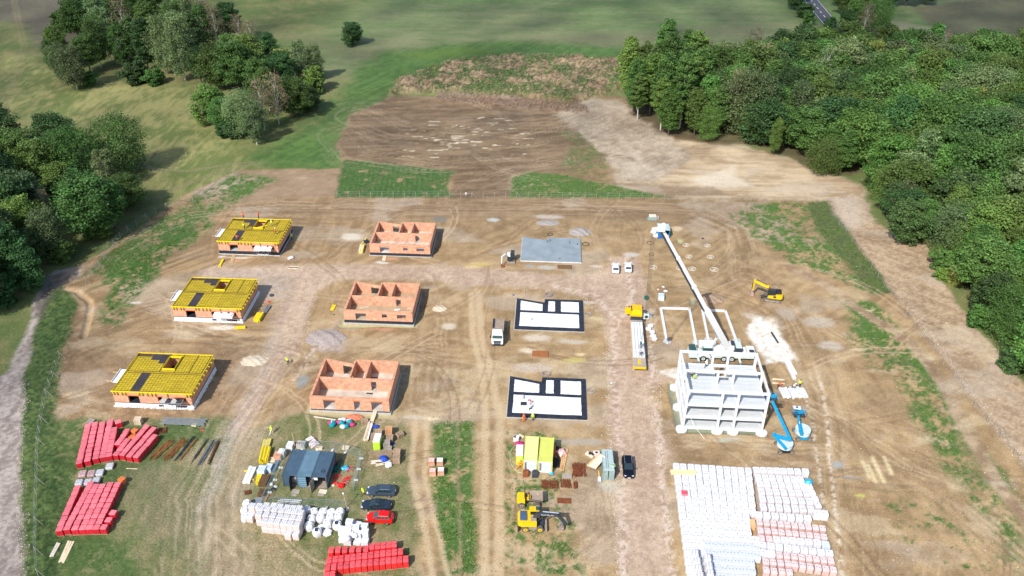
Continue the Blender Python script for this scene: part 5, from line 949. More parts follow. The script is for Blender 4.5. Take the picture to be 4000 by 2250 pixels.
obj('hook_block', MB().box(tuple(hk), (.9, .5, 1.0), mint).cyl((hk.x, hk.y, hk.z), .34, .6, dgrey, 'y').box((hk.x, hk.y, hk.z-.75), (.15, .15, .6), blk), t)
ld = inv@Vector((*g(E2(440, 950), 2.0), 2.0)); ld2 = inv@Vector((*g(E2(440, 1120), 2.0), 2.0))
for s in (-.5, .5): obj('lifting_sling', MB().tube([hk-Vector((0, 0, 1.0)), ld+Vector((s, 0, 0))], .025, dgrey, 4).tube([hk-Vector((0, 0, 1.0)), ld2+Vector((s, 0, 0))], .025, dgrey, 4), t)
q = bpnt(.14); rot = (inv.to_3x3()@bd).to_track_quat('X', 'Z').to_matrix(); dn = (rot@Vector((0, -1, 0))); tx = text('HANYS', .75, mint, t, tuple(q+dn*.60), (0, 0, 0)); tx.rotation_euler = Matrix((rot@Vector((-1, 0, 0)), rot@Vector((0, 0, -1)) if False else rot@Vector((0, 0, 1))*-1, dn)).transposed().to_euler()
# wheeled excavator
a = g(D6(450, 1290)); b_ = g(D6(860, 1300)); wb = hypot(b_[0]-a[0], b_[1]-a[1]); EX = ((a[0]+b_[0])/2, (a[1]+b_[1])/2+1.15)
t = thing('wheeled_excavator', 'yellow wheeled excavator with dark grey boom and bucket resting on the ground', 'excavator', (*EX, 0), 0)
E_ = lambda q, z: Vector((g(q, z)[0]-EX[0], g(q, z)[1]-EX[1], z))
obj('undercarriage', MB().box((0, 0, .85), (wb+1.2, .9, .5), dgrey).box((0, -1.0, .7), (wb-1.0, .35, .25), soilp), t)
ms = wheel_mesh(.55, .5, cyel, tyre)
for x in (-wb/2, wb/2):
    for s in (-1, 1): wheel(t, ms, (x, s*1.0, .55))
obj('dozer_blade', MB().box((-wb/2-1.15, 0, .5), (.15, 2.6, .7), dgrey), t); obj('outrigger_blade', MB().box((wb/2+.95, -.1, .45), (.35, 2.4, .35), soilp), t)
obj('turntable', MB().cyl((-.2, 0, 1.15), .6, .3, dgrey), t)
mb = MB(); mb.loft([[(x, -w_, 1.3), (x, w_, 1.3), (x, w_, z1), (x, -w_, z1)] for x, w_, z1 in ((-2.35, .75, 2.1), (-2.2, 1.1, 2.25), (-1.7, 1.3, 2.3), (.6, 1.3, 2.2))], cyel); obj('upper_body', mb, t)
obj('engine_cover', MB().box((-1.45, .05, 2.38), (1.1, 1.9, .22), mat('blue_grey_cover', (.06, .10, .18), .4), top=(.95, .96)), t)
obj('cab', MB().box((.25, .85, 2.3), (1.7, .95, 1.6), cyel, top=(.9, .92)), t); obj('roof_window', MB().box((.75, .85, 3.12), (.55, .75, .05), glassl), t); obj('side_window', MB().box((.25, .36, 2.5), (1.3, .05, .8), glass), t)
obj('front_window', MB().box((1.09, .85, 2.4), (.06, .75, 1.1), glass), t); obj('tank_box', MB().box((.1, -.55, 2.35), (.9, .9, .3), soilp), t)
bp_ = [E_(D6(660, 930), 1.9), E_(D6(830, 760), 3.4), E_(D6(1380, 800), 3.3), E_(D6(1600, 1070), 1.5)]
obj('boom', MB().beam(bp_[0], bp_[1], .45, .55, dgrey).beam(bp_[1], bp_[2], .45, .5, dgrey), t); obj('stick', MB().beam(bp_[2]+Vector((-.3, .2, .2)), bp_[3], .38, .42, dgrey), t)
obj('boom_cylinder', MB().tube([bp_[0]+Vector((.6, -.1, -.5)), (bp_[1]*.5+bp_[2]*.5)+Vector((-.6, 0, -.3))], .1, dgrey, 6).tube([bp_[1]+Vector((.6, 0, .4)), bp_[2]+Vector((.1, 0, .35))], .09, chrome, 6), t)
bq = E_(D6(1430, 1130), .35); obj('bucket', MB().add([(bq.x+a_, bq.y+b2, bq.z+c_) for a_, b2, c_ in [(-.35, -.75, -.3), (.5, -.75, -.35), (.6, -.75, .35), (.1, -.75, .55), (-.35, .75, -.3), (.5, .75, -.35), (.6, .75, .35), (.1, .75, .55)]], [(0, 1, 2, 3), (7, 6, 5, 4), (0, 4, 5, 1), (1, 5, 6, 2), (2, 6, 7, 3)], soilp), t)
obj('bucket_linkage', MB().beam(bp_[3], (bq.x+.5, bq.y, bq.z+.4), .2, .2, dgrey), t)
text('KOMATSU', .42, wht, t, tuple((bp_[1]*.62+bp_[2]*.38)+Vector((.2, -.24, .02))), (R(62), 0, atan2((bp_[2]-bp_[1]).y, (bp_[2]-bp_[1]).x)))
# site dumper
a = g(D6(340, 605)); b_ = g(D6(775, 615)); DU = ((a[0]+b_[0])/2, (a[1]+b_[1])/2+1.0); E_ = lambda q, z: Vector((g(q, z)[0]-DU[0], g(q, z)[1]-DU[1], z))
t = thing('site_dumper', 'yellow site dumper with grey steel skip, parked behind the wheeled excavator', 'dumper', (*DU, 0), 0); wb = b_[0]-a[0]
ms = wheel_mesh(.55, .42, soilp, tyre)
for x in (-wb/2, wb/2):
    for s in (-1, 1): wheel(t, ms, (x, s*.95, .55))
obj('chassis', MB().box((0, 0, .85), (wb+.4, .7, .35), dgrey), t)
obj('engine_hood', MB().loft([[(x, -w_, .9), (x, w_, .9), (x, w_*.9, z1), (x, -w_*.9, z1)] for x, w_, z1 in ((-wb/2-.75, .6, 1.35), (-wb/2-.6, .95, 1.6), (-wb/2+.55, .95, 1.65))], cyel), t)
obj('seat', MB().box((-.55, .1, 1.45), (.5, .5, .5), blk), t); obj('steering_column', MB().box((-.1, .1, 1.3), (.6, .9, .5), cyel), t); obj('roll_bar', MB().tube([(-.75, -.6, 1.2), (-.75, -.6, 2.3), (-.75, .6, 2.3), (-.75, .6, 1.2)], .05, blk, 6), t)
mb = MB(); s0 = [(-.1, -.55, 1.1), (1.6, -.75, 1.1), (1.6, .75, 1.1), (-.1, .55, 1.1)]; s1_ = [(-.35, -.9, 1.95), (1.95, -1.15, 1.75), (1.95, 1.15, 1.75), (-.35, .9, 1.95)]; x0 = wb/2-1.0
k = [(x0+a_, b2, c_) for a_, b2, c_ in s0+s1_]; mb.add(k, [(0, 1, 2, 3), (0, 4, 5, 1), (2, 6, 7, 3), (3, 7, 4, 0), (1, 5, 6, 2)], soilp); obj('skip', mb, t)
# tracked excavator
a = g(E4(760, 1180)); b_ = g(E4(1480, 1270)); h = atan2(b_[1]-a[1], b_[0]-a[0]); TX = ((a[0]+b_[0])/2+.35, (a[1]+b_[1])/2+1.15)
t = thing('tracked_excavator', 'yellow and black tracked excavator standing alone on bare soil at the right', 'excavator', (*TX, 0), h); iv = (Matrix.Translation((*TX, 0))@Matrix.Rotation(h, 4, 'Z')).inverted()
E_ = lambda q, z: iv@Vector((*g(q, z), z))
def track(parent, y, L, r=.38, w_=.5):
    pts = [(-L/2+r*cos(th)*-1 if False else (-L/2+r-r*sin(th) if i < 9 else L/2-r+r*sin(th-pi)), 0) for i, th in enumerate([0])]
    prof = [(-L/2+r-r*sin(k*pi/6), r-r*cos(k*pi/6)*-1) for k in range(7)]+[(L/2-r+r*sin(k*pi/6), r+r*cos(k*pi/6)) for k in range(6, -1, -1)]
    prof = [(-L/2+r-r*sin(k*pi/6), r-r*cos(k*pi/6)) for k in range(7)]+[(L/2-r+r*sin(k*pi/6), r+r*cos(k*pi/6)) for k in range(7)]
    o = obj('track', MB().yprism(prof, y-w_/2, y+w_/2, tyre), parent); obj('track_frame', MB().box((0, y, r), (L-.9, w_+.05, r*.8), soilp), o)
for y in (-1.05, 1.05): track(t, y, 3.9)
obj('undercarriage', MB().box((0, 0, .65), (2.2, 1.8, .5), soilp), t)
obj('dozer_blade', MB().box((-2.6, 0, .45), (.15, 2.7, .7), soilp).beam((-2.5, .4, .5), (-1, .4, .6), .15, .15, dgrey).beam((-2.5, -.4, .5), (-1, -.4, .6), .15, .15, dgrey), t)
mb = MB(); mb.loft([[(x, -w_, 1.0), (x, w_, 1.0), (x, w_, z1), (x, -w_, z1)] for x, w_, z1 in ((-1.0, 1.2, 1.7), (1.2, 1.25, 1.9), (1.9, 1.15, 1.95), (2.2, .8, 1.8))], cyel); obj('upper_body', mb, t)
obj('cab', MB().box((-.3, -.65, 2.15), (1.7, 1.0, 1.6), blk, top=(.9, .92)).box((-.3, -1.14, 2.2), (1.3, .06, 1.0), glass), t); obj('cab_roof', MB().box((-.3, -.65, 2.98), (1.45, .9, .06), dgrey), t); obj('engine_hood', MB().box((1.25, .25, 2.1), (1.2, 1.7, .45), blk, top=(.95, .95)), t); obj('stripe', MB().box((.4, -1.24, 1.5), (.6, .04, .45), blk), t)
bp_ = [E_(E4(1060, 640), 2.0), E_(E4(960, 480), 3.7), E_(E4(340, 220), 4.3), E_(E4(250, 640), 1.6)]
obj('boom', MB().beam(bp_[0], bp_[1], .45, .6, cyel).beam(bp_[1], bp_[2], .42, .55, cyel, .36, .42), t); obj('stick', MB().beam(bp_[2]+Vector((0, 0, .3)), bp_[3], .32, .42, cyel, .28, .3), t)
obj('boom_cylinder', MB().tube([bp_[1]+Vector((-.2, 0, .45)), bp_[2]+Vector((.5, 0, .5))], .09, dgrey, 6).tube([bp_[2]+Vector((-.3, 0, -.4)), bp_[3]+Vector((-.2, 0, .4))], .08, dgrey, 6), t)
bq = E_(E4(220, 790), .5); obj('bucket', MB().box((bq.x, bq.y, bq.z), (.9, 1.1, .8), mat('worn_pink_steel', (.40, .25, .24), .7), top=(.6, 1)), t); obj('hand_rail', MB().tube([(.2, .9, 2.3), (.2, .9, 2.9), (1.0, .9, 2.9), (1.0, .9, 2.3)], .03, steel, 5), t)
# small white excavator beside the grey slab
MXr = reg(1940, 960, .069); MX = g(MXr(800, 950)); MX = (MX[0], MX[1]+.9)
t = thing('mini_excavator', 'white and dark mini excavator beside the bare grey slab', 'excavator', (*MX, 0), R(-90)); iv = (Matrix.Translation((*MX, 0))@Matrix.Rotation(R(-90), 4, 'Z')).inverted(); E_ = lambda q, z: iv@Vector((*g(q, z), z))
for y in (-.75, .75): track(t, y, 2.4, .28, .36)
obj('undercarriage', MB().box((0, 0, .5), (1.4, 1.2, .35), dgrey), t); obj('dozer_blade', MB().box((1.45, 0, .3), (.12, 2.0, .5), soilp), t)
obj('upper_body', MB().box((-.45, 0, 1.1), (1.5, 1.9, .7), dgrey, top=(.9, .95)), t); obj('cab', MB().box((-.05, .45, 1.75), (1.3, .95, 1.5), glass, top=(.9, .9)).box((-.1, .45, 2.5), (1.2, .9, .08), dgrey), t); obj('engine_hood', MB().box((-.2, -.5, 1.6), (1.3, .8, .5), wht, top=(.9, .85)), t)
bp_ = [E_(MXr(600, 720), 1.0), E_(MXr(480, 480), 2.6), E_(MXr(290, 640), 2.3), E_(MXr(280, 1000), .9)]
obj('boom', MB().beam(bp_[0], bp_[1], .25, .3, wht).beam(bp_[1], bp_[2], .24, .28, wht), t); obj('stick', MB().beam(bp_[2], bp_[3], .2, .25, wht, .18, .2), t); bq = E_(MXr(330, 1160), .3); obj('bucket', MB().box(tuple(bq), (.6, .7, .5), rust, top=(.6, 1)).beam(bp_[3], tuple(bq), .15, .15, rust), t)
# boom lifts
def lift(label, base, wheels, arms, basket, bz, axle):
    LB = g(base); t = thing('boom_lift', label, 'boom lift', (*LB, 0), 0, 'blue boom lifts'); E_ = lambda q, z: Vector((g(q, z)[0]-LB[0], g(q, z)[1]-LB[1], z))
    obj('chassis', MB().box((0, .1, .65), (1.9, 2.2, .35), axle).box((0, -1.1, .5), (2.3, .35, .25), axle).box((0, 1.2, .5), (2.3, .35, .25), axle), t)
    ms = wheel_mesh(.42, .32, soilp, tyre)
    for x in (-1.05, 1.05):
        for y in (-1.15, 1.25): wheel(t, ms, (x, y, .42))
    mb = MB(); pr = [(1.35*cos(k*pi/10)*1.0, 1.45*sin(k*pi/10)+.1) for k in range(20)]; mb.prism(pr, .95, 1.75, mat('lift_cover', (.52, .62, .68), .35)); obj('turntable', mb, t)
    for i, (q0, z0, q1, z1, w_) in enumerate(arms): obj('arm', MB().beam(E_(q0, z0), E_(q1, z1), w_, w_*1.15, lblu, w_*.85, w_), t); 
    q0, z0, q1, z1, w_ = arms[-1]; a = E_(q0, z0); b_ = E_(q1, z1); obj('arm_label', MB().beam(a+(b_-a)*.45+Vector((.0, -.0, w_*.62)), a+(b_-a)*.6+Vector((0, 0, w_*.62)), w_*.3, .03, wht), t)
    for (q0, z0, q1, z1, w_) in arms[1:]: p = E_(q0, z0); obj('arm_joint', MB().cyl(tuple(p), w_*.75, w_*1.5, lblu, 'y', 10), t)
    b_ = E_(basket, bz); mb = MB().box((b_.x, b_.y, b_.z), (2.1, .95, .08), dgrey)
    for z in (.55, 1.1):
        for c, d in (((0, -.47), (2.1, .05)), ((0, .47), (2.1, .05)), ((-1.05, 0), (.05, .95)), ((1.05, 0), (.05, .95))): mb.box((b_.x+c[0], b_.y+c[1], b_.z+z), (*d, .05), lblu)
    for x in (-1.05, -.5, 0, .5, 1.05):
        for y in (-.47, .47): mb.box((b_.x+x, b_.y+y, b_.z+.55), (.045, .045, 1.1), lblu)
    obj('basket', mb, t); obj('control_box', MB().box((b_.x+.1, b_.y-.35, b_.z+.9), (.8, .3, .5), lblu), t); return t
lift('blue boom lift folded in a Z, its basket up at the frame building corner', F5(690, 1180), None, [(F5(730, 1170), 2.0, F5(530, 940), 3.0, .38), (F5(530, 935), 3.1, F5(790, 1010), 2.9, .42), (F5(790, 995), 3.0, F5(495, 370), 7.4, .36)], F5(480, 330), 7.0, blk)
t = lift('blue boom lift with lowered basket, right of the Z-folded one', F5(985, 960), None, [(F5(990, 925), 2.1, F5(940, 700), 2.3, .5), (F5(965, 880), 2.5, F5(930, 620), 2.9, .34)], F5(935, 590), 1.6, lblu)
b_ = g(F5(910, 480), 2.6); t = thing('white_board', 'white board propped on the basket of the lowered blue lift', 'board', (*b_, 2.6), R(-8)); obj('board', MB().box((0, 0, 0), (1.4, .9, .06), wht), t); obj('board_load', MB().box((0, .1, .07), (.3, .3, .1), blk), t)
# ---------------------------------------------------------------- wrapped pallets
def pack_mesh(w_, d, h, side, top, seed=0, marks=0, bulge=.03, stripes=0):
    rd = random.Random(seed); mb = MB(); x, y = w_/2, d/2
    def ring(k, z, j=.015):
        pts = []
        for i in range(4):
            a = [(-1, -1), (1, -1), (1, 1), (-1, 1)][i]; b_ = [(1, -1), (1, 1), (-1, 1), (-1, -1)][i]
            for t in (0.06, .35, .65, .94): q = P(a, b_, t); bl = 1+bulge*sin(pi*t); pts.append((q[0]*x*k*bl+rd.uniform(-j, j), q[1]*y*k*bl+rd.uniform(-j, j), z+rd.uniform(-j, j)))
        return pts
    mb.loft([ring(.95, .13), ring(1, .3), ring(1.0, .13+h*.6), ring(.985, .13+h*.93)], side)
    r1 = ring(.985, .13+h*.93, .0); r2 = ring(.90, .13+h, .012); n = 16
    mb.add(r1+r2, [(i, (i+1) % n, n+(i+1) % n, n+i) for i in range(n)], top); mb.add(r2+[(0, 0, .13+h+.01)], [(i, (i+1) % n, n) for i in range(n)], top)
    for i in range(stripes): mb.box((-x*.8+i*2*x*.8/(stripes-1 or 1), 0, .13+h+.012), (.035, d*.86, .01), ink)
    me_ = mb.mesh('wrapped_goods'); k = MB()
    for i in range(marks): k.box((-.2+.38*i+rd.uniform(-.08, .08), rd.uniform(-.12, .12), .13+h+.02), (.15, .09, .004), ink); k.box((-.2+.38*i, -y*1.035, .13+h*.6), (.12, .004, .07), whw if marks > 1 and side is pkw else ink)
    return me_, (k.mesh('printed_mark') if marks else None)
def base_mesh(w_, d): 
    mb = MB()
    for i in range(3): mb.box((0, -d*.42+i*d*.42, .06), (w_*.98, .1, .11), woodp)
    for i in range(5): mb.box((-w_*.42+i*w_*.21, 0, .125), (.12, d*.96, .022), woodp)
    return mb.mesh('pallet_base')
def protoset(w_, d, h, side, top, n=4, marks=(0,), stripes=0):
    out = []
    b_ = base_mesh(w_, d)
    for i in range(n): a, k = pack_mesh(w_, d, h, side, top, i*13+int(h*10), marks[i % len(marks)], stripes=stripes); out.append((a, k, b_))
    return out
def pallet(ps, name, label, cat, loc, rz, group, tilt=0):
    me_, mk, b_ = random.choice(ps); t = thing(name, label, cat, loc, rz, group); obj('wrapped_goods', me_, t)
    if (loc[2] if len(loc) > 2 else 0) < .3: obj('pallet_base', b_, t)
    if mk: obj('printed_mark', mk, t)
    if tilt: t.rotation_euler.x = tilt
    return t
def run(q0, q1, n, zt):                       # n points from photo point q0 to q1 seen at height zt
    a = g(q0, zt); b_ = g(q1, zt); return [P(a, b_, i/(n-1) if n > 1 else 0) for i in range(n)], atan2(b_[1]-a[1], b_[0]-a[0]), hypot(b_[0]-a[0], b_[1]-a[1])/max(1, n-1)
def jit(p, s=.04): return (p[0]+random.uniform(-s, s), p[1]+random.uniform(-s, s))
# red shrink-wrapped brick pallets: two blocks on the left
redp1 = protoset(1.02, .98, 1.15, redw, pinkt); redC = protoset(.80, 1.16, 1.35, redw2, mat('red_film_top', (.72, .09, .10), .3, var=.4, scale=5, bump=.5, objvar=.15), 4, (0, 1, 2, 0))
GA = 'red wrapped pallets in the left block by the verge'; RP = 'red_brick_pallet'; NEAR = 'upper red block'
colsA = [((1110, 200), (940, 905), 10), ((1245, 170), (1095, 860), 9), ((1385, 165), (1255, 815), 9), ((1535, 125), (1395, 785), 10), ((1615, 272), (1515, 765), 7)]
colsA2 = [((1855, 305), (1690, 545), 4), ((1860, 495), (1660, 745), 4), ((2235, 225), (1790, 748), 8), ((2365, 270), (1915, 780), 8), ((2385, 415), (2050, 790), 6)]
for blk_, cs_ in (('left half', colsA), ('right half', colsA2)):
    for i, (q0, q1, n) in enumerate(cs_):
        pts_, h, sp = run(H1(*q0), H1(*q1), n, 1.25); print('spA', round(sp, 2))
        for j, p in enumerate(pts_): pallet(redp1, RP, f"red wrapped pallet, {od(n-1-j)} from front, {od(i)} column, {blk_}, upper left block", 'brick pallet', jit(p), h+pi/2+random.uniform(-.04, .04), GA)
p = g(H1(1690, 130), 1.25); pallet(redp1, RP, 'red wrapped pallet standing askew behind the upper left red block', 'brick pallet', p, .5, GA)
colsB = [((250, 308), (80, 705), 9), ((378, 268), (155, 695), 10), ((428, 292), (232, 695), 9), ((492, 292), (308, 693), 9), ((570, 275), (375, 690), 9), ((640, 278), (440, 690), 9), ((598, 548), (512, 690), 3)]
for i, (q0, q1, n) in enumerate(colsB):
    pts_, h, sp = run(H2(*q0), H2(*q1), n, 1.25); print('spB', round(sp, 2))
    for j, p in enumerate(pts_): pallet(redp1, RP, f"red wrapped pallet, {od(n-1-j)} from front, {od(i)} column from left, lower left block", 'brick pallet', jit(p), h+pi/2+random.uniform(-.06, .06), 'red wrapped pallets in the lower left block')
orp_ = protoset(1.1, .95, .95, orange, orange, 1)
for q, lb in ((H2(683, 225), 'orange-brown brick pallet at the back corner of the lower left red block'), (H1(2010, 300), 'orange-brown open brick pallet at the back of the upper left red block'), (H1(1960, 430), 'half-empty orange brick pallet in the gap of the upper left red block')): pallet(orp_, 'open_brick_pallet', lb, 'brick pallet', g(q, 1.0), -.4, None)
for i, (q0, q1, n, cuts) in enumerate([((160, 205), (650, 192), 6, 0), ((740, 160), (1055, 125), 5, 0), ((130, 352), (1142, 228), 13, 0), ((110, 455), (198, 448), 2, 0), ((290, 432), (1220, 335), 12, 0), ((95, 565), (175, 558), 2, 0)]):
    row = ['rear', 'rear right', 'second', 'front left', 'front', 'nearest'][i]; pts_, h, sp = run(H4(*q0), H4(*q1), n, 1.45); print('spC', round(sp, 2))
    for j, p in enumerate(pts_): pallet(redC, RP, f"bright red wrapped pallet, {od(j)} from left, {row} row of bottom centre block", 'brick pallet', jit(p, .03), h+random.uniform(-.03, .03), 'bright red pallets at the bottom edge')
# block yard at the lower right: white on the left, white and pink on the right
sp0 = .0
a_, b_, c_, d_ = [g(C4(*q), 1.2) for q in ((268, 200), (1082, 252), (432, 1432), (1210, 1482))]
NC_, NR_ = 11, 16; sx_ = hypot(b_[0]-a_[0], b_[1]-a_[1])/10; sy_ = hypot(c_[0]-a_[0], c_[1]-a_[1])/15; hx = atan2(b_[1]-a_[1], b_[0]-a_[0])
print('spW', sx_, sy_); whp = protoset(sx_*.91, sy_*.89, 1.10, whw, whw, 5, (2, 2, 1, 1, 2)); whpb = protoset(sx_*.91, sy_*.89, 1.10, whw, mat('print_film', (.54, .57, .63), .35, var=.18, scale=3), 3, (2, 1, 2))
for r in range(NR_):
    for c in range(NC_):
        if c == 10 and r in (7, 8, 9): continue
        if c == 10 and r > 12: continue
        t_ = r/15; p0 = P(a_, c_, t_); p1 = P(b_, d_, t_); p = P(p0, p1, c/10)
        if r == 0 and c == 0: hgt = whp
        pallet(whpb if r > 10 and c > 2 else whp, 'white_block_pallet', f"white wrapped block pallet, {od(c)} from left, {od(r)} row from back, left white yard", 'block pallet', jit(p, .035), hx+random.uniform(-.02, .02), 'white block pallets in the left half of the yard')
up = protoset(1.0, 1.1, 1.2, whw, whw, 3, (0,), 3)
for i, q in enumerate([(480, 1190), (500, 1270), (515, 1360), (535, 1440), (620, 1240), (635, 1330), (650, 1410)]): p = g(C4(*q), 2.4); t = pallet(up, 'white_tiered_pallet', f"white striped pallet stacked on the yard pallets, {od(i)} from the back left", 'block pallet', (*p, 1.24), hx, 'second-tier white pallets')
def rowp(ps, q0, q1, n, nm, lab, zt=1.2, z=0, grp=None):
    pts_, h, s_ = run(C4(*q0), C4(*q1), n, zt+z)
    for j, p in enumerate(pts_): pallet(ps, nm, f"{lab}, {od(j)} from the left", 'block pallet', (*jit(p, .03), z), h+random.uniform(-.02, .02), grp)
W_ = sx_*.93; pkp = protoset(W_*.86, W_*.95, 1.1, pkw, mat('pink_film', (.66, .52, .50), .4, var=.15, scale=3), 4, (2, 1, 2, 1)); whr = protoset(W_*.97, sy_*.89, 1.15, mat('blush_wrap', (.60, .55, .56), .4, var=.05), whw, 4, (2, 1, 2, 2)); bgp = protoset(W_*1.02, W_*.92, 1.2, whw, whw, 3, (1, 1, 0))
GY = 'block pallets in the right half of the yard'
for r, (x0, x1, y0, y1, n) in enumerate([(1172, 1640, 245, 262, 7), (1195, 1675, 330, 355, 7), (1215, 1705, 405, 430, 7), (1230, 1740, 490, 510, 7), (1245, 1775, 575, 600, 7), (1255, 1790, 665, 690, 7)]): rowp(whr, (x0, y0), (x1, y1), n, 'white_block_pallet', f"white wrapped pallet, {od(r)} row from back, right yard", grp=GY)
rowp(bgp, (1775, 440), (1870, 645), 4, 'white_block_pallet', 'larger white pallet down the right side of the rear right yard', grp=GY)
pallet(bgp, 'white_block_pallet', 'tall ribbed white pallet at the rear right corner of the yard', 'block pallet', g(C4(1730, 255), 1.3), hx, GY)
rowp(bgp, (1200, 745), (1755, 785), 7, 'white_block_pallet', 'wide white pallet in the row just behind the pink ones', 1.3, grp=GY)
for z in (0, 1.3): rowp(bgp, (1870, 735-(0 if z else -0)), (1950, 740), 2, 'white_block_pallet', f"{'upper' if z else 'lower'} white pallet of the double stack at the right yard edge", 1.25, z, GY) if z == 0 else [pallet(bgp, 'white_block_pallet', f"upper white pallet of the double stack at the right yard edge, {s}", 'block pallet', (*g(C4(x, 735), 2.5), 1.3), hx, GY) for x, s in ((1865, 'left one'), (1945, 'right one'))]
rowp(pkp, (1210, 838), (1925, 905), 10, 'pink_block_pallet', 'pink wrapped pallet in the first pink row of the right yard', grp=GY)
rowp(pkp, (1220, 925), (1940, 1000), 10, 'pink_block_pallet', 'pink wrapped pallet in the second pink row of the right yard', grp=GY)
rowp(pkp, (1235, 1015), (1318, 1022), 2, 'pink_block_pallet', 'pink wrapped pallet leading the mixed row of the right yard', grp=GY); rowp(bgp, (1405, 1030), (1860, 1065), 6, 'white_block_pallet', 'white wrapped pallet in the mixed row of the right yard', grp=GY)
pallet(protoset(W_*1.05, W_, 1.0, blw, blw, 1), 'bluish_pallet', 'bluish foil wrapped pallet ending the mixed row at the right', 'block pallet', g(C4(1960, 1085), 1.1), hx, GY)
rowp(bgp, (1245, 1090), (2000, 1185), 9, 'white_block_pallet', 'white wrapped pallet in the row between the pink rows', grp=GY); rowp(bgp, (1258, 1180), (1345, 1188), 2, 'white_block_pallet', 'white wrapped pallet beside the third pink row', grp=GY)
rowp(pkp, (1435, 1205), (2020, 1272), 8, 'pink_block_pallet', 'pink wrapped pallet in the third pink row of the right yard', grp=GY); rowp(pkp, (1280, 1280), (1535, 1302), 4, 'pink_block_pallet', 'pink wrapped pallet in the fourth pink row, left part', grp=GY)
rowp(pkp, (1612, 1312), (2045, 1372), 6, 'pink_block_pallet', 'pink wrapped pallet in the front right pink row', grp=GY); rowp(pkp, (1288, 1375), (1550, 1400), 4, 'pink_block_pallet', 'pink wrapped pallet in the front left pink row', grp=GY)
def item(name, label, cat, q, z, parts, rz=0, zt=0, grp=None, world=None):
    p = world or g(q, zt); t = thing(name, label, cat, (p[0], p[1], z), rz, grp)
    for nm, mb in parts: obj(nm, mb, t)
    return t
def boards(n, L, w_, h, mt, seed=0, sp=1.05, jx=.1, ja=.02, z0=0):
    rd = random.Random(seed); mb = []
    for i in range(n): mb.append(('board', MB().box((rd.uniform(-jx, jx), (i-(n-1)/2)*w_*sp, z0+h/2+rd.uniform(0, .01)), (L*rd.uniform(.93, 1), w_, h), mt, rd.uniform(-ja, ja))))
    return mb
c0, L, h = seg(C4(195, 272), C4(495, 278), 1.3); item('plank_stack', 'pale yellow planks lying across the rear left white pallets', 'planks', None, 1.27, boards(5, L, .22, .08, wood if False else mat('fresh_timber', (.74, .60, .33), .7, var=.1), 3), h, world=c0)
c0 = g(C4(355, 515), 1.3); item('red_striped_box', 'pink and red striped box on top of a white pallet', 'box', None, 1.27, [('box', MB().box((0, 0, .15), (.9, 1.0, .3), pinkt)), ('strap', MB().box((0, 0, .31), (.9, .15, .02), redw)), ('strap', MB().box((0, .3, .31), (.9, .12, .02), redw)), ('strap', MB().box((0, -.3, .31), (.9, .12, .02), redw))], hx, world=c0)
item('clay_block_pallet', 'open orange clay block pallet between the white and pink yard rows', 'block pallet', C4(1118, 832), 0, [('blocks', MB().box((0, 0, .55), (1.2, 1.3, 1.1), mat('pale_orange_clay', (.72, .42, .20), .8, var=.1)))], hx, 1.2)
item('foil_cover', 'bright cyan foil thrown over a pallet at the right yard edge', 'tarpaulin', C4(1765, 368), 0, [('sheet', MB().blob((0, 0, .6), (.8, .75, .7), bluel, 4, 2, jit=.12))], 0, 1.1)
# white and blush block stacks behind the container yard
st = protoset(1.06, 1.0, 1.12, mat('blush_block', (.58, .48, .46), .6, var=.1), whw, 4, (0,), 4); GD = 'two-high block pallets beside the big bags'
for r, pts_ in enumerate([[(265, 450), (395, 455), (530, 442), (668, 448), (790, 468), (925, 480), (1040, 490), (1150, 497)], [(430, 500), (557, 512), (690, 520), (818, 542), (945, 552), (1062, 562), (1180, 580)], [(395, 600), (530, 615), (660, 632), (790, 652), (905, 668), (1030, 675), (1155, 692)], [(500, 732), (615, 745), (735, 755), (862, 775), (985, 785), (1110, 805)]]):
    for j, q in enumerate(pts_):
        p = g(D4(*q), 2.45)
        for z in (0, 1.24): pallet(st, 'blush_block_pallet', f"{'upper' if z else 'lower'} blush-white pallet, {od(j)} from left, {od(r)} row of centre stack", 'block pallet', (*p, z), R(-8), GD)
for j, q in enumerate([(950, 968), (1095, 968)]): pallet(st, 'blush_block_pallet', f"single blush-white pallet in front of the centre stack, {'left' if j == 0 else 'right'} one", 'block pallet', g(D4(*q), 1.25), R(-8), GD)
for j, q in enumerate([(250, 560), (230, 640)]): pallet(st, 'blush_block_pallet', f"loose blush pallet at the left end of the centre stack, {['rear', 'front'][j]} one", 'block pallet', g(D4(*q), 1.25), R(-8), GD)
# big bags
def bigbag(label, q, seed, open_=False, sc_=1.0, flat=False, grp='white big bags'):
    p = g(q, 1.0 if not flat else .3); rd = random.Random(seed); t = thing('big_bag', label, 'bag', (*p, 0), rd.uniform(-.2, .2), grp); h_ = (.35 if flat else 1.0)*sc_; mb = MB()
    rings = []
    for z, k in ((0, .92), (.2, 1.04), (.55, 1.08), (.85, 1.0), (1.0, .8)):
        rings.append([((.52*sc_*k*cos(a)*(1.12 if i % 2 else 1))+rd.uniform(-.03, .03), (.52*sc_*k*sin(a)*(1.12 if i % 2 else 1))+rd.uniform(-.03, .03), z*h_) for i, a in enumerate([pi*2*j/12 for j in range(12)])])
    mb.loft(rings, whw); obj('bag', mb, t)
    if open_: obj('bag_mouth', MB().cyl((0, 0, h_+.01), .32*sc_, .03, dgrey, n=9), t)
    for s in (-1, 1): obj('bag_loop', MB().tube([(s*.4, -.3, h_*.9), (s*.3, -.1, h_*1.2), (s*.4, .15, h_*.9)], .04, whc, 4), t)
    return t
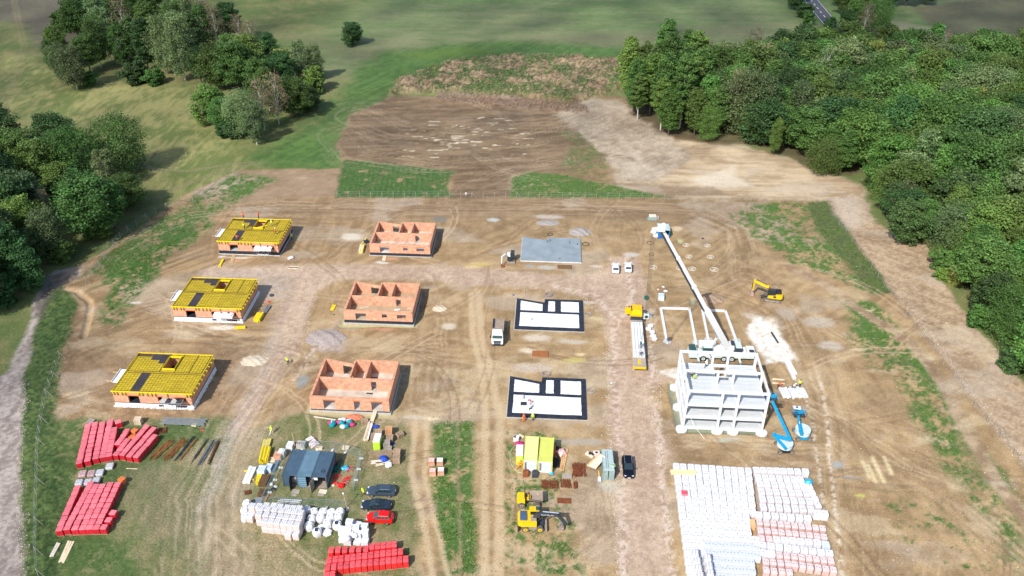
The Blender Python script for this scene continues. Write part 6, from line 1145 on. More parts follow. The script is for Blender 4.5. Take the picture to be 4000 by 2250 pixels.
for i, (q, op) in enumerate([((1430, 560), 0), ((1600, 565), 0), ((1760, 572), 0), ((1920, 560), 0), ((1380, 690), 0), ((1555, 665), 0), ((1735, 672), 0), ((1890, 655), 0), ((1335, 820), 0), ((1680, 770), 0), ((1865, 800), 1), ((1490, 930), 1), ((1290, 520), 0)]): bigbag(f"white big bag{' with open top' if op else ''}, {od(i)} of the cluster counted from rear left", D4(*q), i, op, 1.25)
bigbag('flattened white bag at the front right of the bag cluster', D4(1680, 960), 40, 0, 1.3, True); bigbag('crumpled grey-white bag among the big bags', D4(1560, 850), 41, 0, .9, True)
for i, q in enumerate([(160, 390), (120, 520), (130, 650)]): bigbag(f"white bag bundle at the left end of the block stack, {od(i)} from the back", D4(*q), 50+i, 0, 1.15)
# insulation packs
rd = random.Random(9)
for i, (x, y, z) in enumerate([(2100, 740, 2), (1960, 880, 1.4), (2080, 870, 1.8), (2215, 850, 1.8), (2250, 790, 1.2), (2380, 820, 1.5), (2100, 980, 1.3), (2260, 960, 1.5), (1970, 1060, .8), (2390, 930, 1.6), (2250, 1130, .5), (2390, 1110, .9), (2060, 1080, 1.1)]):
    p = g(D4(x, y), z); item('insulation_pack', f"white insulation pack in the heap beside the red car, {od(i)} from the back", 'insulation pack', None, 0, [('pack', MB().box((0, 0, z/2), (1.15, .9, z), [whw, mat('grey_film', (.62, .66, .70), .4, var=.12)][i % 2], top=(.97, .96))), ('printed_mark', MB().box((0, -.1, z+.003), (.5, .03, .004), ink) if i % 3 == 0 else MB().box((0, .1, z+.003), (.9, .02, .004), dgrey))], rd.uniform(-.2, .05), grp='insulation packs', world=p)
for i, q in enumerate([(2060, 1070), (2200, 1010)]): p = g(D4(*q), 1.5); item('white_sack', f"bulging white sack on the insulation heap, {['left', 'right'][i]} one", 'sack', None, 1.3, [('sack', MB().blob((0, 0, .1), (.5, .5, .35), whw, i, 2, jit=.06))], world=p)
# small flat packs between the two red blocks
for i, (q, mt_) in enumerate([((1000, 1130), pkw), ((1170, 1125), pkw), ((1335, 1110), whw), ((1525, 985), whw)]): pallet(protoset(1.15, 1.3, .45, mt_, mt_, 1, (0,), 5), 'flat_pallet', f"low striped {'pink' if mt_ is pkw else 'white'} pallet between the red blocks, {od(i)} from left", 'block pallet', g(H1(*q), .5), R(10), 'low striped pallets')
for i, q in enumerate([(268, 255), (355, 250), (435, 235)]): pallet(protoset(1.1, 1.2, .45, whw, whw, 1, (0,), 5), 'flat_pallet', f"low striped white pallet just behind the lower red block, {od(i)} from left", 'block pallet', g(H2(*q), .5), R(10), 'low striped pallets')
# ---------------------------------------------------------------- containers, sheds and stores
def container(name, label, loc, rz, L, W, H, m_roof, m_side, grp=None, cat='container'):
    t = thing(name, label, cat, (*loc, 0), rz, grp); mb = MB().box((0, 0, H-.06), (W, L, .12), m_roof); obj('roof', mb, t)
    for s in (-1, 1): obj('side_wall', MB().box((s*(W/2-.04), 0, H/2), (.08, L-.02, H-.13), m_side), t); obj('roof_rail', MB().box((s*(W/2-.03), 0, H+.02), (.08, L, .06), m_side), t)
    obj('rear_wall', MB().box((0, L/2-.05, H/2), (W-.17, .08, H-.13), m_side), t); obj('floor', MB().box((0, 0, .08), (W-.17, L-.2, .12), soilp), t)
    for s in (-1, 1):
        for s2 in (-1, 1): obj('corner_post', MB().box((s*(W/2-.02), s2*(L/2-.02), H/2+.01), (.14, .14, H+.06), m_side), t)
    return t
e0 = g(C2(465, 668)); e1 = g(C2(850, 690)); hb = atan2(e1[1]-e0[1], e1[0]-e0[0]); ux, uy = cos(hb), sin(hb); CW = 2.44
GC = 'blue-grey containers of the fenced store'
for i in range(3):
    cx = e0[0]+ux*(CW*(i+.5))-uy*3.03; cy = e0[1]+uy*(CW*(i+.5))+ux*3.03
    t = container('site_container', f"{['left dark', 'middle lighter ribbed', 'right dark'][i]} blue-grey container of the three in the fenced yard", (cx, cy), hb, 6.06, CW-.03, 2.6, contl if i == 1 else cont, cont if i != 1 else contl, GC)
    if i == 1:
        for k in range(22): obj('roof_rib', MB().box((0, -2.8+k*.267, 2.62), (2.2, .09, .05), contl), t)
    else: obj('roof_seam', MB().box((0, 0, 2.61), (.04, 6.0, .03), contl), t)
    if i == 0: obj('front_wall', MB().box((-.55, -2.98, 1.25), (1.3, .08, 2.4), cont), t); obj('door', MB().box((.1, -3.55, 1.15), (.07, 1.1, 2.2), dgrey, .25), t); obj('inside_shelf', MB().box((.5, -2.2, .9), (.9, .5, 1.0), woodg), t)
    if i == 1: obj('front_wall', MB().box((-.45, -2.98, 1.25), (1.4, .08, 2.4), contl), t); obj('door', MB().box((1.1, -3.6, 1.2), (.08, 1.2, 2.3), blk, .35), t); [obj('wall_rib', MB().box((-.45, -3.04, .3+k*.42), (1.3, .04, .06), mat('pale_blue_paint', (.25, .42, .55), .4)), t) for k in range(5)]
    if i == 2: obj('front_wall', MB().box((-1.0, -2.98, 1.25), (.3, .08, 2.4), cont), t); obj('door', MB().box((-1.05, -3.65, 1.2), (.07, 1.3, 2.3), woodg, -.2), t); obj('notice_board', MB().box((-.6, -3.03, 2.1), (.8, .06, .5), wht), t); obj('side_strip', MB().tube([(1.24, -2.9+k*.28, .9+.75*(k/20)+(.16 if k % 2 else 0)) for k in range(20)], .05, mat('grey_graffiti', (.35, .38, .45), .6), 4), t); obj('cable_ring', MB().tube([(.4+.3*cos(k*pi/5), -1.7+.3*sin(k*pi/5), 2.66) for k in range(11)], .05, blk, 5), t)
def yc(q0, q1, label, roof):
    a = g(q0); b_ = g(q1); W = hypot(b_[0]-a[0], b_[1]-a[1]); h_ = atan2(b_[1]-a[1], b_[0]-a[0]); L = 6.0; cx = (a[0]+b_[0])/2-sin(h_)*L/2; cy = (a[1]+b_[1])/2+cos(h_)*L/2
    t = container('lime_container', label, (cx, cy), h_, L, W-.04, 2.6, roof, lime, 'lime containers'); obj('front_wall', MB().box((0, -L/2+.02, 1.3), (W-.3, .08, 2.4), wht), t); obj('window', MB().box((.1, -L/2-.03, 1.4), (.9, .04, .9), mat('pale_window', (.5, .6, .64), .2)), t)
    pq = obj('name_plaque', MB().box((-W/2+.42, -L/2-.03, 1.35), (.36, .03, 1.7), steel), t)
    mk_ = MB(); [mk_.box((-W/2+.42+.05*((k*7) % 3-1), -L/2-.05, .62+k*.165), (.22-.05*(k % 3), .012, .08 if k % 2 else .045), ink) for k in range(10)]; obj('printed_marks', mk_, pq, kind='stuff'); obj('roof_seam', MB().box((.1, 0, 2.605), (.03, 5.9, .012), limel), t); return t
yc(C3(345, 462), C3(478, 470), 'left one of the two lime-yellow containers with white fronts', limel); yc(C3(484, 472), C3(618, 482), 'right one of the two lime-yellow containers with white fronts', lime)
# grey-green container with planks
a = g(D7(878, 975)); b_ = g(D7(1195, 990)); W = hypot(b_[0]-a[0], b_[1]-a[1]); h_ = atan2(b_[1]-a[1], b_[0]-a[0]); mg = mat('grey_green_sheet', (.42, .52, .52), .4, var=.08); mg2 = mat('grey_green_door', (.24, .32, .31), .4)
cx = (a[0]+b_[0])/2-sin(h_)*2.5; cy = (a[1]+b_[1])/2+cos(h_)*2.5; t = container('storage_container', 'pale grey-green ribbed container with planks leaning across its roof', (cx, cy), h_+.03, 5.0, W, 2.3, mg, mg2)
for k in range(14): obj('roof_rib', MB().box((-W/2+.15+k*(W-.3)/13, 0, 2.32), (.05, 4.9, .03), mg), t)
for s in (-1, 1): obj('door', MB().box((s*W/4, -2.47, 1.12), (W/2-.14, .08, 2.1), mg2), t)
obj('ladder', MB().beam((-.35, -2.2, 2.38), (-.35, 2, 2.38), .06, .06, steel).beam((-.05, -2.2, 2.38), (-.05, 2, 2.38), .06, .06, steel), t); obj('hose_coil', MB().tube([(.75+.45*cos(k*.6)*(1-.01*k), -1.5+.45*sin(k*.6)*(1-.01*k), 2.38+.006*k) for k in range(40)], .03, mat('green_hose', (.40, .62, .35), .5), 4), t)
for i in range(7):
    q0 = D7(455+i*38, 575+i*14); q1 = D7(830+i*24, 235+i*12); A = Vector((*g(q0, .2), .2)); B_ = Vector((*g(q1, 2.5), 2.5)); o = obj('leaning_plank', MB().beam((0, 0, 0), B_-A, .28, .06, mat('pale_plank', (.62, .56, .46), .8, var=.12) if i else wood)); o.location = A; tag(o, f"long plank leaning on the grey-green container, {od(i)} from the left", 'plank', 'planks on the grey-green container')
# blue cage shed by the boom head
a = g(D8(1200, 900)); b_ = g(D8(1480, 880)); t = thing('blue_site_shed', 'blue-sided shed with grey corrugated roof beneath the crane boom head', 'shed', (*a, 0), R(-2)); obj('roof', MB().box((1.4, 1.7, 2.45), (3.0, 3.5, .08), mg, 0, ry=.05), t)
obj('side_wall', MB().box((0, 1.7, 1.2), (.07, 3.3, 2.4), lblu), t); obj('front_wall', MB().box((.75, .05, 1.2), (1.4, .07, 2.4), mat('mid_blue_panel', (.02, .12, .35), .5, var=.3)), t); obj('side_wall', MB().box((2.8, 1.7, 1.2), (.07, 3.3, 2.4), lblu), t); obj('rear_wall', MB().box((1.4, 3.35, 1.2), (2.7, .07, 2.4), lblu), t)
for k in range(5): obj('roof_rib', MB().box((1.4, .3+k*.7, 2.51), (2.95, .06, .05), mat('pale_teal_rib', (.4, .6, .62), .4)), t)
for i, (q, mt_, s, lb) in enumerate([((1040, 690), whw, .55, 'white sack beside the blue shed, rear one'), ((1140, 820), whw, .8, 'large white sack slumped in front of the blue shed'), ((1090, 760), redp, .4, 'red sack between the white ones at the blue shed'), ((1500, 830), pinkc, .55, 'pink and dark bundle at the right front of the blue shed'), ((1400, 760), dgrey, .5, 'dark bundle in the doorway of the blue shed')]): item('sack', lb, 'sack', D8(*q), 0, [('sack', MB().blob((0, 0, s*.6), (s, s*.9, s*.8), mt_, i, 2, jit=.15))], 0, .4)
item('portable_toilet', 'lime green cabin with long white roof beside the pallet stacks', 'toilet cabin', D3(480, 945), 0, [('cabin', MB().box((0, 1.0, 1.1), (1.15, 2.1, 2.2), bright)), ('roof', MB().box((0, 1.0, 2.27), (1.25, 2.2, .14), wht, top=(.9, .95))), ('door', MB().box((0, -.07, 1.0), (.8, .05, 1.8), bright))], R(-3))
item('portable_toilet', 'lime cabin with ribbed white roof left of the lime containers', 'toilet cabin', D5(390, 1095), 0, [('cabin', MB().box((0, 1.3, 1.05), (1.15, 2.6, 2.1), bright)), ('roof', MB().box((0, 1.3, 2.17), (1.25, 2.7, .14), wht, top=(.92, .97))), ('door', MB().box((0, -.02, 1.0), (.8, .05, 1.7), lime))], R(-2))
# wire fences
def fence(label, pts_, step=3.0, h=1.9, braces=(0, -1)):
    a0 = pts_[0]; t = thing('wire_fence', label, 'fence', (*a0, 0), 0); pm = MB().box((0, 0, h/2), (.065, .065, h), woodg).mesh('post'); P3 = []
    for a, b_ in zip(pts_[:-1], pts_[1:]):
        n = max(1, round(hypot(b_[0]-a[0], b_[1]-a[1])/step))
        for k in range(n): P3.append((P(a, b_, k/n), k == 0))
    P3.append((pts_[-1], True))
    for (x, y), br in P3:
        z = hz(x, y); obj('post', pm, t, (x-a0[0], y-a0[1], z))
        if br or random.random() < .1: obj('brace', MB().beam((0, 0, h*.9), (1.4, -.5, 0), .05, .05, woodg), t, (x-a0[0], y-a0[1], z))
    w3 = MB()
    for z in (.5, 1.2, 1.8): w3.tube([(x-a0[0], y-a0[1], z) for (x, y), _ in P3], .012, steel, 3)
    obj('wire', w3, t)
fence('post and wire fence along the back edge of the site', [g(K(848, 497)), g(K(1300, 498)), g(K(1700, 503)), g(K(2080, 509))])
fence('post and wire fence down the right side by the outer gravel road', [g(K(2085, 512)), g(R1(370, 165)), g(R1(530, 375)), g(R1(790, 735)), g(R1(905, 905)), g(R1(1290, 1400)), g(R2(1165, 175)), g(R2(1465, 540)), g(K(2576, 1190))], 4.2)
fence('post and wire fence up the left side below the dark trees', [g(T4(960, 1450)), g(T4(1110, 1270)), g(T4(1270, 1030)), g(T4(1430, 880)), g(T4(1630, 740)), g(T4(1860, 620)), g(T4(2160, 560)), g(K(590, 440))], 4.0)
fence('post and wire fence along the rank green verge at the lower left', [g(R3(295, 375)), g(R3(262, 470)), g(R3(230, 560)), g(R3(205, 690)), g(R3(190, 800)), g(R3(185, 990)), g(R3(180, 1190)), g(R3(180, 1340)), g(R3(190, 1449))], 3.2, 1.6)
def meshpanel(a, b_, label):
    L = hypot(b_[0]-a[0], b_[1]-a[1]); t = thing('mesh_fence_panel', label, 'fence panel', (*a, 0), atan2(b_[1]-a[1], b_[0]-a[0]), 'temporary mesh fence round the container yard'); mb = MB()
    for p0, p1 in (((0, 0, .1), (L, 0, .1)), ((0, 0, 2), (L, 0, 2)), ((0, 0, .1), (0, 0, 2)), ((L, 0, .1), (L, 0, 2))): mb.beam(p0, p1, .045, .045, steel)
    obj('frame', mb, t); w3 = MB()
    for k in range(1, int(L/.3)): w3.box((k*.3, 0, 1.05), (.012, .012, 1.9), greynet)
    for k in range(1, 9): w3.box((L/2, 0, .1+k*.21), (L, .010, .010), greynet)
    o = obj('wire_mesh', w3, t, kind='stuff'); obj('foot_block', MB().box((0, 0, .08), (.35, .7, .15), concw), t)
FBz = lambda q: g(q)
ring_ = [((1358, 1990), (1030, 1975), 4, 'front'), ((1030, 1975), (1118, 1782), 4, 'left'), ((1180, 1757), (1300, 1758), 2, 'rear'), ((1300, 1758), (1350, 1768), 1, 'rear right'), ((1350, 1768), (1412, 1792), 1, 'far corner'), ((1412, 1792), (1380, 1920), 3, 'right')]
for q0, q1, n, nm in ring_:
    A, B_ = g(q0), g(q1)
    for i in range(n): meshpanel(P(A, B_, i/n), P(A, B_, (i+.97)/n), f"mesh fence panel on the {nm} side of the container yard" + (f", {od(i)} along" if n > 1 else ''))
item('work_lamp_pole', 'thin timber pole with round lamp standing by the front yard fence', 'pole', D4(2050, 505), 0, [('pole', MB().beam((0, 0, 0), (-.3, .3, 2.9), .08, .08, wood)), ('lamp', MB().blob((-.35, .3, 2.95), (.18, .18, .15), whc, 1, 1, jit=0))])
item('timber_post', 'tall timber post leaning behind the blue-grey containers', 'post', D1(1120, 530), 0, [('post', MB().beam((0, 0, 0), (-.15, .3, 3.2), .12, .12, wood))])
# ---------------------------------------------------------------- stacked materials
def wpallets(label, q, n, rz, mt_=None, grp='stacks of empty wooden pallets', zt=.0, top=None):
    p = g(q, zt); t = thing('wooden_pallet_stack', label, 'pallet stack', (*p, 0), rz, grp); mt_ = mt_ or woodp
    pm = MB()
    for i in range(6): pm.box((0, -.45+i*.18, .115), (1.2, .11, .022), mt_)
    for i in range(3): pm.box((-.52+i*.52, 0, .055), (.1, 1.0, .09), mt_)
    me_ = pm.mesh('wooden_pallet')
    for k in range(n): o = obj('wooden_pallet', me_, t, (random.uniform(-.04, .04), random.uniform(-.04, .04), k*.14)); o.rotation_euler.z = random.uniform(-.05, .05)
for q, n, rz, lb, m_ in ((D3(780, 350), 12, 0, 'tall orange-brown pallet stack at the back of the pallet corner', mat('orange_wood', (.55, .30, .16), .8, var=.2)), (D3(800, 560), 9, 0, 'pink-brown pallet stack in the middle of the pallet corner', None), (D3(720, 700), 9, .12, 'grey pallet stack beside the lime cabin', woodg), (D3(760, 860), 5, 0, 'low pale pallet stack in front of the grey one', woodg), (D3(985, 930), 10, 0, 'pallet stack at the right end of the timber pile', None), (D3(975, 1090), 10, 0, 'nearest pallet stack at the right end of the timber pile', None), (D3(520, 430), 7, 0, 'brown pallet stack just behind the lime cabin', None), (D3(400, 520), 5, .1, 'low brown pallet stack left of the lime cabin roof', None),
                     (D3(160, 150), 6, .3, 'wooden pallets below the footbridge plank', None), (D3(1060, 480), 6, .7, 'slipped pile of pallets on the grass', None), (C2(1175+0, 95), 3, .2, 'pallets by the pond edge', None), (H1(2070, 80), 9, 0, 'pale pallet stack behind the red block', mat('cream_wood', (.62, .52, .38), .8)), (H1(1160, 110), 2, -.3, 'grey pallets at the rear of the upper red block', woodg), (C2(1085+0, 1160+0), 0, 0, '', None)):
    if n: wpallets(lb, q, n, rz, m_, zt=n*.14*.9)
for i, q in enumerate([(1685, 1795), (1718, 1795), (1690, 1835), (1722, 1832)]): item('clay_brick_pallet', f"open pallet of pink-brown clay bricks on the strip, {['rear left', 'rear right', 'front left', 'front right'][i]}", 'brick pallet', q, 0, [('bricks', MB().box((0, 0, .6), (1.05, 1.0, .9), brick)), ('wrap_top', MB().box((0, 0, 1.07), (.9, .9, .05), [pinkc, whc][i % 2])), ('pallet_base', MB().box((0, 0, .07), (1.15, 1.05, .13), woodp))], R(2), 1.1, 'clay brick pallets on the middle strip')
def pile(name, label, cat, q0, q1, n, w_, h, mt_, z=0, seed=1, ja=.03, layers=1, zt=0):
    c, L, hd_ = seg(q0, q1, z+zt); t = thing(name, label, cat, (c[0], c[1], z), hd_)
    rd = random.Random(seed)
    for l in range(layers):
        for i in range(n): obj('board' if cat != 'pipes' else 'pipe', MB().box((rd.uniform(-.15, .15), (i-(n-1)/2)*w_*1.06, l*h+h/2+.02), (L*rd.uniform(.85, 1), w_*.93, h*.95), mt_ if not isinstance(mt_, list) else mt_[(i+l) % len(mt_)], rd.uniform(-ja, ja)), t)
    return t
brw = mat('old_brown_timber', (.26, .19, .12), .85, var=.25); pal = mat('pale_plank', (.62, .56, .46)) ; cream = mat('cream_board', (.70, .58, .40), .7)
pile('timber_pile', 'brown timber beams stacked in front of the lime cabin', 'timber pile', D3(270, 1020), D3(915, 985), 5, .24, .2, brw, layers=3, zt=.3); pile('timber_pile', 'pale planks lying in front of the blue tarpaulin', 'timber pile', D3(330, 1230), D3(820, 1190), 4, .2, .08, pal)
pile('timber_pile', 'short cut boards scattered beside the white sack', 'timber pile', D3(450, 1280), D3(710, 1250), 4, .2, .08, cream, ja=.3)
pile('footbridge_plank', 'long plank laid from the front brick house over the water', 'plank', B2(1345, 1130), B2(1290, 1290), 2, .35, .08, cream, z=.25); pile('plank', 'long pale plank beside the pond in front of the brick house', 'plank', B2(650, 1225), B2(900, 1265), 1, .3, .06, pal)
pile('plank_bundle', 'white and pale beams in a bundle left of the lime cabin', 'timber pile', D3(330, 230), D3(190, 690), 3, .28, .3, [whc, pal, wood], layers=2)
pile('yellow_beam_stack', 'big stack of yellow formwork beams left of the containers', 'beam stack', D1(585, 500), D1(520, 770), 6, .25, .28, [yelb, yel], layers=3, zt=.8); pile('yellow_beam_stack', 'dusty yellow beam stack behind the bright one', 'beam stack', D1(610, 360), D1(560, 520), 5, .25, .25, mat('dusty_yellow', (.55, .47, .12), .7), layers=2, zt=.4)
pile('yellow_beam_stack', 'small yellow beam cradle on the grass beside brown crates', 'beam stack', D1(465, 1040), D1(425, 1240), 4, .18, .25, yelb, layers=2); pile('white_board_stack', 'long white board stack left of the grey crates', 'board stack', D1(330, 880), D1(190, 1190), 2, .62, .45, wht, zt=.4)
for q, lb in ((D1(190, 970), 'left rear'), (D1(385, 960), 'right rear'), (D1(320, 1135), 'right front')): item('yellow_bearer', f"yellow bearer end under the white board stack, {lb} one", 'beam', q, 0, [('beam', MB().box((0, 0, .08), (.5, .22, .15), yelb))])
for q, lb, m_, s, zt in ((D1(495, 920), 'light blue plastic bin of grey fittings beside the white boards', blw, (1.3, 1.4, 1.1), 1.0), (D1(630, 880), 'grey-blue covered crate between the bin and the pipes', blw, (1.0, 1.3, .9), .8), (D1(870, 590), 'white wrapped cube left of the blue-grey container', whw, (1.1, 1.2, 1.2), 1.1), (D1(800, 650), 'open pallet of pink clay blocks left of the container', brick, (1.3, 1.3, 1.1), 1.0), (D1(690, 740), 'flat tan panel between yellow beams and pink blocks', cream, (1.2, 1.0, .3), .3), (D1(1030, 460), 'pale grey slab stack behind the containers', concw, (1.15, 1.4, .9), .8), (D1(1235, 440), 'stack of hollow grey blocks behind the containers', conc, (1.5, 1.1, 1.0), .9), (D1(1580, 525), 'flat tan crate behind the middle container', cream, (1.2, .7, .4), 2.5 if False else .3), (D1(2080, 520), 'tan board crate at the back of the yard fence', cream, (1.2, .9, .25), .2), (D1(545, 1130), 'brown cardboard crates beside the small yellow cradle', brownp, (1.4, 2.2, .8), .6), (D1(500, 1360), 'dark brown crates near the left yard fence', brownp, (1.1, 1.4, .6), .5), (E2(620, 265), 'grey toolbox lying near the lorry cab', steel, (.9, 1.0, .6), .4), (A4(525, 1010), 'grey wrapped block stack on bare soil left of the boom', blw, (1.3, 1.5, 1.1), 1.0), (A4(355, 1030), 'small dark green crate beside the road edge', greenp, (.8, .9, .6), .5), (C3(760, 505), 'flat wooden crate beside the rusty mesh heaps', woodg, (1.6, .9, .3), .2), (D3(300, 260), 'pinkish crate on the pale beam bundle', pinkc, (.8, .9, .6), .8), (B1(1600, 1310), 'small pallet of boards on the grass behind the tracks', cream, (.9, .7, .25), .2)):
    bx = MB().box((0, 0, s[2]/2), s, m_, top=(.98, .98)); pr = [('crate', bx)]
    if 'hollow' in lb: pr += [('hole', MB().box((-.55+.36*(k % 4), -.28+.3*(k//4), s[2]+.004), (.18, .17, .006), ink)) for k in range(8)]
    if 'slab' in lb or 'bin' in lb or 'block' in lb: pr += [('seam', MB().box((0, -s[1]/2+s[1]*(k+1)/5, s[2]+.004), (s[0]*.9, .03, .006), dgrey)) for k in range(3)]
    item('material_stack', lb, 'material stack', q, 0, pr, R(-6), zt)
for i, (q0, q1) in enumerate([((1350, 420), (1470, 360)), ((1400, 500), (1520, 410)), ((1440, 540), (1560, 460))]): pile('clay_lintel_bundle', f"pink clay lintels with white tops behind the containers, {od(i)} from left", 'lintels', D1(*q0), D1(*q1), 3, .22, .25, [pinkc, whc], layers=2, seed=i)
pile('pipe_bundle', 'grey pipe bundle leaning by the yard fence at the left', 'pipes', D1(800, 790), D1(700, 1000), 5, .14, .14, mat('blue_grey_pipe', (.12, .2, .25), .4), layers=3); pile('pipe_bundle', 'white and grey pipes and profiles along the front yard fence', 'pipes', D4(765, 375), D4(1200, 400), 7, .12, .1, [whc, steel, woodg], layers=2)
pile('orange_beam', 'orange-red beam lying inside the left corner of the yard', 'beam', D4(575, 270), D4(500, 400), 1, .2, .15, orange); pile('floor_grating', 'grey metal grating frame behind the blush pallets', 'grating', D4(320, 370), D4(470, 360), 4, .3, .1, steel)
pile('green_profile_stack', 'dark green metal profiles beside the right container', 'profiles', D2(580, 500), D2(420, 860), 5, .13, .2, greenp, layers=2); pile('red_profile_stack', 'red and salmon profiles between container and green stack', 'profiles', D2(530, 510), D2(440, 690), 4, .12, .2, [redp, orange], layers=2)
for q, lb, m_, r_ in ((D2(700, 690), 'crumpled cyan tarpaulin bundle in the yard', bluel, .75), (D2(540, 1180), 'bright red plastic cover in front of the yard stores', redp, .85), (D2(440, 1140), 'bright red plastic bag beside the red cover', redp, .5), (D2(360, 1200), 'cream sack by the container corner', cream, .35), (D5(1370, 1350), 'blue and cyan bags at the corner of the lime container', bluel, .5), (D5(1450, 1340), 'dark blue bag at the corner of the lime container', bluet, .35), (D4(620, 40), 'white sack on the left yard fence line', whw, .5), (D4(700, 90), 'white sheet and dark bundle inside the left yard fence', whw, .45), (D3(820, 1270), 'big white sack with black print on the timber', whw, .85), (D3(430, 320), 'blue sheet heap left of the pallets', bluet, .8), (D3(270, 430), 'dark green net bundle on the pale beams', greenp, .6), (D3(900, 740), 'small blue sheet between the pallet stacks', bluet, .35), (D3(620, 1120), 'blue tarpaulin spread over boards', bluet, 1.0), (A4(550, 915), 'small pale sack on the soil above the grey blocks', whw, .4), (A4(570, 960), 'pale bag beside the grey wrapped block stack', whw, .55), (A4(490, 945), 'pinkish bag beside the grey wrapped block stack', pinkc, .45), (C2(370, 690), 'dark sheet bundle inside the left yard fence', dgrey, .5), (R3(285, 1165), 'small dark bag left of the lower red block', blk, .35), (A1(2100, 590), 'white and dark material heap below the back yellow house', whw, .8), (A4(990, 375), 'black bucket heap on the soil right of the boom', blk, .45), (A4(1180, 1060), 'black coiled hose on the soil right of the boom', blk, .5), (A1(1860, 790+290), 'red generator beside the middle yellow house', redp, .45), (A1(1890, 1010), 'grey machinery heap beside the middle yellow house', dgrey, .7), (A2(300, 1225), 'green bucket left of the middle brick house', greenp, .3), (B3(1690, 845), 'blue-grey bag at the road edge', blw, .3), (A3(590, 1010), 'small blue barrel near the black foundation corner', bluet, .3), (B1(1690, 1370), 'red chainsaw-like tool on the grass behind the rusty bars', redp, .3)):
    rd = random.Random(len(lb)); mb = MB(); big = r_ > .7
    for k in range(5 if big else 3): mb.blob((rd.uniform(-.5, .5)*r_, rd.uniform(-.4, .4)*r_, r_*.25), (r_*.6, r_*.5, r_*.35), m_, k, 2, jit=.18)
    item('material_heap', lb, 'heap', q, 0, [('sheet', mb)], 0, r_*.3)
for i in range(16): rd = random.Random(i); a_ = rd.uniform(0, 6.28); rr_ = rd.uniform(0, 1)**.5; item('rubbish_bag', f"{['teal', 'white', 'pink', 'white', 'teal'][i % 5]} rubbish bag in the heap before the brick house, {od(i)} counted", 'rubbish bag', None, 0, [('bag', MB().blob((0, 0, .3), (.55, .45, .4), [teal, whw, mag, whw, teal][i % 5], i, 2, jit=.15))], grp='heap of coloured rubbish bags', world=(g(B2(945, 1320))[0]+rr_*2.3*cos(a_), g(B2(945, 1320))[1]+.2+rr_*1.0*sin(a_)))
# rusty steel
def rods(label, q0, q1, n, w_, mt_, seed, ja=.06, r_=.03, zt=0, name='rebar_bundle', L_=None):
    c, L, hd_ = seg(q0, q1); rd = random.Random(seed); mb = MB(); L = L_ or L
    for i in range(n):
        y = rd.uniform(-w_, w_); a_ = rd.uniform(-ja, ja); x = rd.uniform(-.1, .1)*L; z = rd.uniform(.03, .25); k = L*rd.uniform(.35, .5)
        mb.beam((x-k*cos(a_), y-k*sin(a_), z), (x+k*cos(a_), y+k*sin(a_), z+rd.uniform(-.02, .04)), r_*2, r_*2, mt_)
    t = thing(name, label, 'steel bars', (*c, 0), hd_); obj('bars', mb, t, kind='stuff'); obj('spacer', MB().box((L*.15, 0, .04), (.08, w_*1.8, .06), cream), t); obj('spacer', MB().box((-L*.2, 0, .04), (.08, w_*1.8, .06), cream), t)
rust2 = mat('ochre_rust', (.26, .12, .04), .85, var=.3)
rods('ochre rusty bars fanned on the grass, left bundle', H3(370, 350), H3(120, 600), 34, .7, rust2, 1, .10); rods('ochre rusty bars fanned on the grass, right bundle', H3(560, 330), H3(280, 600), 34, .7, rust2, 2, .14)
for i, (q0, q1, m_, n, w_) in enumerate([((690, 290), (440, 610), dgrey, 10, .28), ((735, 290), (490, 610), rust2, 7, .22), ((870, 320), (645, 640), dgrey, 8, .18), ((960, 325), (730, 700), mat('steel_grey', (.14, .16, .18), .6), 14, .35), ((1015, 335), (860, 690), brownp, 12, .3)]): rods(f"straight bundle of {'brown' if m_ in (rust2, brownp) else 'dark grey'} steel bars on the grass, {od(i)} from the left", H3(*q0), H3(*q1), n, w_, m_, i+5, .012)
t = thing('steel_rack', 'long low rack of grey steel tubes on the grass edge', 'rack', g(H3(540, 110)), AX); [obj('tube', MB().box((0, -.8+k*.27, .35), (8.2-.3*(k % 3), .12, .1), steel), t) for k in range(7)]; [obj('leg', MB().box((x, 0, .15), (.12, 1.9, .3), dgrey), t) for x in (-3.2, 0, 3.2)]
for lb, q, rx, n, L_ in (('matted heap of rusty reinforcement, largest upright one', C3(875, 455), 1.0, 60, 3.2), ('rusty wire heap left of the wooden crate', C3(600, 590), 1.3, 60, 2.0), ('rusty wire heap below the wooden crate', C3(745, 580), .9, 45, 2.0), ('small tied bundle of rusty bars below the largest heap', C3(840, 595), .35, 24, 1.6), ('rusty heap left of the dark crates', D1(230, 1380), .5, 24, 1.0), ('rusty bar heap at the end of the rack', H3(260, 220), .6, 26, 1.6)):
    c = g(q); rods(lb, (q[0], q[1]-20), (q[0], q[1]+20), n, rx, rust, n, .25 if 'bundle' not in lb else .03, .03, name='rebar_heap', L_=L_)
for lb, q, w_, d_, m_ in (('flat brown steel mesh sheet before the grey slab', A3(1160, 697), 3.3, 1.7, mat('brown_mesh', (.20, .11, .05), .8, var=.15)), ('flat orange-brown mesh sheet between the black foundations', B3(888, 523), 3.2, 1.9, mat('orange_mesh', (.36, .13, .045), .8, var=.15)), ('flat reddish mesh stack right of the dumper', C3(735, 740), 2.2, 1.1, rust)):
    p = g(q); t = thing('mesh_sheet', lb, 'mesh sheet', (*p, .02), AX); [obj('sheet', MB().box((random.uniform(-.05, .05), random.uniform(-.05, .05), .03+.035*k), (w_, d_, .03), m_), t) for k in range(3)]; [obj('rod', MB().box((0, -d_/2+.1+k*.2, .13), (w_, .02, .02), rebar), t) for k in range(int(d_/.2))]
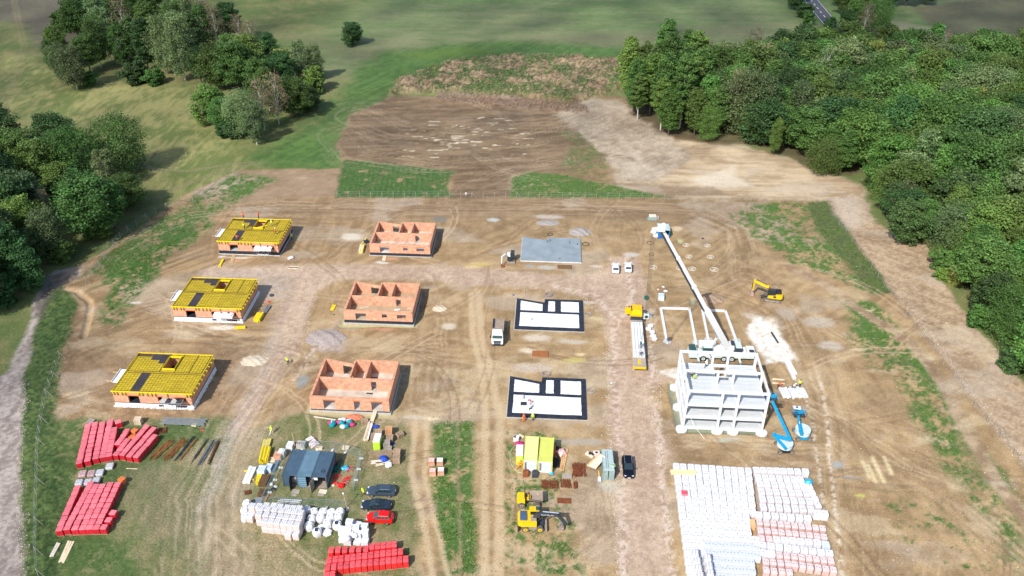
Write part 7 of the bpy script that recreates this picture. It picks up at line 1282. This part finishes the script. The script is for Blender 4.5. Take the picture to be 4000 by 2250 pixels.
# items near houses
for lb, q0, q1, n, w_, h_, m_, nm, ly in (('yellow beams lying below the back yellow house', A1(1350, 615), A1(1308, 695), 2, .25, .3, yelb, 'yellow_beam_pair', 1), ('yellow crate of beams in front of the middle yellow house', A1(1490, 1380), A1(1608, 1372), 2, .3, .4, yelb, 'yellow_beam_pair', 1), ('bright yellow beam stack at the corner of the middle yellow house', A1(1775, 1225), A1(1725, 1310), 4, .33, .4, yelb, 'yellow_beam_stack', 2), ('dark grey pipes beside the bright yellow stack', A1(1870, 1130), A1(1810, 1215), 5, .16, .15, mat('steel_grey', (.14, .16, .18)), 'pipe_bundle', 2), ('yellow and white formwork beams left of the back brick house', A2(620, 460), A2(600, 545), 4, .25, .35, [yelb, concw], 'beam_stack', 2), ('long yellow plank leaning left of the back brick house', A2(670, 360), A2(600, 450), 1, .35, .12, mat('dusty_yellow', (.55, .47, .12)), 'plank', 1), ('two yellow beams left of the middle brick house', A2(305, 1120), A2(275, 1180), 3, .25, .18, yelb, 'beam_stack', 1),
                                  ('plank ramp up to the door of the back yellow house', A1(1480, 545), A1(1440, 650), 2, .4, .08, wood, 'ramp', 1), ('plank ramp before the door of the back brick house', A2(870, 560), A2(855, 625), 3, .25, .1, cream, 'ramp', 1), ('tan and black panels on the road edge behind the middle yellow house', A1(2085, 700), A1(2190, 700), 3, .35, .06, [cream, blk], 'panel_pair', 1), ('dark blue panel stack left of the back brick house', A2(640, 420), A2(690, 400), 3, .5, .2, bitu, 'panel_pair', 1), ('pale thick planks at the lower left on the grass', R3(350, 1275), R3(300, 1385), 3, .32, .08, cream, 'plank', 1), ('narrow pale plank stack at the lower left edge', R3(290, 1290), R3(252, 1360), 2, .3, .3, pal, 'plank', 1), ('thin pale lath lying before the upper red block', H1(1860, 1035), H1(2075, 1045), 1, .15, .05, cream, 'lath', 1),
                                  ('long orange planks beside the heap right of the lime containers', D5(1850, 600), D5(1720, 1280), 4, .2, .1, mat('orange_plank', (.62, .38, .18), .8), 'timber_pile', 2), ('dark tarred boards beside the right lime container', D5(1570, 900), D5(1540, 1180), 6, .2, .3, blk, 'dark_boards', 1), ('salmon beams beside the right lime container', D5(1500, 540), D5(1480, 850), 3, .15, .4, orange, 'beam_stack', 2), ('pale ladder lying behind the lime containers', D5(370, 140), D5(540, 230), 2, .3, .08, cream, 'ladder', 1), ('grey spreader bar on the white chalk patch', B4(1470, 285), B4(1545, 405), 1, .3, .3, dgrey, 'spreader_bar', 1),
                                  ('two crossing pale laths right of the frame building', B4(1480, 800), B4(1620, 810), 3, .12, .08, cream, 'laths', 1), ('pale laths nearest the stacked hollow planks', B4(1480, 845), B4(1620, 855), 3, .12, .08, cream, 'laths', 1)):
    pile(nm, lb, 'timber' if m_ in (cream, wood, pal) else 'stack', q0, q1, n, w_, h_, m_, layers=ly, zt=.1)
pile('precast_beam', 'long grey precast beam on the soil, left one of two', 'concrete beam', B4(1605, 560), B4(1725, 820), 1, .7, .4, concw); pile('precast_beam', 'long grey precast beam on the soil, right one of two', 'concrete beam', B4(1655, 600), B4(1740, 765), 1, .6, .4, concw)
pile('hollow_plank_stack', 'stack of white ribbed hollow planks, left of the single one', 'concrete planks', B4(1590, 910), B4(1645, 1025), 4, .38, .35, concw); pile('hollow_plank_stack', 'single white round-edged plank between the two stacks', 'concrete planks', B4(1660, 920), B4(1715, 1035), 1, .38, .35, concw); pile('hollow_plank_stack', 'wide stack of white ribbed hollow planks nearest the chalky track', 'concrete planks', B4(1745, 905), B4(1800, 1020), 6, .44, .35, concw)
for i, (q, r_) in enumerate([(A4(802, 453), .75), (A4(1038, 458), .75), (A4(834, 581), .75), (A4(1075, 586), .8), (A4(437, 703), .85), (A4(736, 711), .85), (A4(871, 718), .85), (A4(1117, 726), .9)]): item('pile_cap_ring', f"round concrete pile head in the soil, {od(i)} from the back", 'concrete ring', q, 0, [('ring', MB().tube([(r_*cos(k*pi/9), r_*sin(k*pi/9), .06) for k in range(19)], .10, mat('sandy_concrete', (.50, .43, .32), .8), 6)), ('core', MB().cyl((0, 0, .03), r_*.5, .06, conc))], grp='round pile heads')
for i, (q, r_) in enumerate([(A4(400, 428), .8), (A4(412, 555), .6)]): item('open_pit_ring', f"open round pit edge in the soil, {['rear', 'front'][i]} one", 'pit', q, 0, [('rim', MB().tube([(r_*cos(k*pi/9), r_*sin(k*pi/9), .03) for k in range(19)], .08, brownp, 5))])
for i, (q, m_, w_) in enumerate([(A3(985, 1010), 'blue', .9), (A3(1420, 1230), 'grey', .8), (B3(1460, 940), 'grey', .9), (B3(960, 750), 'blue', .9), (A3(1395, 445), 'dark', 1.0), (A3(1000, 335), 'dark', .8)]):
    mm = {'blue': mat('blue_conduit', (.12, .17, .32), .5), 'grey': mat('grey_conduit', (.3, .32, .36), .5), 'dark': blk}[m_]; item('conduit_coil', f"loose coil of {m_} conduit at a foundation edge, {od(i)} of six", 'coil', q, 0, [('coil', MB().tube([(w_*cos(k*.5)*(1-.012*k), w_*.8*sin(k*.5)*(1+.01*k), .05+.01*k) for k in range(26)], .035, mm, 4))])
for i, q in enumerate([(2125, 205), (2140, 275), (2165, 350), (2150, 320), (2100, 240)]): item('rubble_bag', f"torn white bag of rubble beside the lorry, {od(i)} listed from the back", 'bag', B3(*q), 0, [('bag', MB().blob((0, 0, .3), (.65, .6, .45), whw if i < 3 else concw, i, 2, jit=.2))], 0, .3, 'rubble bags beside the lorry')
bk = lambda lb, q, m_: item('excavator_bucket', lb, 'excavator bucket', q, 0, [('shell', MB().xprism([(-.5, .0), (.4, -.0), (.6, .7), (.2, .9), (-.4, .7)], -.45, .45, m_)), ('hitch', MB().box((0, .3, .95), (.5, .3, .2), m_))])
bk('rusty brown excavator bucket in front of the left lime container', C3(370, 500), rust); bk('dark grey excavator bucket in front of the lime containers', C3(455, 505), dgrey)
item('orange_trestle', 'orange folding trestle beside the lime cabin', 'trestle', D5(420, 1200), 0, [('leg', MB().beam((0, 0, 1.2), (-.8, -.5, 0), .12, .1, orp)), ('leg', MB().beam((0, 0, 1.2), (.8, -.5, 0), .12, .1, orp)), ('leg', MB().beam((0, 0, 1.2), (0, 1.4, 1.3), .12, .1, orp)), ('top_bar', MB().box((0, 0, 1.2), (1.2, .12, .12), orp))])
item('white_drum', 'white drum with dark open top behind the lime cabin', 'drum', D5(260, 330), 0, [('drum', MB().cyl((0, 0, .45), .32, .9, wht)), ('opening', MB().cyl((0, 0, .91), .27, .02, ink))]); item('white_drum', 'closed white drum behind the lime cabin', 'drum', D5(335, 330), 0, [('drum', MB().cyl((0, 0, .45), .32, .9, wht)), ('lid', MB().cyl((0, 0, .92), .3, .04, whc))])
item('magenta_net_heap', 'magenta net heap left of the lime containers', 'heap', D5(400, 470), 0, [('net', MB().blob((0, 0, .25), (1.0, .7, .4), mag, 2, 2, jit=.25))]); item('hose', 'pale green hose looping on the grass round the lime cabin', 'hose', D5(100, 720), 0, [('hose', MB().tube([(g(D5(*q))[0]-g(D5(100, 720))[0], g(D5(*q))[1]-g(D5(100, 720))[1], .04) for q in [(450, 400), (300, 440), (170, 570), (105, 720), (100, 900), (140, 1080), (240, 1240), (330, 1320), (460, 1350)]], .035, mat('green_hose', (.40, .62, .35)), 5))])
item('scrap_heap', 'mixed pink and dark scrap beside the right lime container', 'heap', D5(1680, 740), 0, [('scrap', MB().blob((0, 0, .35), (.9, 1.0, .5), pinkc, 7, 2, jit=.35)), ('scrap', MB().blob((-.5, .8, .3), (.6, .7, .4), darkc, 8, 2, jit=.35)), ('cable', MB().tube([(-.9+1.3*cos(k*.45), -.8+.6*sin(k*.45), .3) for k in range(20)], .04, blk, 4))])
item('compactor', 'yellow-handled plate compactor beside the grey-green container', 'compactor', D7(805, 1010), 0, [('plate', MB().box((0, 0, .12), (.7, .9, .2), steel)), ('engine', MB().box((0, .1, .45), (.5, .5, .45), whc)), ('handle', MB().tube([(0, .3, .5), (-.1, 1.3, 1.1)], .06, cyel, 5))])
item('concrete_mixer', 'pale concrete mixer standing inside the front brick house', 'concrete mixer', B2(985, 915), .36, [('drum', MB().cyl((0, 0, .8), .42, .8, concw, 'x', 12, .25)), ('frame', MB().beam((-.5, -.4, 0), (.5, .4, .8), .06, .06, steel).beam((.5, -.4, 0), (-.4, .4, .8), .06, .06, steel))], .4)
item('site_machine', 'concrete form pieces and rubble stack behind the blue shed', 'heap', D8(1050, 290), 0, [('frame', MB().box((-.3, -.4, .3), (2.4, 1.0, .5), mg2)), ('block', MB().box((-.1, .6, .5), (1.8, .8, .9), pal)), ('block', MB().box((1.2, .2, .35), (.8, .8, .7), woodg))])
item('solvent_crate', 'black case with mixing parts beside the leaning planks', 'crate', D7(540, 290), 0, [('case', MB().box((0, 0, .2), (1.6, .7, .35), pal, -.7)), ('part', MB().blob((0, .1, .5), (.4, .3, .25), blk, 1, 1, jit=.3)), ('part', MB().blob((.5, -.2, .5), (.3, .25, .2), blk, 2, 1, jit=.3))], 0)
item('manhole_block', 'pink-white concrete block with round hole by the planks', 'block', D7(720, 270), 0, [('block', MB().box((0, 0, .3), (1.1, .9, .6), mat('pinkish_block', (.7, .58, .52), .8))), ('hole', MB().cyl((0, 0, .61), .25, .02, ink))])
for i, (q, m_) in enumerate([(D4(1085, 200), woodg), (D4(1600, 200), pal)]): item('entrance_pallet', f"slatted wooden step before the {['left', 'right'][i]} container door", 'step', q, 0, [('slat', MB().box((0, -.35+k*.18, .08), (1.3, .14, .06), m_)) for k in range(5)]+[('mat', MB().box((-.1, -.75, .03), (1.1, .45, .04), woodg))], R(-8))
for i, (x, y) in enumerate([(1900, 1100), (1960, 950), (2100, 1130), (2060, 1200)]): item('red_prop_heap', f"heap of red steel props and frames in the yard, {od(i)} of four", 'props', D1(x+ (190 if i == 1 else 0), y), 0, [('props', MB().tube([(-.7, -.3, .2), (.7, .2, .3)], .06, [redp, steel][i % 2], 5).tube([(-.6, 0, .35), (.6, -.3, .2)], .06, redp, 5).tube([(-.3, -.6, .1), (.2, .6, .5)], .05, [redp, mat('dull_red', (.3, .04, .05))][i % 2], 5).tube([(-.7, .2, .15), (.7, .4, .4)], .06, redp, 5))])
def gravel(label, q, rx, ry, h_, m_):
    p = g(q); bm = bmesh.new(); bmesh.ops.create_icosphere(bm, subdivisions=4, radius=1); rd = random.Random(int(rx*10)); vs = []
    for v in bm.verts: x, y, z = v.co; k = 1+.08*sin(x*9+y*7)+rd.uniform(-.05, .05); zz = max(0, 1-hypot(x, y))**.8 if z > 0 else -.1; vs.append((x*rx*k, y*ry*k, zz*h_*k+rd.uniform(-.02, .02)))
    fs = [tuple(v.index for v in f.verts) for f in bm.faces]; bm.free(); o = obj('gravel_pile', MB().add(vs, fs, m_), None, (*p, 0)); tag(o, label, 'gravel pile')
gp = mat('grey_gravel', (.30, .27, .25), .95, var=.3, scale=8, bump=1.0, bscale=20); gravel('grey-brown gravel pile behind the bare grey slab', A3(1335, 305), 2.9, 2.2, 1.0, gp); gravel('lilac-grey gravel mound left of the bare grey slab rear', A3(970, 205), 3.0, 1.6, .5, gp)
gravel('low lilac rubble mound beside the left road', B2(790, 340), 4.2, 3.0, .8, mat('lilac_rubble', (.33, .275, .245), .95, var=.3, scale=5, bump=1.0, bscale=14)); gravel('small pale sand pile in front of the brick houses', A2(1480, 1160), 1.6, 1.3, .45, mat('pale_sand', (.52, .44, .33), .95, var=.15, bump=.6)); gravel('brown soil mound behind the right ground-beam frame', A4(1070, 1050), 3.4, 2.0, .9, mat('brown_mound', (.30, .21, .14), .95, var=.3, bump=1.0)); gravel('sandy mound beside the front yellow house', B1(2270, 600), 2.6, 1.8, .5, mat('pale_sand', (.52, .44, .33)))
gravel('red brick rubble pile in front of the front brick house', B2(1100, 1230), 1.6, .9, .4, mat('brick_rubble', (.55, .18, .10), .9, var=.4, scale=6, bump=1.0))
# ---------------------------------------------------------------- people
def body_mesh(pose):
    J = {'stand': dict(pel=(0, 0, .95), ch=(0, .02, 1.38), nk=(0, .02, 1.50), hd=(0, .04, 1.66), kn=[(.1, .05, .5), (-.12, .0, .5)], ft=[(.12, 0, .05), (-.14, -.02, .05)], to=[(.14, .16, .03), (-.16, .15, .03)], el=[(.27, .0, 1.15), (-.28, .02, 1.15)], ha=[(.28, .16, .93), (-.27, .18, .95)]),
         'walk': dict(pel=(0, 0, .93), ch=(0, .06, 1.36), nk=(0, .08, 1.48), hd=(0, .12, 1.64), kn=[(.1, .22, .52), (-.1, -.06, .48)], ft=[(.1, .28, .06), (-.1, -.38, .10)], to=[(.1, .44, .04), (-.1, -.24, .03)], el=[(.26, -.14, 1.14), (-.26, .16, 1.16)], ha=[(.26, -.12, .9), (-.24, .38, 1.05)]),
         'bend': dict(pel=(0, -.1, .88), ch=(0, .25, 1.15), nk=(0, .36, 1.2), hd=(0, .5, 1.22), kn=[(.13, .08, .48), (-.13, .06, .48)], ft=[(.14, -.04, .05), (-.15, -.05, .05)], to=[(.15, .13, .03), (-.16, .12, .03)], el=[(.24, .42, .88), (-.24, .42, .88)], ha=[(.14, .52, .62), (-.14, .52, .62)]),
         'kneel': dict(pel=(0, -.1, .42), ch=(0, .16, .80), nk=(0, .24, .90), hd=(0, .36, 1.0), kn=[(.16, .32, .42), (-.14, .14, .08)], ft=[(.16, .2, .05), (-.14, -.3, .07)], to=[(.16, .36, .03), (-.14, -.42, .03)], el=[(.26, .36, .58), (-.26, .34, .55)], ha=[(.16, .55, .35), (-.14, .55, .3)])}[pose]
    V = []; E_ = []; Rr = []
    def a(p, r, fr=None):
        V.append(p); Rr.append(r)
        if fr is not None: E_.append((fr, len(V)-1))
        return len(V)-1
    pel = a(J['pel'], .155); ch = a(J['ch'], .17, pel); nk = a(J['nk'], .065, ch); hd_ = a(J['hd'], .105, nk); a(tuple(Vector(J['hd'])+Vector((0, .01, .1))), .075, hd_)
    for s in (0, 1):
        sg = 1 if s == 0 else -1; hip = a((J['pel'][0]+sg*.1, J['pel'][1], J['pel'][2]-.06), .10, pel); k = a(J['kn'][s], .07, hip); f_ = a(J['ft'][s], .05, k); a(J['to'][s], .042, f_)
        sh = a((J['ch'][0]+sg*.19, J['ch'][1], J['ch'][2]+.05), .075, ch); e = a(J['el'][s], .05, sh); h_ = a(J['ha'][s], .036, e); d = (Vector(J['ha'][s])-Vector(J['el'][s])).normalized(); sd = Vector((1, 0, 0))
        for kf in range(4): q = Vector(J['ha'][s])+d*(.07+.01*(1.5-abs(kf-1.5)))+sd*((kf-1.5)*.022); a(tuple(q), .010, h_)
        a(tuple(Vector(J['ha'][s])+d*.03-sd*sg*.05), .012, h_)
    me_ = bpy.data.meshes.new('body'); me_.from_pydata(V, E_, []); o = bpy.data.objects.new('body', me_); C.objects.link(o); md = o.modifiers.new('s', 'SKIN'); ly = me_.skin_vertices[0] if me_.skin_vertices else None
    if not me_.skin_vertices:
        bm = bmesh.new(); bm.from_mesh(me_); bm.verts.layers.skin.verify(); bm.to_mesh(me_); bm.free()
    for i, sv in enumerate(me_.skin_vertices[0].data): sv.radius = (Rr[i], Rr[i]); sv.use_root = i == 0
    o.modifiers.new('u', 'SUBSURF').levels = 1; dg = bpy.context.evaluated_depsgraph_get(); m2 = bpy.data.meshes.new_from_object(o.evaluated_get(dg)); bpy.data.objects.remove(o); return m2, J
BODY = {p: body_mesh(p) for p in ('stand', 'walk', 'bend', 'kneel')}
def person(label, q, z, rz, pose, vest, legs=darkc, hat=whc, world=None, zt=0):
    me0, J = BODY[pose]; key = (pose, vest.name, legs.name)
    if key not in BODY:
        m_ = me0.copy(); m_.materials.clear(); [m_.materials.append(x) for x in (legs, vest, skin, blk)]
        nz = J['nk'][2]; pz = J['pel'][2]
        for f in m_.polygons:
            c = f.center; d_h = (c-Vector(J['hd'])).length; dh = min((c-Vector(h_)).length for h_ in J['ha'])
            f.material_index = 2 if d_h < .2 or dh < .12 else 3 if c.z < .09 else 1 if min((c-Vector(J['ch'])).length, min((c-Vector(e)).length for e in J['el'])) < .36 and c.z > pz-.12 and not any((c-Vector(k)).length < .2 for k in J['kn']) else 0
        m_.polygons.foreach_set('use_smooth', [True]*len(m_.polygons)); BODY[key] = m_
    p = world or g(q, z); t = thing('person', label, 'person', (p[0], p[1], z), rz); obj('body', BODY[key], t); h_ = J['hd']
    hm_ = MB().blob((h_[0], h_[1], h_[2]+.08), (.13, .15, .10), hat, 1, 2, jit=0).cyl((h_[0], h_[1]+.05, h_[2]+.06), .15, .02, hat); obj('hard_hat', hm_, t)
    fz = MB().blob((h_[0], h_[1]+.115, h_[2]), (.018, .03, .022), skin, 1, 1, jit=0); [fz.blob((h_[0]+s*.04, h_[1]+.098, h_[2]+.025), (.014, .01, .01), darkc, 1, 1, jit=0) for s in (-1, 1)]; fz.box((h_[0], h_[1]+.1, h_[2]-.045), (.05, .012, .01), pinkt); obj('face', fz, t); return t
YB0 = YB[0]
person('worker in red vest at the rear edge of the back yellow deck, left one', A1(1580, 150), 3.55, 2.8, 'stand', hio, darkc, redp); person('worker in orange-red vest at the rear edge of the back yellow deck, right one', A1(1748, 155), 3.55, -2, 'stand', hio, darkc, redp)
person('worker in yellow jacket bending on the back yellow deck', A1(1592, 268), 3.55, 1.2, 'bend', hiy, darkc, cyel); person('worker in dull yellow clothes standing right of the stair hole', A1(1895, 238), 3.55, .4, 'stand', hiy, greyc, whc); person('worker in orange vest near the right side of the back yellow deck', A1(1935, 330), 3.55, -1, 'walk', hio, darkc, whc); person('worker in orange vest near the front edge of the back yellow deck', A1(1525, 395), 3.55, 2, 'bend', hio, darkc, orp)
person('worker in green-yellow clothes on the ground right of the back yellow house', A1(2120, 390), 0, 1, 'walk', hiy, darkc, whc); person('worker in yellow vest bending on the road between the front houses', B2(362, 638), 0, .8, 'bend', hiy, darkc, hiy); person('person in yellow vest walking on the grass above the yellow beam stack', D1(680, 265), 0, -.4, 'walk', hiy, whc, hiy)
person('person in yellow vest walking beside the silver estate car', E7(145, 480), 0, 2.6, 'walk', hiy, darkc, hiy)
person('worker in white kneeling on the front foundation', B3(775, 1145), .39, 0, 'kneel', whw, darkc, orp); person('worker in red bending on the front foundation', B3(778, 1085), .39, 2.4, 'bend', redp, whc, redp); person('worker in orange standing below the front foundation', B3(703, 1282), 0, .3, 'stand', hio, orp, orp); person('worker in yellow vest and white helmet below the front foundation', B3(803, 1270), 0, 3.0, 'stand', hiy, darkc, whc)
person('worker in white walking on the top floor of the concrete frame', B4(733, 678), 5.8, -.5, 'walk', whw, darkc, whc); person('worker in light clothes on the rear left top floor of the frame', B4(772, 610), 5.8, .5, 'stand', whw, greyc, whc); person('worker in white and black at the left bay of the frame', B4(573, 785), 5.8, 2.8, 'stand', whw, darkc, blk); person('worker kneeling beside the pale green machine on the frame floor', B4(600, 800), 5.8, -2, 'kneel', hiy, greyc, whc)
person('worker in orange bending beside the hollow plank stacks', B4(1540, 905), 0, -1.6, 'bend', hio, darkc, hio); person('worker in white lying low over the wide plank stack', B4(1712, 905), .3, -1.5, 'kneel', whw, darkc, whc); person('worker in yellow vest standing behind the wide plank stack', B4(1782, 890), 0, 2.9, 'stand', hiy, darkc, darkc)
person('worker in green and grey on the lorry load', E2(425, 925), 1.95, -1, 'stand', greenp, greyc, whc); person('worker in white standing on the lorry load', E2(430, 1075), 1.95, 1.8, 'bend', whw, darkc, whc); person('person in pale clothes at the gap in the rear fence', T2(1142, 1420), 0, 0, 'stand', whw, greyc, darkc)
item('white_box', 'white box and open case on the front white foundation', 'box', B3(665, 1010), .39, [('box', MB().box((0, 0, .25), (1.2, .9, .5), whw)), ('case', MB().box((.6, -1.6, .1), (1.1, .8, .2), ink))], 0, .6)
item('roof_plank', 'yellow planks lying on the back yellow deck by the stair hole', 'planks', A1(1790, 240), 3.58, [('board', MB().box((0, 0, .05), (2.4, .22, .08), yelb, .55)), ('board', MB().box((.1, -.25, .05), (2.4, .22, .08), yelb, .58))], 0, 3.6)
